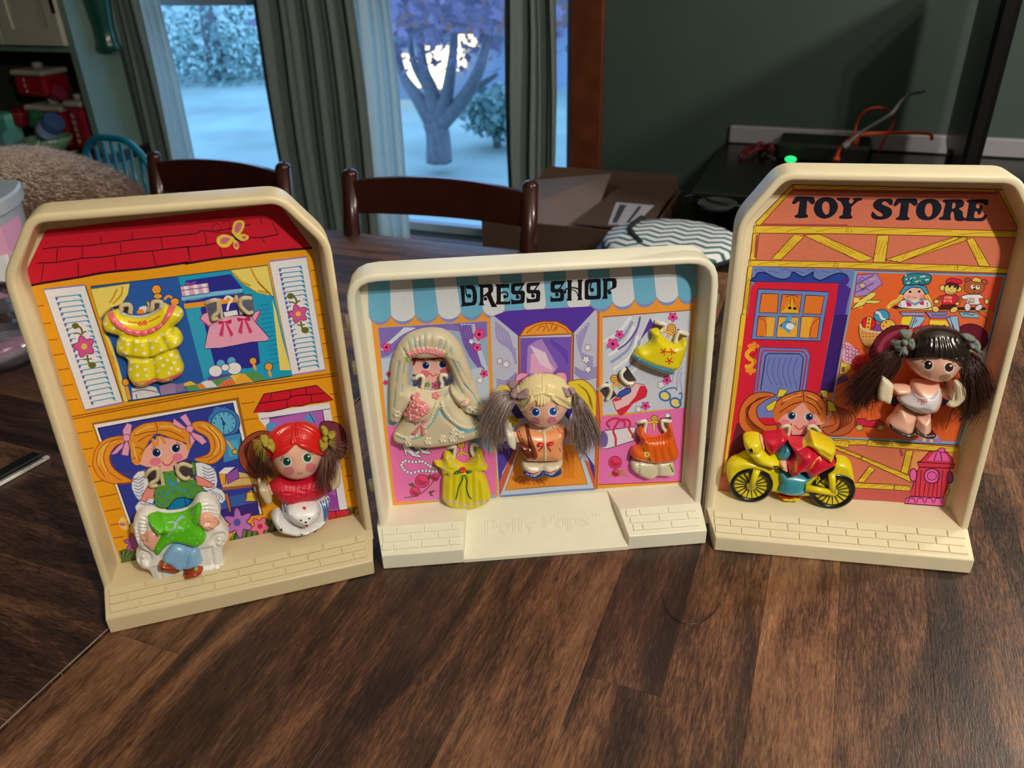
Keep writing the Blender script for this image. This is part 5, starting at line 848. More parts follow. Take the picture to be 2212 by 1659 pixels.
for q in (R3_(720, 610, 725, 700), R3_(540, 720, 620, 660, 710, 650), R3_(530, 780, 620, 720, 710, 690), R3_(740, 650, 820, 690, 870, 760), R3_(740, 690, 810, 730, 850, 800), R3_(600, 660, 670, 630)): I(P, OD2, 2, q)
for q in (R3_(560, 690, 640, 650, 700, 640), R3_(760, 640, 830, 680)): I(P, 'f4a458', 4, q)
for q in (R3_(505, 660, 530, 590, 595, 600, 560, 650), R3_(495, 680, 420, 730, 440, 770, 480, 760, 510, 690), R3_(850, 600, 910, 605, 920, 660, 880, 660), R3_(910, 680, 960, 700, 985, 765, 920, 770)): AI(P, 'ecd848', q, '504010', 1.6)
eye(P, pt(R3_, 628, 805), 8.5, '2c6080', lash=-1); eye(P, pt(R3_, 768, 815), 8.5, '2c6080'); O(P, 'ec88a0', pt(R3_, 570, 855), 10, 6); O(P, 'ec88a0', pt(R3_, 790, 860), 10, 6); I(P, 'c02c40', 2, R3_(648, 880, 690, 915, 730, 880)); AI(P, 'b81c38', R3_(615, 960, 740, 960, 745, 1010, 640, 1010), '401020')
tails(P, R4, (940, 140, 860, 120, 740, 130, 620, 210, 540, 320, 500, 430, 560, 520, 700, 480, 850, 340), '6c1c34', '280c18'); tails(P, R4, (1500, 160, 1560, 110, 1660, 105, 1760, 150, 1810, 230, 1800, 330, 1700, 400, 1560, 330), '6c1c34', '280c18'); A(P, '9c3048', R4(980, 200, 1000, 140, 1120, 115, 1250, 120, 1240, 180, 1050, 230), 2)
for k in range(4): I(P, '9c3c50', 4, R4(900 - k * 30, 150 + k * 15, 700 - k * 10, 230 + k * 25, 590 + k * 10, 380 + k * 25))
# shop name in fat rounded letters
KB = '151a2c'
T1 = zc(1700, 410, .1811); T2 = zc(1870, 415, .22047)
def fat(f, *q): A(PR, KB, f(*q), 3)
fat(T1, 62, 150, 100, 90, 130, 80, 270, 83, 318, 88, 335, 135, 325, 165, 300, 175, 275, 160, 243, 132, 238, 200, 230, 280, 250, 305, 245, 332, 160, 340, 100, 332, 92, 310, 128, 288, 140, 220, 150, 140, 125, 150, 90, 172, 68, 168)
ring(PR, KB, T1, (320, 215, 345, 140, 410, 98, 480, 88, 560, 110, 605, 175, 605, 230, 565, 295, 500, 335, 430, 345, 360, 315, 325, 260), (420, 200, 435, 155, 465, 140, 500, 165, 508, 220, 500, 275, 470, 298, 440, 275, 425, 240))
fat(T1, 590, 105, 615, 96, 740, 96, 750, 118, 738, 135, 760, 168, 798, 135, 785, 115, 802, 100, 885, 97, 900, 113, 880, 130, 850, 137, 775, 200, 770, 240, 762, 295, 782, 325, 768, 345, 700, 350, 650, 348, 622, 338, 630, 315, 662, 298, 668, 250, 672, 210, 640, 145, 600, 125)
fat(T2, 205, 65, 245, 65, 268, 90, 262, 122, 240, 130, 215, 105, 185, 92, 165, 105, 165, 122, 240, 155, 260, 190, 250, 230, 205, 262, 140, 272, 80, 265, 55, 240, 58, 205, 72, 192, 90, 210, 120, 235, 160, 238, 165, 220, 150, 205, 90, 165, 72, 130, 85, 95, 130, 68)
fat(T2, 272, 125, 300, 75, 325, 62, 470, 62, 500, 70, 510, 110, 490, 138, 468, 132, 430, 108, 420, 170, 410, 235, 430, 255, 425, 272, 360, 278, 300, 272, 295, 255, 325, 238, 337, 170, 345, 105, 320, 120, 290, 140)
ring(PR, KB, T2, (493, 180, 510, 120, 560, 80, 630, 66, 700, 80, 742, 130, 740, 175, 705, 235, 650, 270, 590, 278, 530, 262, 500, 225), (580, 180, 595, 125, 625, 110, 650, 130, 655, 180, 645, 225, 618, 243, 592, 225))
fat(T2, 752, 95, 770, 75, 830, 72, 900, 70, 950, 80, 968, 115, 950, 145, 915, 165, 950, 190, 955, 235, 975, 260, 960, 282, 900, 284, 872, 265, 865, 210, 847, 190, 830, 235, 838, 262, 825, 276, 740, 274, 718, 265, 725, 248, 755, 235, 768, 170, 780, 110); A(PR, TC, T2(847, 155, 853, 112, 868, 103, 882, 125, 873, 155, 852, 164), 2)
fat(T2, 990, 95, 1010, 75, 1090, 73, 1180, 72, 1203, 85, 1195, 125, 1175, 132, 1155, 112, 1100, 106, 1082, 150, 1110, 158, 1120, 140, 1140, 132, 1145, 160, 1135, 200, 1115, 222, 1100, 215, 1095, 195, 1072, 192, 1062, 245, 1085, 256, 1140, 250, 1170, 220, 1188, 222, 1185, 250, 1150, 285, 1060, 286, 985, 284, 970, 265, 990, 240, 1002, 170, 1010, 112)
# build the stickers
m_stick = mat('printed_sticker', rough=.42, var=.035, vs=500, bump=.12, bs=35, attr='Col', spec=.4)
for pan, t in ((PL, tl), (PM, tm), (PR, tr)):
    tris = []; bb = {}
    for pts, k, c in pan.V:                  # stack only the shapes that lie over one another
        if len(pts) < 3: continue
        q = np.array(pts); lo, hi = q.min(0), q.max(0); o = bb.get(k); bb[k] = (lo, hi) if o is None else (np.minimum(lo, o[0]), np.maximum(hi, o[1]))
    ks = sorted(bb); LO, HI = np.array([bb[k][0] for k in ks]), np.array([bb[k][1] for k in ks]); lev = np.zeros(len(ks))
    for i in range(1, len(ks)):
        m_ = (LO[:i] < HI[i]).all(1) & (HI[:i] > LO[i]).all(1)
        if m_.any(): lev[i] = lev[:i][m_].max() + 1
    zl = {k: .0003 + 5e-6 * l for k, l in zip(ks, lev)}
    for pts, k, c in pan.V:
        if len(pts) < 3: continue
        z = zl[k]
        for a in (tessellate_polygon([[Vector((p[0], p[1], 0)) for p in pts]]) if len(pts) > 3 else [(0, 1, 2)]): tris.append(([np.array(pts[i]) for i in a], (z, c)))
    tris = cutquads(tris, SLOTS[pan]); V, f, cs = [], [], []
    for q, (z, c) in tris:
        q = np.array(q); ar = np.sum(q[:, 0] * np.roll(q[:, 1], -1) - np.roll(q[:, 0], -1) * q[:, 1])
        if abs(ar) < 1e-10: continue
        if ar < 0: q = q[::-1]
        n = len(V); V += [pan.loc(p[0], z, p[1]) for p in q]; f.append(tuple(range(n, n + len(q)))); cs.append(c)
    mesh('sticker', V, f, m_stick, t, cols=cs)
# ------------------------------------------------------------------ moulded snap-on clothes and dolls, shaped as puffed plastic reliefs
MATS = {}
def pm(col, **k):
    key = (col, tuple(sorted(k.items())))
    if key not in MATS: q = dict(rough=.3, coat=.45, var=.04, vs=60, sss=0); q.update(k); MATS[key] = mat('painted_plastic_' + col, col, **q)
    return MATS[key]
m_paint = mat('paint_detail', rough=.32, coat=.4, var=.03, attr='Col'); m_matte = mat('cloth_detail', rough=.9, var=.1, attr='Col')
def segdist(P, Q, closed=True):
    A_, B_ = (Q, np.roll(Q, -1, 0)) if closed else (Q[:-1], Q[1:])
    d = B_ - A_; L = (d * d).sum(1) + 1e-18; out = np.full(len(P), 1e9)
    for i in range(0, len(P), 4000):
        p = P[i:i + 4000]; t = np.clip(((p[:, None] - A_) * d).sum(2) / L, 0, 1); out[i:i + 4000] = np.sqrt((((p[:, None] - A_ - t[..., None] * d) ** 2).sum(2)).min(1))
    return out
def inside(P, Q):
    x, y = P[:, 0], P[:, 1]; r = np.zeros(len(P), bool); n = len(Q); j = n - 1
    for i in range(n):
        c = ((Q[i][1] > y) != (Q[j][1] > y)) & (x < (Q[j][0] - Q[i][0]) * (y - Q[i][1]) / (Q[j][1] - Q[i][1] + 1e-15) + Q[i][0]); r ^= c; j = i
    return r
class Rel:
    def __init__(s, pan, pts, w0, T, R, res=.0012, bumps=(), sm=3, holes=(), on=None, mirror=0, emb=.0008, floor=0, slide=0):
        s.pan, s.w0, s.T, s.R, s.res, s.on, s.mirror, s.emb, s.floor = pan, w0, T, R, res, on, mirror, emb, floor
        s.ol = s.px2uv(spline(pts, sm, True) if sm else pts); cx = np.mean(pts, axis=0); dd = pan.dir(*cx); tn = abs(dd[2] / dd[1]); lo, hi = s.ol[:, 1].min(), s.ol[:, 1].max()
        r_ = min(R, (hi - lo) / 2); ov = lambda q: math.hypot(r_, tn * q) - r_; ob, ot = ov(T), ov(mirror * T); q = .42 * (hi - lo); ob, ot = min(ob, q), min(ot, q)
        if slide: s.ol[:, 1] += slide * math.hypot(r_, tn * T) - slide * r_
        else: s.ol[:, 1] = lo + ob + (s.ol[:, 1] - lo) * (hi - ot - lo - ob) / (hi - lo)
        s.holes = [s.px2uv(spline(h, sm, True) if sm else h) for h in holes]
        s.bumps = [(s.px2uv(spline(q, 4) if len(q) > 2 else q, .7), bw, ba) for q, bw, ba in bumps]; s.dec = {}
    def px2uv(s, pts, k=0):
        if s.on: return np.array([s.on.hit(*p)[[0, 2]] for p in pts])
        return np.array([s.pan.at(x, y, s.w0 + s.T * k)[[0, 2]] for x, y in pts])
    def H(s, P):
        P = np.atleast_2d(P); ins = inside(P, s.ol); d = segdist(P, s.ol)
        for h in s.holes: d = np.minimum(d, segdist(P, h)); ins &= ~inside(P, h)
        x = np.clip(d / s.R, 0, 1); h = s.floor * np.minimum(1, d / (s.res * .4)) + (s.T - s.floor) * np.sqrt(np.clip(1 - (1 - x) ** 2, 0, 1)); e = np.clip(d / (s.R * .5), 0, 1)
        h0 = h
        for q, bw, ba in s.bumps: h = h + ba * np.exp(-(segdist(P, q, False) / bw) ** 2) * e
        return np.where(ins, np.maximum(h, .3 * h0), 0)
    def W(s, P): return (s.on.W(P) if s.on else s.w0) + s.H(P)
    def hit(s, x, y):
        n = 24; lo = s.w0 - .002 if not s.on else s.on.w0 - .001; hi = lo + .006 + s.T * 1.5 + ((s.on.T * 1.5 + (s.on.on.T * 1.5 if s.on.on else 0)) if s.on else 0)
        ws = np.linspace(hi, lo, n); P = np.array([s.pan.at(x, y, w) for w in ws]); df = ws - s.W(P[:, [0, 2]])
        k = np.argmax(df <= 0) if (df <= 0).any() else n - 1
        if k == 0: return P[0]
        a, b = ws[k - 1], ws[k]; t = df[k - 1] / (df[k - 1] - df[k] + 1e-15); return s.pan.at(x, y, a + (b - a) * min(max(t, 0), 1))
    def grid(s, ol, holes, res):
        lo, hi = ol.min(0), ol.max(0); g = np.array([(x + (j % 2) * res / 2, y) for j, y in enumerate(np.arange(lo[1], hi[1], res * .87)) for x in np.arange(lo[0], hi[0], res)])
        if len(g):
            k = inside(g, ol) & (segdist(g, ol) > res * .45)
            for h in holes: k &= ~inside(g, h) & (segdist(g, h) > res * .45)
            g = g[k]
        loops, pts = [], []
        for q in [ol] + list(holes):
            r = []
            for i in range(len(q)):
                a, b = q[i], q[(i + 1) % len(q)]; m = max(1, int(np.linalg.norm(b - a) / res)); r += [a + (b - a) * t / m for t in range(m)]
            n0 = len(pts); pts += r; loops.append(list(range(n0, len(pts))))
        ed = [(l[i], l[(i + 1) % len(l)]) for l in loops for i in range(len(l))]; nb = len(pts)
        V, _, Fc, *_ = delaunay_2d_cdt([Vector(p) for p in list(pts) + list(g)], ed, [loops[0]], 1, 1e-7)
        V = np.array([(v.x, v.y) for v in V]); Fc = [tuple(f) for f in Fc]
        if holes: c = np.array([V[list(f)].mean(0) for f in Fc]); bad = np.zeros(len(Fc), bool)
        for h in holes: bad |= inside(c, h)
        if holes: Fc = [f for f, b in zip(Fc, bad) if not b]
        return V, Fc
    def build(s, name, m, root=None, label=None, attr=None):
        V, Fc = s.grid(s.ol, s.holes, s.res); n = len(V); w = s.W(V); base = (s.on.W(V) if s.on else np.full(n, s.w0)); cnt = {}
        for f in Fc:
            for i in range(len(f)): a, b = f[i], f[(i + 1) % len(f)]; cnt[(a, b)] = 1
        bd = [(a, b) for a, b in cnt if (b, a) not in cnt]; bs = {a for e in bd for a in e}
        h = w - base; h[list(bs)] = s.floor if s.floor else 0; L = [s.pan.loc(V[i][0], base[i] + h[i], V[i][1]) for i in range(n)]; f = list(Fc)
        if name == 'moulded_hair':               # raise along the head's own normal
            e = .0004; gu = (s.on.W(V + [e, 0]) - s.on.W(V - [e, 0])) / (2 * e); gz = (s.on.W(V + [0, e]) - s.on.W(V - [0, e])) / (2 * e); N = np.clip(np.stack([-gu, -gz], 1), -2.2, 2.2); q = np.sqrt(1 + (N ** 2).sum(1))
            L = [s.pan.loc(V[i][0] + N[i][0] * h[i] / q[i], base[i] + h[i] / q[i], V[i][1] + N[i][1] * h[i] / q[i]) for i in range(n)]
        if s.mirror: bk = base - s.mirror * h
        else: bk = base - s.emb
        if s.mirror:
            mp = {}
            for i in range(n):
                if i in bs: mp[i] = i
                else: mp[i] = len(L); L.append(s.pan.loc(V[i][0], bk[i], V[i][1]))
            f += [tuple(mp[i] for i in q)[::-1] for q in Fc]
        else:
            mp = {}
            for i in bs: mp[i] = len(L); L.append(s.pan.loc(V[i][0], bk[i], V[i][1]))
            f += [(b, a, mp[a], mp[b]) for a, b in bd]
            if not s.on:
                for i in range(n):
                    if i not in mp: mp[i] = len(L); L.append(s.pan.loc(V[i][0], bk[i], V[i][1]))
                f += [tuple(mp[i] for i in q)[::-1] for q in Fc]
        L = np.array(L); s.root = root
        o = mesh(name, L - s.off(root), f, m, root, smooth=True); o.data.set_sharp_from_angle(angle=math.radians(70))
        if label: tag(o, label)
        s.obj = o; return s
    def off(s, root): return np.array(root['_l'])
    def d(s, part, col, pts, sm=0, lift=.00012):          # painted shape on the surface
        if sm: pts = spline(pts, sm, True)
        uv = np.array([s.hit(*p)[[0, 2]] for p in pts]); D = s.dec.setdefault(part, ([], [], [])); k = len(D[0])
        lift += len(D[2]) * 1e-8
        if np.ptp(uv, axis=0).max() > 2.2 * s.res: V, Fc = s.grid(uv, [], s.res * 1.0)
        else: V, Fc = uv, [tuple(range(len(uv)))]
        w = s.W(V) + lift; D[0].extend(s.pan.loc(V[i][0], w[i], V[i][1]) for i in range(len(V))); D[1].extend(tuple(k + i for i in f) for f in Fc); D[2].extend([lin(col)] * len(Fc)); return s
    def dot(s, part, col, c, r, ry=None, a=0, n=10, lift=.00014):
        ry = ry or r; ca, sa = math.cos(a), math.sin(a)
        return s.d(part, col, [(c[0] + r * math.cos(t) * ca - ry * math.sin(t) * sa, c[1] + r * math.cos(t) * sa + ry * math.sin(t) * ca) for t in [2 * math.pi * i / n for i in range(n)]], 0, lift)
    def l(s, part, col, w, pts, sm=4, closed=False, lift=.00016):
        Q = spline(pts, sm, closed) if sm and len(pts) > 2 else np.array(pts, float)
        if closed: Q = np.concatenate([Q, Q[:1]])
        if len(Q) < 6: Q = np.array([mixp(Q[i], Q[i + 1], t / 4) for i in range(len(Q) - 1) for t in range(4)] + [tuple(Q[-1])])
        T = np.gradient(Q, axis=0); T /= np.linalg.norm(T, axis=1)[:, None] + 1e-9; N = np.stack([-T[:, 1], T[:, 0]], 1) * w / 2; D = s.dec.setdefault(part, ([], [], [])); k = len(D[0])
        for a, b in zip(Q - N, Q + N):
            for e in (a, b): p = s.hit(*e); D[0].append(p + np.array([0, -lift, 0]))
        m = len(Q); D[1].extend((k + 2 * i, k + 2 * i + 2, k + 2 * i + 3, k + 2 * i + 1) for i in range(m - 1)); D[2].extend([lin(col)] * (m - 1)); return s
    def beads(s, part, col, cs, r, m=None, n=7, stuff=True, flat=.7):   # tiny raised balls, joined
        b = MB()
        for c in cs: p = s.hit(*c); b.ell(p, (r, r * flat, r), None, n, 4)
        o = b.build(part, m or pm(col), s.root, smooth=True, sub=s.off(s.root))
        if stuff: tag(o, kind='stuff')
        return o
    def flush(s, m=None):
        for part, (V, f, c) in s.dec.items():
            o = mesh(part, np.array(V) - s.off(s.root), f, m or m_paint, s.root, cols=c, smooth=True)
            if part.endswith(('dots', 'lines', 'hem', 'lashes', 'stitching', 'stripes')): o['kind'] = 'stuff'
        s.dec = {}; return s
def thing(pan, name, label, cat, px, w=.003, group=None):
    L = pan.at(px[0], px[1], w); o = pan.root(name, L); o['_l'] = [float(q) for q in L]; tag(o, label, cat, group); return o
def arcs(f, c, r, a0, a1, n=6, ry=None): return f(*[v for t in np.linspace(a0, a1, n) for v in (c[0] + r * math.cos(t), c[1] + (ry or r) * math.sin(t))])
def hair(pan, root, part, guides, n, r, cols, spread=.0016, seg=12, rs=1):    # loose rooted hair; guides: pixel + depth polylines
    rr = random.Random(rs); G = []
    for g in guides:
        q = np.array([pan.at(x, y, w) for x, y, w in g]); G.append(spline(q, 5)); 
    m = min(len(g) for g in G); G = [g[np.linspace(0, len(g) - 1, seg).astype(int)] for g in G]
    V, Fc, C = [], [], []; lc = [lin(c) for c in cols]
    for i in range(n):
        k = rr.uniform(0, len(G) - 1.001); a = int(k); t = k - a; P = G[a] * (1 - t) + G[a + 1] * t if len(G) > 1 else G[0].copy()
        u = np.linspace(0, 1, seg)[:, None]; off = np.array([rr.gauss(0, 1), rr.gauss(0, 1), rr.gauss(0, 1)]) * spread; off2 = np.array([rr.gauss(0, 1) for _ in range(3)]) * spread * 1.3
        P = P + off * (.25 + u) + off2 * u ** 2 + np.sin(u * rr.uniform(3, 9) + rr.uniform(0, 6)) * off2 * .3; e = int(seg * rr.uniform(.72, 1.0)); P = P[:max(e, 4)]
        T = np.gradient(P, axis=0); T /= np.linalg.norm(T, axis=1)[:, None]; n1 = np.cross(T, [0, -1, .2]); n1 /= np.linalg.norm(n1, axis=1)[:, None] + 1e-9; n2 = np.cross(T, n1)
        k0 = len(V); m_ = len(P); taper = np.linspace(1, .45, m_)[:, None] * r
        for q in range(3): th = 2 * math.pi * q / 3; V.extend(P + (n1 * math.cos(th) + n2 * math.sin(th)) * taper)
        for q in range(3):
            for j in range(m_ - 1): Fc.append((k0 + q * m_ + j, k0 + q * m_ + j + 1, k0 + (q + 1) % 3 * m_ + j + 1, k0 + (q + 1) % 3 * m_ + j))
        c = lc[rr.randrange(len(lc))]; f_ = rr.uniform(.75, 1.2); C.extend([tuple(v * f_ for v in c[:3]) + (1,)] * (3 * (m_ - 1)))
    o = mesh(part, np.array(V) - np.array(root['_l']), Fc, m_hair, root, cols=C, smooth=True); tag(o, kind='stuff'); return o
m_hair = mat('doll_hair', rough=.38, var=.1, attr='Col', spec=.6)
CL = {PL: 'b8aa88', PM: 'd4cbb0', PR: 'b8a888'}
def hook(pan, t, path, r=.0019, plate=None, w=.004):
    mb = MB(); P = [pan.at(x, y, w if i else .0005) for i, (x, y) in enumerate(path)]; mb.tube(spline(P, 4), r, 8)
    if plate: V = [pan.at(x, y, .0012) for x, y in plate] + [pan.at(x, y, -.0015) for x, y in plate]; mb.add(V, [(0, 1, 2, 3), (7, 6, 5, 4)] + [(i, (i + 1) % 4, (i + 1) % 4 + 4, i + 4) for i in range(4)])
    mb.build('clip_hook', m_cream[pan], t, smooth=False, auto=45)
def paddle(pan, t, pts, w0=.012, T=.003):
    r = Rel(pan, pts, w0, T, .004, .0016, sm=2, emb=.002); o = empty('x', (0, 0, 0)); o['_l'] = [0., 0., 0.]; r.build('clip_paddle', m_cream[pan], o); r.obj.parent = t; bpy.data.objects.remove(o)
    mb = MB(); a = np.mean([pan.at(x, y, w0) for x, y in pts], axis=0); b = a.copy(); b[1] = 0; mb.box((a + b) / 2, (.006, abs(a[1] - b[1]), .008)); mb.build('clip_stem', m_cream[pan], t)
# ---- clips that show
hook(PL, tl, L2(180, 1085, 225, 1068, 270, 1062, 283, 1110, 280, 1160, 245, 1195, 240, 1225, 280, 1215), plate=L2(283, 1045, 300, 1045, 330, 1222, 308, 1226)); hook(PL, tl, L2(560, 1045, 510, 1042, 478, 1055, 470, 1100, 500, 1140, 540, 1172, 580, 1160), plate=L2(420, 1020, 445, 1016, 492, 1180, 470, 1185))
hook(PL, tl, L6(340, 505, 420, 470, 430, 420, 500, 405, 530, 430, 525, 500)); hook(PL, tl, L6(725, 470, 770, 450, 780, 380, 850, 370, 875, 390, 870, 440), plate=L6(715, 372, 735, 370, 750, 480, 730, 485))
hook(PL, tl, L3(845, 985, 880, 935, 940, 915, 955, 960, 945, 1010, 900, 1040, 895, 1065, 950, 1060), plate=L3(955, 902, 982, 897, 1015, 1060, 985, 1066)); hook(PL, tl, L3(1235, 900, 1170, 878, 1125, 900, 1120, 945, 1150, 985, 1190, 1005, 1225, 990), plate=L3(1090, 868, 1112, 864, 1142, 1028, 1120, 1034))
hook(PM, tm, M6(400, 705, 440, 700, 450, 680, 500, 668, 525, 700, 520, 760, 510, 820)); hook(PM, tm, M6(800, 690, 790, 665, 740, 665, 730, 710, 750, 760, 740, 810))
hook(PM, tm, M2(600, 1270, 640, 1240, 690, 1235, 710, 1280, 700, 1320, 680, 1355)); hook(PM, tm, M2(830, 1090, 800, 1130, 805, 1175, 850, 1215, 900, 1215), plate=M2(770, 1125, 785, 1118, 850, 1225, 835, 1240))
hook(PM, tm, M2(1090, 695, 1130, 705, 1170, 715, 1165, 745, 1135, 775)); hook(PM, tm, M2(1365, 800, 1320, 785, 1290, 780, 1270, 820, 1260, 870))
hook(PM, tm, M5(485, 300, 520, 295, 560, 290, 555, 340, 545, 395)); hook(PM, tm, M5(780, 290, 730, 285, 705, 290, 710, 340, 740, 385)); hook(PM, tm, M3(775, 400, 810, 395, 840, 390, 840, 440, 830, 500)); hook(PM, tm, M3(1065, 385, 1040, 370, 1010, 385, 1010, 440, 1030, 480))
hook(PR, tr, R3_(525, 920, 560, 890, 605, 885, 605, 930, 590, 985)); hook(PR, tr, R3_(850, 930, 810, 890, 765, 890, 765, 935, 790, 985))
# ---- yellow pyjama outfit
f = L6; t = thing(PL, 'doll_outfit', 'yellow dotted pyjama outfit with pink pleated collar on the left panel', 'doll clothes', f(700, 1310)[0])
y = Rel(PL, f(395, 455, 450, 500, 560, 535, 680, 530, 800, 480, 905, 395, 960, 415, 1040, 415, 1110, 460, 1125, 530, 1080, 600, 1025, 640, 1035, 690, 1090, 710, 1122, 780, 1108, 840, 1050, 890, 1075, 950, 1125, 1080, 1132, 1130, 1105, 1190, 1000, 1250, 900, 1275, 830, 1262, 720, 1310, 600, 1315, 540, 1265, 497, 1180, 495, 1010, 400, 960, 367, 900, 375, 820, 402, 750, 330, 720, 250, 690, 215, 610, 235, 545, 270, 500, 330, 472), .003, .009, .007, .0013, bumps=[(f(770, 1010, 785, 1130, 800, 1250), .0022, -.003), (f(400, 965, 600, 1010, 800, 985, 1045, 890), .0014, -.0025), (f(400, 760, 330, 640), .0016, -.001), (f(1030, 650, 1080, 560), .0016, -.001)])
y.build('body', pm('ecdc20'), t)
ti = Rel(PL, f(402, 755, 480, 772, 640, 790, 800, 762, 930, 692, 1025, 652, 1090, 708, 1120, 780, 1106, 838, 1040, 885, 900, 935, 760, 990, 600, 992, 450, 958, 370, 900, 377, 820), .003, .0028, .003, .0012, bumps=[(f(545, 790, 530, 985), .0016, -.0018), (f(720, 790, 742, 990), .0016, -.0018), (f(860, 735, 965, 915), .0016, -.0018), (f(440, 775, 400, 930), .0014, -.001), (f(980, 690, 1080, 850), .0014, -.001)], on=y); ti.build('jacket_tier', pm('ecdc20'), t)
co = Rel(PL, f(270, 510, 335, 488, 400, 590, 520, 670, 640, 692, 760, 665, 880, 590, 960, 420, 1035, 425, 965, 560, 900, 640, 800, 720, 650, 762, 520, 747, 400, 682, 310, 600), .003, .0022, .0018, .001, bumps=[(q, .0009, -.0012) for q in (f(370, 560, 340, 640), f(470, 640, 450, 710), f(560, 680, 545, 750), f(640, 690, 640, 760), f(715, 680, 730, 745), f(790, 650, 830, 705), f(860, 600, 910, 630))], on=y); co.build('collar', pm('ee7474'), t)
nk = Rel(PL, f(388, 452, 450, 498, 560, 530, 680, 525, 800, 475, 903, 390, 918, 410, 810, 502, 690, 552, 560, 557, 440, 522, 383, 478), .003, .0018, .0014, .0009, bumps=[(f(x, yy - 20, x - 15, yy + 25), .0006, -.0012) for x, yy in ((450, 510), (510, 530), (570, 542), (630, 542), (690, 535), (745, 515), (800, 490), (850, 450))], on=y); nk.build('neck_ruffle', pm('d8d4cc'), t)
r5 = random.Random(5)
for c in ((450, 790), (600, 815), (660, 860), (500, 850), (585, 912), (480, 950), (680, 950), (425, 890), (740, 810), (820, 815), (770, 890), (870, 910), (885, 740), (965, 745), (930, 820), (1030, 825), (395, 830)): ti.dot('painted_dots', 'f6f2dc', f(*c)[0], 3.9, 3.6)
for c in ((685, 1040), (540, 1050), (605, 1098), (530, 1130), (695, 1130), (610, 1195), (710, 1200), (800, 1050), (860, 1005), (940, 1025), (890, 1085), (830, 1150), (985, 1118), (1020, 1055), (1060, 1128), (960, 1170), (990, 970), (1050, 990), (250, 620), (340, 670), (1060, 520), (1090, 480)): y.dot('trouser_dots', 'f6f2dc', f(*c)[0], 3.9, 3.6)
y.d('slippers', 'ee7a78', f(540, 1268, 640, 1262, 720, 1255, 790, 1228, 830, 1235, 900, 1228, 1000, 1200, 1080, 1160, 1130, 1128, 1105, 1190, 1000, 1248, 900, 1272, 830, 1260, 720, 1306, 600, 1312))
for c in ((655, 1290), (950, 1245)): y.l('slipper_bows', 'e8d820', 4, f(c[0] - 50, c[1] - 12, c[0], c[1], c[0] + 55, c[1] - 18)); y.l('slipper_bows', 'e8d820', 4, f(c[0] - 45, c[1] + 15, c[0], c[1], c[0] + 50, c[1] + 10)); y.dot('slipper_bows', 'f4e838', f(*c)[0], 4)
y.l('chest_bow', 'e07030', 3, f(500, 590, 560, 605, 600, 600)); y.l('chest_bow', 'e07030', 3, f(730, 595, 790, 570, 860, 530)); y.l('chest_bow', 'e06838', 5, f(605, 620, 640, 600, 630, 635, 660, 615, 690, 590, 705, 615, 665, 620))
for q in (y, ti): q.flush()
# ---- green smock in a white wicker chair
f = L5; t = thing(PL, 'doll_outfit', 'glossy green smock and blue jeans outfit seated in white wicker chair', 'doll clothes', f(1100, 960)[0], .03)
wk = []
for i in range(7): wk += [(f(545 + i * 6, 360 + i * 38, 600, 330 + i * 38, 660, 340 + i * 34), .0015, -.0032), (f(1240 + i * 8, 150 + i * 34, 1330, 150 + i * 34, 1440, 190 + i * 34), .0015, -.0032)]
for i in range(9): wk += [(f(730, 850 + i * 24 - i, 900, 830 + i * 24, 1060, 850 + i * 16), .0014, -.003), (f(1220, 660 + i * 24, 1340, 640 + i * 24, 1480, 620 + i * 26), .0014, -.003)]
for c in ((630, 745), (1435, 560)):
    for r_ in (25, 55, 80): wk.append((arcs(f, c, r_, 2.2, 7.2, 8, r_ * .85), .0014, -.0032))
wk += [(f(850, 600, 800, 760, 830, 1000), .0012, -.0015), (f(1340, 640, 1380, 880), .0012, -.0015)]
ch = Rel(PL, f(1190, 140, 1250, 102, 1330, 112, 1410, 170, 1450, 250, 1448, 340, 1500, 420, 1540, 500, 1530, 570, 1482, 640, 1490, 780, 1510, 812, 1490, 852, 1400, 892, 1100, 972, 770, 1055, 740, 1040, 735, 985, 700, 880, 620, 850, 570, 790, 560, 720, 598, 650, 560, 560, 530, 450, 532, 370, 580, 290, 670, 252, 760, 268, 900, 300, 1100, 262), .026, .010, .007, .0009, bumps=wk, emb=.006); ch.build('wicker_chair', pm('eceae2'), t)
for q in (f(610, 520, 720, 465, 830, 500, 800, 600, 740, 690, 650, 625, 598, 560), f(1235, 290, 1320, 288, 1400, 330, 1442, 400, 1370, 455, 1310, 480, 1240, 430, 1210, 380)):
    a = Rel(PL, q, .027, .004, .005, .0014, on=ch); a.build('arm', pm('f0b098'), t)
a.l('finger_lines', 'b06050', 1.6, f(1310, 420, 1360, 450))
MB().box((PL.at(*f(1000, 420)[0], .014)), (.014, .022, .012)).build('clip_stem', m_cream[PL], tl)
je = Rel(PL, f(905, 635, 985, 592, 1080, 610, 1120, 640, 1200, 630, 1240, 720, 1262, 800, 1170, 860, 1060, 885, 960, 842, 830, 775), .027, .007, .006, .0013, bumps=[(f(1110, 640, 1080, 770, 1062, 880), .0018, -.003)], on=ch); je.build('jeans', pm('8cbcE4'.lower()), t)
for q in (f(790, 832, 830, 772, 960, 820, 1042, 870, 1012, 912, 950, 915, 800, 862), f(1058, 902, 1100, 880, 1240, 848, 1257, 922, 1080, 967)):
    sh = Rel(PL, q, .027, .008, .005, .0013, on=ch); sh.build('shoe', pm('a83c14'), t)
    c = np.mean(q, axis=0); sh.dot('shoe_flower', '9cc850', (c[0] - 9, c[1] - 9), 5, 4); sh.dot('shoe_flower', '9cc850', (c[0] + 8, c[1] - 7), 5, 4); sh.l('shoe_strap', '6c1c08', 2, [(c[0] - 18, c[1] + 3), (c[0], c[1] + 5), (c[0] + 18, c[1] + 3)]); sh.flush()
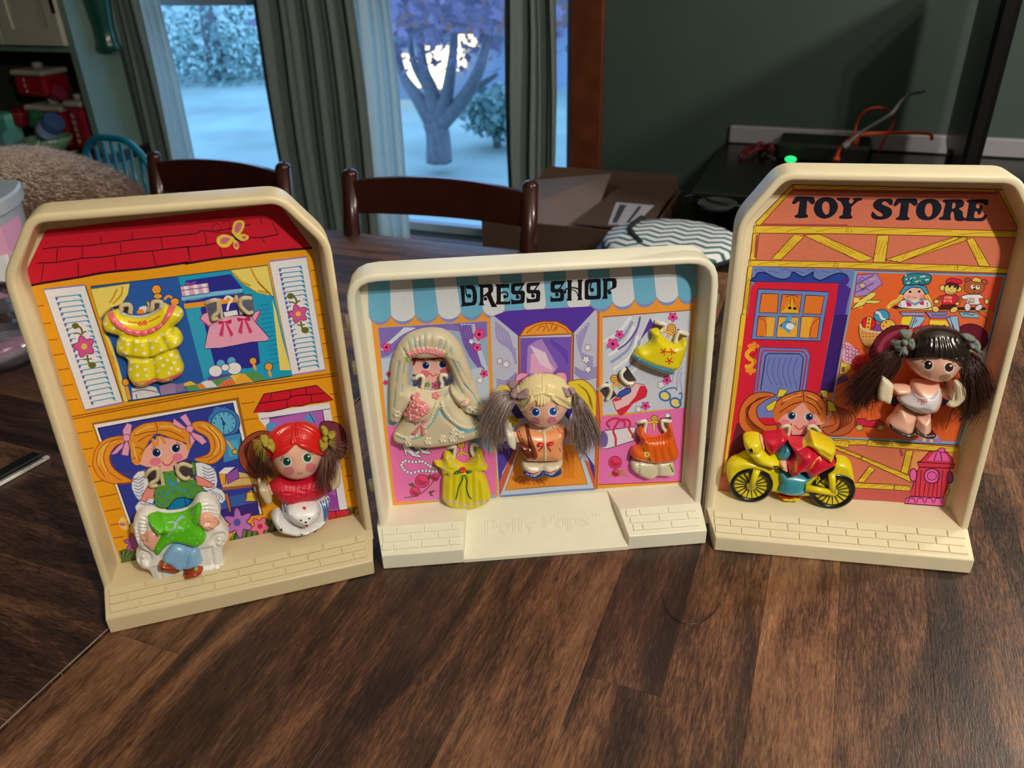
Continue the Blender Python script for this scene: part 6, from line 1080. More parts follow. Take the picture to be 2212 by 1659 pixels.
sm_ = Rel(PL, f(690, 330, 770, 280, 880, 300, 1000, 290, 1130, 250, 1200, 190, 1240, 260, 1215, 400, 1255, 450, 1300, 520, 1285, 590, 1200, 642, 1090, 615, 980, 588, 900, 622, 820, 715, 765, 702, 745, 655, 790, 560, 840, 470, 790, 500, 740, 420), .027, .008, .006, .0013, on=ch); sm_.build('smock', pm('5cc41c'), t)
for q, gr in ((f(675, 318, 730, 285, 820, 322, 862, 440, 850, 490, 790, 510, 720, 412), [f(740, 400, 830, 360), f(750, 430, 840, 395), f(765, 460, 850, 430), f(780, 485, 850, 465), f(720, 370, 815, 335)]), (f(1140, 265, 1217, 165, 1252, 215, 1242, 300, 1215, 405, 1150, 380, 1138, 310), [f(1150, 270, 1160, 380), f(1170, 240, 1185, 390), f(1195, 215, 1208, 395), f(1215, 200, 1225, 340)])):
    Rel(PL, q, .027, .003, .003, .001, bumps=[(g, .0007, -.0014) for g in gr], on=sm_).build('sleeve_ruffle', pm('58bc18'), t)
for c in ((870, 328), (965, 328), (1080, 285), (1065, 385), (1120, 375), (1110, 425), (990, 480), (940, 545), (1170, 545), (1120, 555), (1235, 505), (890, 590), (790, 660), (875, 430), (1010, 590), (1200, 600), (960, 430), (1050, 470)): sm_.dot('painted_dots', 'a8d8a0', f(*c)[0], 1.7)
for q in (f(970, 400, 900, 370, 880, 385, 900, 405, 965, 410), f(975, 395, 1020, 320, 1070, 310, 1080, 335, 1000, 400), f(955, 410, 985, 412, 900, 548, 872, 540), f(985, 405, 1010, 425, 1065, 455, 1050, 465, 1000, 455)): Rel(PL, q, .027, .0022, .0018, .0009, on=sm_, sm=0).build('bow_loop', pm('a0ccd4'), t)
Rel(PL, arcs(f, (975, 403), 22, 0, 5.6, 8), .027, .003, .0025, .0009, on=sm_).build('bow_knot', pm('a0ccd4'), t)
for q in (sm_, a): q.flush()
# ---- dolls: shared pieces
FL = 'f4bea6'
def face(hd, f, eyes, blush, iris, er, pup=None, tilt=0):
    for k, c in enumerate(eyes):
        s = -1 if k == 0 else 1; c = f(*c)[0]; hd.dot('eye_white', 'f0f2f4', (c[0] - .5 * s, c[1] + 1), er * 1.27, er * 1.3, tilt, 16, .00010); hd.dot('iris', iris, c, er, er * 1.06, tilt, 16, .00016)
        if pup: hd.dot('pupil', pup, (c[0], c[1] - er * .1), er * .68, er * .75, tilt, 14, .00020)
        hd.dot('eye_glint', 'ffffff', (c[0] + er * .35, c[1] - er * .35), er * .26, n=8, lift=.00026)
        for q in (-.3, 0, .35): an = (-math.pi / 2 + s * (.75 + q)) + tilt; hd.l('lashes', '201820', 1.2, [(c[0] + er * 1.1 * math.cos(an), c[1] + er * 1.1 * math.sin(an)), (c[0] + er * 1.75 * math.cos(an + .1 * s), c[1] + er * 1.75 * math.sin(an + .1 * s))], 0, lift=.00024)
    for c, rx_, col in blush: hd.dot('blush', col, f(*c)[0], rx_, rx_ * .86, tilt, 14, .00011)
def bow(pan, t, f, parts, col, w, fray=(), knot=None, T=.005):
    for q in parts: Rel(pan, f(*q), w, T, .005, .0014, bumps=[(f((q[0] + q[4]) / 2, (q[1] + q[5]) / 2, q[2], q[3]), .0014, -.0016), (f(q[0], q[1], (q[2] + q[6]) / 2, (q[3] + q[7]) / 2), .0012, -.0014)], mirror=.5, sm=3).build('bow_loop', pm(col, rough=.85, coat=0, bump=.5, bs=700), t)
    if knot: Rel(pan, arcs(f, knot[:2], knot[2], 0, 5.6, 8), w + .002, T, .004, .0014, mirror=.6).build('bow_knot', pm(col, rough=.85, coat=0, bump=.5, bs=700), t)
    if fray: hair(pan, t, 'frayed_ribbon_end', [[(*f(a, b)[0], w + .002 + .001 * i) for i, (a, b) in enumerate(g)] for g in fray], 46, .00022, [col], .0006, 8, 3)
# ---- red haired doll
f = L4; t = thing(PL, 'doll', 'red haired doll with green eyes in red poncho holding a white dog', 'doll', f(600, 1362)[0], .012)
lg = Rel(PL, f(470, 1080, 560, 1060, 700, 1060, 830, 1050, 832, 1140, 822, 1225, 800, 1270, 740, 1310, 600, 1330, 500, 1300, 470, 1200), .012, .010, .009, .0016, mirror=.5); lg.build('trousers', pm('e4e4ec'), t)
for i in range(4): lg.l('trouser_stripes', '3c6cb4', 3.4, f(765 + i * 20, 1090 - i * 8, 790 + i * 13, 1160 - i * 5, 800 + i * 8, 1250 - i * 12)); 
for i in range(2): lg.l('trouser_stripes', '3c6cb4', 3.4, f(480 + i * 25, 1100, 490 + i * 20, 1180))
lg.l('trouser_stripes', 'ec8ca0', 4, f(740, 1305, 800, 1265, 822, 1220)); lg.flush()
po = Rel(PL, f(440, 890, 540, 905, 700, 885, 795, 850, 830, 950, 805, 1040, 700, 1092, 620, 1098, 550, 1132, 450, 1085, 400, 1020, 368, 955), .012, .013, .012, .0012, mirror=.6, bumps=[(f(*[v for k in range(9) for v in (400 + i * 0 + k * 48, 985 + i * 27 + 9 * math.sin(k * 2.4 + i) - k * 6)]), .0010, .0011) for i in range(4)] + [(f(400 + k * 42, 960 - k * 4, 420 + k * 36, 1060), .0009, -.0009) for k in range(10)]); po.build('poncho', pm('d41c36', rough=.45, coat=.12), t)
Rel(PL, f(447, 885, 540, 920, 640, 920, 755, 850, 790, 870, 745, 935, 620, 978, 510, 975, 440, 922), .012, .005, .005, .0011, on=po, bumps=[(f(480 + k * 34, 895 + 6 * (4 - abs(k - 4)), 470 + k * 36, 960), .0008, -.0011) for k in range(9)]).build('collar', pm('d41834'), t)
for q in (f(345, 965, 385, 955, 410, 1030, 380, 1050, 355, 1040), f(820, 905, 850, 900, 862, 955, 830, 965)): Rel(PL, q, .012, .006, .005, .0016, mirror=.8).build('hand', pm(FL), t)
hd = Rel(PL, f(345, 660, 365, 580, 420, 522, 500, 492, 560, 480, 630, 476, 700, 495, 755, 540, 795, 620, 800, 700, 782, 770, 745, 840, 700, 890, 620, 918, 540, 918, 460, 885, 410, 830, 375, 760), .017, .020, .026, .0018, mirror=.3); hd.build('head', pm(FL, sss=.15), t)
face(hd, f, ((503, 782), (663, 752)), (((515, 860), 12.5, 'ee8890'), ((690, 830), 12, 'ee8890')), '0e6c4c', 8.6, '0a3c30', -.18); hd.l('mouth', 'b84848', 1.4, f(585, 872, 605, 878, 625, 866)); hd.d('iris_rim', '58c4b0', f(480, 800, 500, 815, 525, 800, 515, 808, 500, 812), lift=.00022); hd.flush()
st = [(f(566, 485, 560, 560, 578, 640), .0014, -.0016)]
for i in range(7): st += [(f(545 - i * 2, 520 + i * 20, 470 - i * 8, 560 + i * 22, 400 - i * 4, 640 + i * 24), .0007, -.0024), (f(590 + i * 1, 520 + i * 18, 670 + i * 6, 550 + i * 18, 760 + i * 6, 620 + i * 16), .0007, -.0024)]
Rel(PL, f(385, 795, 430, 752, 500, 722, 545, 680, 575, 655, 610, 680, 660, 700, 720, 725, 770, 740, 800, 725, 803, 640, 760, 540, 700, 492, 630, 472, 560, 477, 480, 494, 400, 538, 352, 600, 342, 680, 365, 770), .017, .0034, .0022, .0006, bumps=st, on=hd).build('moulded_hair', pm('d8201c'), t)
hair(PL, t, 'pigtail', [[(*f(a, b)[0], w) for a, b, w in g] for g in (((330, 660, .018), (270, 720, .022), (250, 820, .02), (300, 920, .016)), ((340, 690, .024), (310, 770, .03), (330, 870, .026), (370, 930, .02)), ((360, 700, .02), (370, 800, .03), (400, 880, .03), (430, 905, .024)))], 420, .00024, ['5c3424', '4a2618', '74442c'], .0016, 12, 4)
hair(PL, t, 'pigtail', [[(*f(a, b)[0], w) for a, b, w in g] for g in (((840, 620, .018), (910, 650, .022), (960, 640, .02), (1000, 680, .014)), ((830, 650, .022), (870, 740, .026), (860, 860, .026), (850, 960, .02)), ((810, 680, .022), (800, 800, .034), (790, 950, .034), (780, 1120, .03)), ((800, 700, .02), (780, 800, .03), (770, 900, .03), (810, 1010, .028)))], 420, .00024, ['6c4434', '8a5c48', '54302a', 'a07868'], .0022, 12, 5)
bow(PL, t, f, ((290, 580, 350, 575, 370, 640, 310, 660), (330, 650, 380, 600, 415, 660, 400, 725)), 'b0a038', .030, (((300, 620), (250, 600), (215, 570)), ((310, 660), (260, 680), (240, 740)), ((340, 700), (345, 760), (340, 820))), (335, 645, 28))
bow(PL, t, f, ((765, 515, 800, 505, 835, 560, 790, 600), (750, 620, 800, 600, 830, 660, 770, 710), (820, 560, 870, 540, 885, 590, 830, 620)), 'b0a038', .030, (((840, 560), (870, 530), (890, 510)), ((840, 620), (880, 620), (900, 590)), ((830, 640), (860, 680), (880, 700))), (800, 605, 26))
dg = Rel(PL, f(377, 1195, 400, 1152, 440, 1135, 480, 1190, 540, 1230, 640, 1260, 740, 1240, 812, 1238, 790, 1275, 740, 1310, 700, 1340, 600, 1366, 520, 1352, 440, 1322, 400, 1262), .014, .018, .012, .0013, mirror=.3, bumps=[(f(420 + i * 30, 1200 + i * 12, 440 + i * 30, 1290 + i * 6), .0009, -.001) for i in range(9)]); dg.build('dog_body', pm('e6e6e6'), t, 'white crouching toy dog body')
dh = Rel(PL, f(500, 1130, 540, 1098, 600, 1090, 680, 1085, 740, 1095, 768, 1140, 765, 1195, 735, 1250, 680, 1285, 620, 1288, 560, 1265, 520, 1220, 500, 1180), .022, .015, .013, .0012, mirror=.5, bumps=[(f(560 + i * 45, 1100, 540 + i * 48, 1170), .0009, -.0009) for i in range(5)] + [(f(640, 1245, 660, 1265, 640, 1280), .003, .002)]); dh.build('dog_head', pm('ececec'), t, 'white toy dog head')
for q in (f(495, 1170, 510, 1130, 535, 1140, 535, 1200, 510, 1215), f(735, 1130, 760, 1120, 768, 1170, 745, 1200)): Rel(PL, q, .022, .004, .004, .0012, on=dh).build('dog_ear', pm('dcdce0'), t)
for c in ((613, 1240), (678, 1226)): dh.dot('dog_face', '505058', f(*c)[0], 2.6, 2)
dh.dot('dog_face', '303038', f(650, 1256)[0], 3.2, 2.4); dh.d('dog_face', 'd82c3c', f(640, 1278, 660, 1270, 672, 1278, 655, 1292)); dh.d('red_bow', 'd02840', f(620, 1140, 640, 1130, 658, 1142, 640, 1160)); dh.flush()
for q in (f(440, 1310, 460, 1300, 480, 1318, 455, 1325), f(590, 1352, 615, 1342, 640, 1352, 610, 1365), f(695, 1325, 720, 1315, 735, 1325, 710, 1340)): dg.d('dog_paws', '202024', q)
dg.flush()
paddle(PL, tl, f(275, 925, 300, 922, 312, 985, 360, 985, 385, 1050, 388, 1110, 340, 1112, 305, 1060, 285, 1020), .020); paddle(PL, tl, f(880, 850, 915, 850, 922, 940, 900, 990, 850, 1012, 845, 970, 870, 950), .014)
# ---- bride outfit
f = M6; t = thing(PM, 'doll_outfit', 'cream bridal gown and veil outfit with pink flower bouquet', 'doll clothes', f(600, 1525)[0])
fold = [(q, .0012, -.0013) for q in (f(335, 200, 370, 380), f(405, 190, 430, 350), f(465, 200, 480, 330), f(535, 150, 535, 330), f(620, 150, 605, 320), f(725, 235, 695, 340), f(800, 260, 760, 360), f(265, 330, 340, 420), f(850, 330, 840, 400), f(235, 500, 195, 750, 170, 1050), f(310, 500, 285, 700, 265, 860), f(860, 480, 1000, 750, 1120, 900, 1210, 1050), f(850, 560, 910, 740, 1000, 880), f(920, 500, 1070, 760, 1190, 1010))]
hole = f(395, 440, 480, 448, 600, 445, 720, 435, 775, 450, 825, 530, 862, 640, 872, 740, 830, 790, 740, 820, 640, 850, 500, 832, 380, 800, 350, 740, 362, 560)
br = Rel(PM, f(130, 1195, 122, 950, 128, 700, 150, 480, 220, 300, 330, 180, 480, 115, 620, 95, 760, 112, 880, 190, 980, 320, 1050, 500, 1110, 680, 1180, 880, 1248, 1060, 1252, 1092, 1190, 1140, 1090, 1130, 1000, 1100, 900, 1000, 700, 1000, 400, 1000, 270, 1180, 240, 1235, 180, 1220), .003, .011, .009, .0013, bumps=fold, holes=[hole], sm=2); br.build('veil', pm('d8ccac', rough=.42, coat=.12), t)
for q in (f(335, 220, 365, 375), f(405, 195, 430, 340), f(470, 240, 482, 330), f(535, 150, 535, 320), f(725, 245, 698, 335), f(800, 265, 765, 355), f(280, 340, 340, 415), f(855, 335, 840, 395), f(235, 500, 200, 740), f(190, 820, 172, 1050), f(300, 520, 285, 650), f(280, 760, 268, 860), f(880, 480, 960, 620), f(1000, 760, 1090, 850, 1200, 1020), f(850, 580, 900, 720, 990, 880)): br.l('blue_fold_lines', '6cb8cc', 2.1, q)
fl_ = []
for i in range(10):
    x = 355 + i * 43; yy = 415 - 42 * math.sin(math.pi * i / 9)
    for k in range(5): fl_.append(f(x + 22 * math.cos(k * 1.257), yy + 20 * math.sin(k * 1.257))[0])
br.beads('crown_flowers', 'ec9094', fl_, .0017); br.beads('crown_pearls', 'f4d0c8', [f(355 + i * 43, 410 - 42 * math.sin(math.pi * i / 9))[0] for i in range(10)] + [f(370 + i * 50, 385 - 45 * math.sin(math.pi * i / 8))[0] for i in range(9)], .0015)
for q in (f(300, 460, 360, 450), f(320, 490, 345, 445), f(770, 415, 820, 410), f(780, 440, 800, 465), f(330, 480, 340, 510)): br.l('leaves', '8cbc48', 3.6, q)
dr = Rel(PM, f(385, 820, 450, 835, 550, 855, 640, 860, 740, 840, 830, 800, 900, 880, 960, 1010, 1060, 1110, 1180, 1240, 1256, 1340, 1240, 1380, 1100, 1430, 900, 1490, 700, 1520, 560, 1530, 400, 1518, 250, 1480, 165, 1430, 190, 1340, 250, 1230, 320, 1050, 370, 900), .003, .014, .010, .0013, sm=2, bumps=[(f(720, 1060, 640, 1180, 560, 1300), .0012, -.0012), (f(720, 1060, 800, 1180, 960, 1300), .0012, -.0012)]); dr.build('gown', pm('dcd0b0', rough=.42, coat=.12), t)
dr.l('blue_shading', '6cc4dc', 6, f(725, 1050, 770, 1150, 880, 1230, 960, 1310, 1060, 1340, 1150, 1310, 1210, 1290)); dr.l('blue_shading', '8cc8d4', 4, f(720, 1060, 680, 1140, 620, 1240, 550, 1310)); dr.l('blue_shading', '8cc8d4', 4, f(200, 1370, 260, 1420, 330, 1440, 430, 1420, 520, 1380)); dr.d('blue_shading', '8cc4d0', f(755, 880, 820, 855, 815, 895, 760, 915))
lace = []
for q, n in ((f(740, 990, 770, 1080, 830, 1170, 910, 1240, 1000, 1290, 1090, 1300, 1180, 1270), 20), (f(690, 1000, 650, 1100, 600, 1220, 540, 1290), 13), (f(205, 1370, 270, 1405, 350, 1420, 440, 1395), 9), (f(450, 840, 560, 865, 640, 870, 740, 850, 830, 810), 14)):
    Q = spline(q, 12); lace += [tuple(Q[int(i)]) for i in np.linspace(0, len(Q) - 1, n)]
dr.beads('lace_trim', 'e4dabc', lace, .0021, flat=.5)
pearls = []
for c in ((580, 1455), (755, 1430), (870, 1425), (975, 1380), (890, 1350), (345, 1470), (1180, 1345)):
    for k in range(6): pearls.append(f(c[0] + 32 * math.cos(k * 1.05) * (1 if k else 0), c[1] + 30 * math.sin(k * 1.05))[0])
dr.beads('pearl_flowers', 'e8dec4', pearls, .0019); pv = []
for c in ((210, 1130), (1070, 1080), (1150, 1085)):
    for k in range(6): pv.append(f(c[0] + 26 * math.cos(k * 1.05), c[1] + 26 * math.sin(k * 1.05))[0])
br.beads('veil_pearls', 'dcd6c0', pv, .0018)
bq = Rel(PM, arcs(f, (440, 1050), 180, 0, 5.95, 16), .003, .006, .009, .0015, on=dr, floor=.001); bq.build('bouquet_doily', pm('e0d4b4'), t)
bf = []; r6 = random.Random(8)
while len(bf) < 150:
    a, b = r6.uniform(-1, 1), r6.uniform(-1, 1)
    if a * a + b * b < 1 and not (a > .35 and b < -.3): bf.append(f(395 + 165 * a + 20, 1040 + 155 * b)[0])
bq.beads('bouquet_petals', 'ec8890', bf, .0019); bq.beads('bouquet_pearls', 'f6c8c4', bf[::5], .0013, flat=2.2)
for q in (f(520, 1100, 570, 1080), f(540, 1110, 590, 1060), f(470, 1180, 520, 1165)): bq.l('bouquet_leaves', 'b4c878', 3.5, q)
for q in (f(405, 1235, 470, 1220, 480, 1250, 410, 1265), f(500, 1220, 580, 1185, 570, 1225, 500, 1250), f(480, 1255, 505, 1255, 430, 1385, 370, 1370), f(490, 1255, 520, 1250, 552, 1385, 490, 1390)): Rel(PM, q, .003, .0022, .002, .001, on=dr, sm=0).build('bouquet_ribbon', pm('e0828c'), t)
dr.beads('chest_flower', 'ec8890', [f(675 + 32 * math.cos(k * 1.257), 915 + 30 * math.sin(k * 1.257))[0] for k in range(5)], .0021, stuff=True)
am = Rel(PM, f(850, 815, 900, 830, 960, 880, 1035, 915, 1040, 960, 960, 1010, 920, 1000, 870, 930, 842, 870), .012, .007, .007, .0014, emb=.006); am.build('arm', pm('d8ccac', rough=.42, coat=.12), t); Rel(PM, f(960, 985, 1030, 930, 1075, 950, 1085, 1000, 1045, 1042, 980, 1040, 945, 1020), .013, .006, .006, .0014, emb=.006).build('hand', pm('f0c8b0'), t)
for q in (br, dr, bq): q.flush()
# ---- yellow dress with a rose
f = M3; t = thing(PM, 'doll_outfit', 'yellow dress outfit with red rose and green ribbon below the bridal gown', 'doll clothes', f(960, 1008)[0])
yd = Rel(PM, f(722, 470, 745, 435, 790, 442, 830, 490, 880, 540, 932, 562, 985, 530, 1035, 455, 1062, 408, 1112, 432, 1128, 500, 1150, 560, 1172, 598, 1150, 625, 1110, 620, 1150, 700, 1198, 850, 1200, 912, 1140, 962, 1040, 1000, 960, 1010, 860, 1005, 770, 975, 716, 920, 712, 850, 718, 700, 755, 650, 712, 662, 700, 600, 640, 556, 636, 532, 700, 530, 722, 505), .003, .010, .008, .0013, bumps=[(f(760 + i * 62, 640, 745 + i * 68, 960), .0015, -.0016) for i in range(7)] + [(f(760, 600, 860, 615, 950, 640, 1100, 605), .0012, -.0012), (f(760, 480, 830, 560, 920, 610, 1000, 570, 1080, 470), .0012, -.001)]); yd.build('dress', pm('e4d410', rough=.36), t)
for i in range(7): a, b = 770 + i * 62, 985 - 30 * abs(i - 3) / 3 + (10 if i in (2, 3) else 0); yd.dot('lace_hem', 'd4c4b4', f(a, b - 20)[0], 6, 3.6)
for c in ((775, 490), (800, 530), (835, 570), (875, 590), (1010, 560), (1040, 520), (1065, 470), (745, 600), (1110, 570), (735, 560)): yd.dot('lace_collar', 'd4c4b0', f(*c)[0], 4.4, 2.6, .8)
for q in (f(830, 650, 870, 622, 905, 640, 870, 668), f(940, 640, 985, 622, 1015, 648, 970, 668)): Rel(PM, q, .003, .002, .002, .001, on=yd).build('leaf', pm('2c7830'), t)
ro = Rel(PM, arcs(f, (918, 632), 38, 0, 5.7, 10), .003, .0045, .004, .0009, on=yd, bumps=[(arcs(f, (918, 630), 22, 0, 4, 6), .0007, -.001), (arcs(f, (920, 630), 9, 1, 5, 5), .0007, -.001)]); ro.build('rose', pm('d83820'), t)
for q in (f(920, 670, 915, 720, 880, 790, 865, 860, 850, 918), f(935, 670, 960, 730, 955, 800, 975, 870, 1005, 915)): yd.l('green_ribbon', '1c6c2c', 3, q)
yd.flush()
# ---- blonde doll
f = M4; t = thing(PM, 'doll', 'blonde doll in peach jacket with a brown shoulder bag in the shop doorway', 'doll', f(930, 1395)[0], .012)
lgs = Rel(PM, f(690, 1180, 740, 1150, 960, 1160, 1180, 1150, 1180, 1230, 1150, 1300, 1145, 1350, 1050, 1385, 950, 1355, 860, 1395, 780, 1380, 725, 1330, 700, 1270), .012, .013, .011, .0016, mirror=.5, bumps=[(f(955, 1190, 950, 1360), .0022, -.004)]); lgs.build('trousers', pm('dcd2b4'), t)
[Rel(PM, f(*q), .012, .0146, .011, .0013, mirror=.52, floor=.0115, slide=1).build('shoe', pm('20408c'), t) for q in ((715, 1318, 850, 1350, 950, 1315, 945, 1355, 860, 1396, 780, 1381, 730, 1350), (952, 1315, 1050, 1335, 1152, 1298, 1147, 1350, 1050, 1387, 955, 1358))]; lgs.l('shoe_line', 'c82c48', 2.4, f(705, 1285, 760, 1325, 850, 1345, 945, 1312, 1050, 1330, 1155, 1285)); lgs.l('shoe_marks', 'e8e8f0', 2, f(780, 1365, 800, 1385, 830, 1390)); lgs.flush()
for q in (f(595, 850, 640, 850, 690, 930, 685, 965, 625, 972), f(1225, 790, 1275, 790, 1262, 915, 1215, 920)): Rel(PM, q, .014, .007, .006, .0018, mirror=.3).build('arm', pm(FL), t)
jk = Rel(PM, f(638, 830, 700, 770, 760, 745, 860, 770, 960, 780, 1120, 750, 1195, 740, 1220, 800, 1212, 880, 1195, 960, 1200, 1090, 1182, 1172, 1100, 1190, 960, 1197, 800, 1192, 735, 1175, 700, 1040, 690, 965, 660, 910), .013, .015, .013, .0014, mirror=.55); jk.build('jacket', pm('f2a46c'), t)
pl = Rel(PM, f(948, 830, 985, 830, 995, 1190, 962, 1192), .013, .0014, .001, .001, on=jk, sm=0); pl.build('placket', pm('ecdcb4'), t)
for q in (f(790, 775, 880, 790, 945, 815, 945, 850, 900, 850, 880, 830, 850, 835, 830, 810), f(955, 815, 1040, 795, 1120, 770, 1100, 810, 1080, 830, 1040, 835, 1020, 850, 990, 845)): Rel(PM, q, .013, .0022, .002, .001, on=jk).build('collar', pm('ece0bc'), t)
for q in (f(880, 1005, 900, 970, 950, 975, 975, 990, 960, 1015, 900, 1025), f(985, 990, 1030, 965, 1085, 960, 1090, 1000, 1040, 1015, 990, 1010), f(950, 1010, 965, 1020, 905, 1090, 890, 1085), f(1000, 1010, 1020, 1015, 1065, 1085, 1050, 1085)): Rel(PM, q, .013, .0026, .002, .0009, on=jk, sm=0).build('red_bow', pm('d02438'), t)
for q in (f(670, 830, 690, 870, 720, 950), f(1130, 810, 1160, 850, 1190, 890)):
    for k in (0, .35, .7): jk.l('red_stitching', 'c03420', 2.4, [mixp(q[0], q[2], k), mixp(q[0], q[2], k + .2)], 0)
jk.dot('red_stitching', 'c83c2c', f(978, 872)[0], 2.4); jk.l('red_stitching', 'c03420', 2.4, f(1150, 1040, 1165, 1080), 0); jk.l('red_stitching', 'c03420', 2.4, f(1180, 850, 1185, 880), 0); jk.flush()
Rel(PM, f(740, 760, 785, 775, 800, 850, 840, 980, 880, 1080, 892, 1150, 850, 1180, 820, 1150, 800, 1050, 770, 930), .013, .003, .003, .0013, on=jk).build('bag_strap', pm('7c3820'), t)
bg = Rel(PM, f(655, 985, 690, 965, 770, 980, 830, 1000, 850, 1060, 835, 1150, 790, 1175, 740, 1165, 690, 1100, 660, 1040), .024, .007, .006, .0013, mirror=.8, bumps=[(f(680, 1020, 720, 1080, 780, 1070, 820, 1020), .001, -.0012)]); bg.build('shoulder_bag', pm('6c2c18'), t); bg.dot('bag_stud', 'a06040', f(832, 1035)[0], 2.6); bg.flush()
hd = Rel(PM, f(655, 430, 660, 330, 720, 245, 820, 178, 945, 155, 1060, 165, 1170, 212, 1248, 300, 1272, 420, 1262, 520, 1235, 590, 1180, 680, 1100, 750, 1010, 785, 900, 782, 800, 735, 725, 660, 675, 570), .019, .020, .026, .0018, mirror=.3); hd.build('head', pm(FL, sss=.15), t)
face(hd, f, ((868, 607), (1078, 600)), (((860, 722), 10.5, 'd87c98'), ((1062, 712), 10.5, 'd87c98')), '1c58c0', 8, '103c98'); hd.flush()
st = [(f(948, 160, 955, 250, 965, 370), .0014, -.0016)]
for i in range(8): st += [(f(938, 195 + i * 24, 830, 215 + i * 24, 680, 290 + i * 26), .0006, -.0024), (f(972, 195 + i * 24, 1090, 210 + i * 24, 1240, 290 + i * 24), .0006, -.0024)]
for k in range(7): st.append((f(860 + k * 28, 400 + abs(k - 3) * 10, 830 + k * 40, 530), .0010, -.0022))
for k in range(5): st += [(f(800 - k * 28, 430 + k * 20, 720 - k * 14, 540 + k * 6), .0010, -.002), (f(1100 + k * 28, 430 + k * 16, 1170 + k * 18, 520 + k * 6), .0010, -.002)]
Rel(PM, f(640, 430, 655, 325, 715, 240, 825, 170, 945, 150, 1065, 160, 1180, 212, 1255, 305, 1280, 420, 1275, 535, 1240, 572, 1190, 548, 1120, 520, 1060, 480, 1030, 500, 1000, 525, 970, 535, 930, 535, 885, 528, 870, 480, 800, 540, 745, 595, 700, 585, 655, 520), .019, .0036, .0022, .0006, bumps=st, on=hd).build('moulded_hair', pm('ead8a0', rough=.4), t)
AS = ['a8928c', 'b8a6a2', '8c7470', 'c4b6b4']
hair(PM, t, 'pigtail', [[(*f(a, b)[0], w) for a, b, w in g] for g in (((600, 400, .024), (400, 380, .030), (270, 520, .026), (200, 640, .020)), ((610, 420, .026), (430, 460, .034), (300, 800, .030), (290, 1180, .022)), ((620, 430, .028), (500, 560, .038), (400, 850, .034), (420, 1190, .026)), ((620, 450, .026), (560, 520, .034), (470, 700, .032), (540, 1180, .022)))], 620, .00024, AS, .0022, 14, 6)
hair(PM, t, 'pigtail', [[(*f(a, b)[0], w) for a, b, w in g] for g in (((1320, 370, .024), (1440, 500, .032), (1620, 850, .026), (1640, 1010, .020)), ((1330, 390, .026), (1420, 560, .036), (1560, 900, .032), (1560, 1150, .024)), ((1325, 420, .026), (1370, 700, .036), (1420, 1000, .034), (1380, 1290, .024)), ((1320, 440, .024), (1330, 650, .034), (1310, 850, .032), (1330, 1000, .026)))], 620, .00024, AS, .0018, 14, 7)
bow(PM, t, f, ((525, 290, 560, 235, 640, 245, 600, 345), (630, 440, 690, 370, 775, 320, 780, 450), (570, 330, 640, 330, 650, 430, 590, 440)), 'a08488', .032, (((600, 420), (540, 400), (470, 390)), ((610, 450), (600, 520), (610, 600))), (605, 405, 48))
bow(PM, t, f, ((1180, 310, 1240, 330, 1310, 390, 1220, 440), (1260, 310, 1340, 330, 1330, 390, 1270, 380)), 'a89094', .030, (((1320, 380), (1340, 450), (1320, 540)),), (1310, 370, 36))
paddle(PM, tm, f(490, 755, 520, 755, 550, 850, 600, 850, 632, 920, 632, 1058, 570, 1040, 520, 960, 495, 850), .022); paddle(PM, tm, f(1300, 760, 1320, 850, 1365, 900, 1340, 1000, 1280, 1000, 1270, 920), .014)
# ---- yellow top, orange dress
f = M2; t = thing(PM, 'doll_outfit', 'small yellow sleeveless top with blue hem band and red flowers', 'doll clothes', f(1120, 1115)[0])
tp_ = Rel(PM, f(1042, 768, 1070, 750, 1112, 746, 1140, 790, 1180, 840, 1232, 872, 1290, 862, 1330, 826, 1354, 850, 1345, 930, 1290, 1080, 1245, 1105, 1228, 1148, 1100, 1112, 980, 1060, 895, 1005, 905, 960, 940, 908, 1000, 895, 1045, 855, 1058, 810), .003, .009, .007, .0013, bumps=[(f(905, 962, 1000, 1020, 1110, 1065, 1245, 1098), .0010, -.0016), (f(1075, 770, 1130, 850, 1210, 895, 1300, 885), .0009, -.0011)], sm=2); tp_.build('top', pm('e8d818', rough=.36), t)
Rel(PM, f(905, 965, 1000, 1022, 1110, 1067, 1244, 1100, 1230, 1138, 1100, 1103, 985, 1050, 896, 998), .003, .0016, .0015, .0011, on=tp_, sm=2).build('hem_band', pm('3c7c9c'), t)
for c in ((1160, 945), (1232, 945), (1208, 1025)):
    for k in range(5): an = k * 1.257 + c[0]; q = f(c[0], c[1])[0]; tp_.l('painted_flowers', 'd85018', 2.6, [q, (q[0] + 9 * math.cos(an), q[1] + 8 * math.sin(an))], 0)
tp_.flush()
f = M5; t = thing(PM, 'doll_outfit', 'orange smocked dress outfit over cream shorts at the right of the dress shop', 'doll clothes', f(600, 808)[0])
os_ = Rel(PM, f(428, 640, 500, 620, 660, 630, 790, 620, 815, 720, 818, 762, 770, 786, 670, 780, 600, 810, 540, 796, 480, 765, 425, 710), .003, .008, .007, .0013, bumps=[(f(660, 660, 665, 785), .0018, -.003), (f(500, 650, 490, 780), .001, -.001)]); os_.build('shorts', pm('dcd4b8'), t)
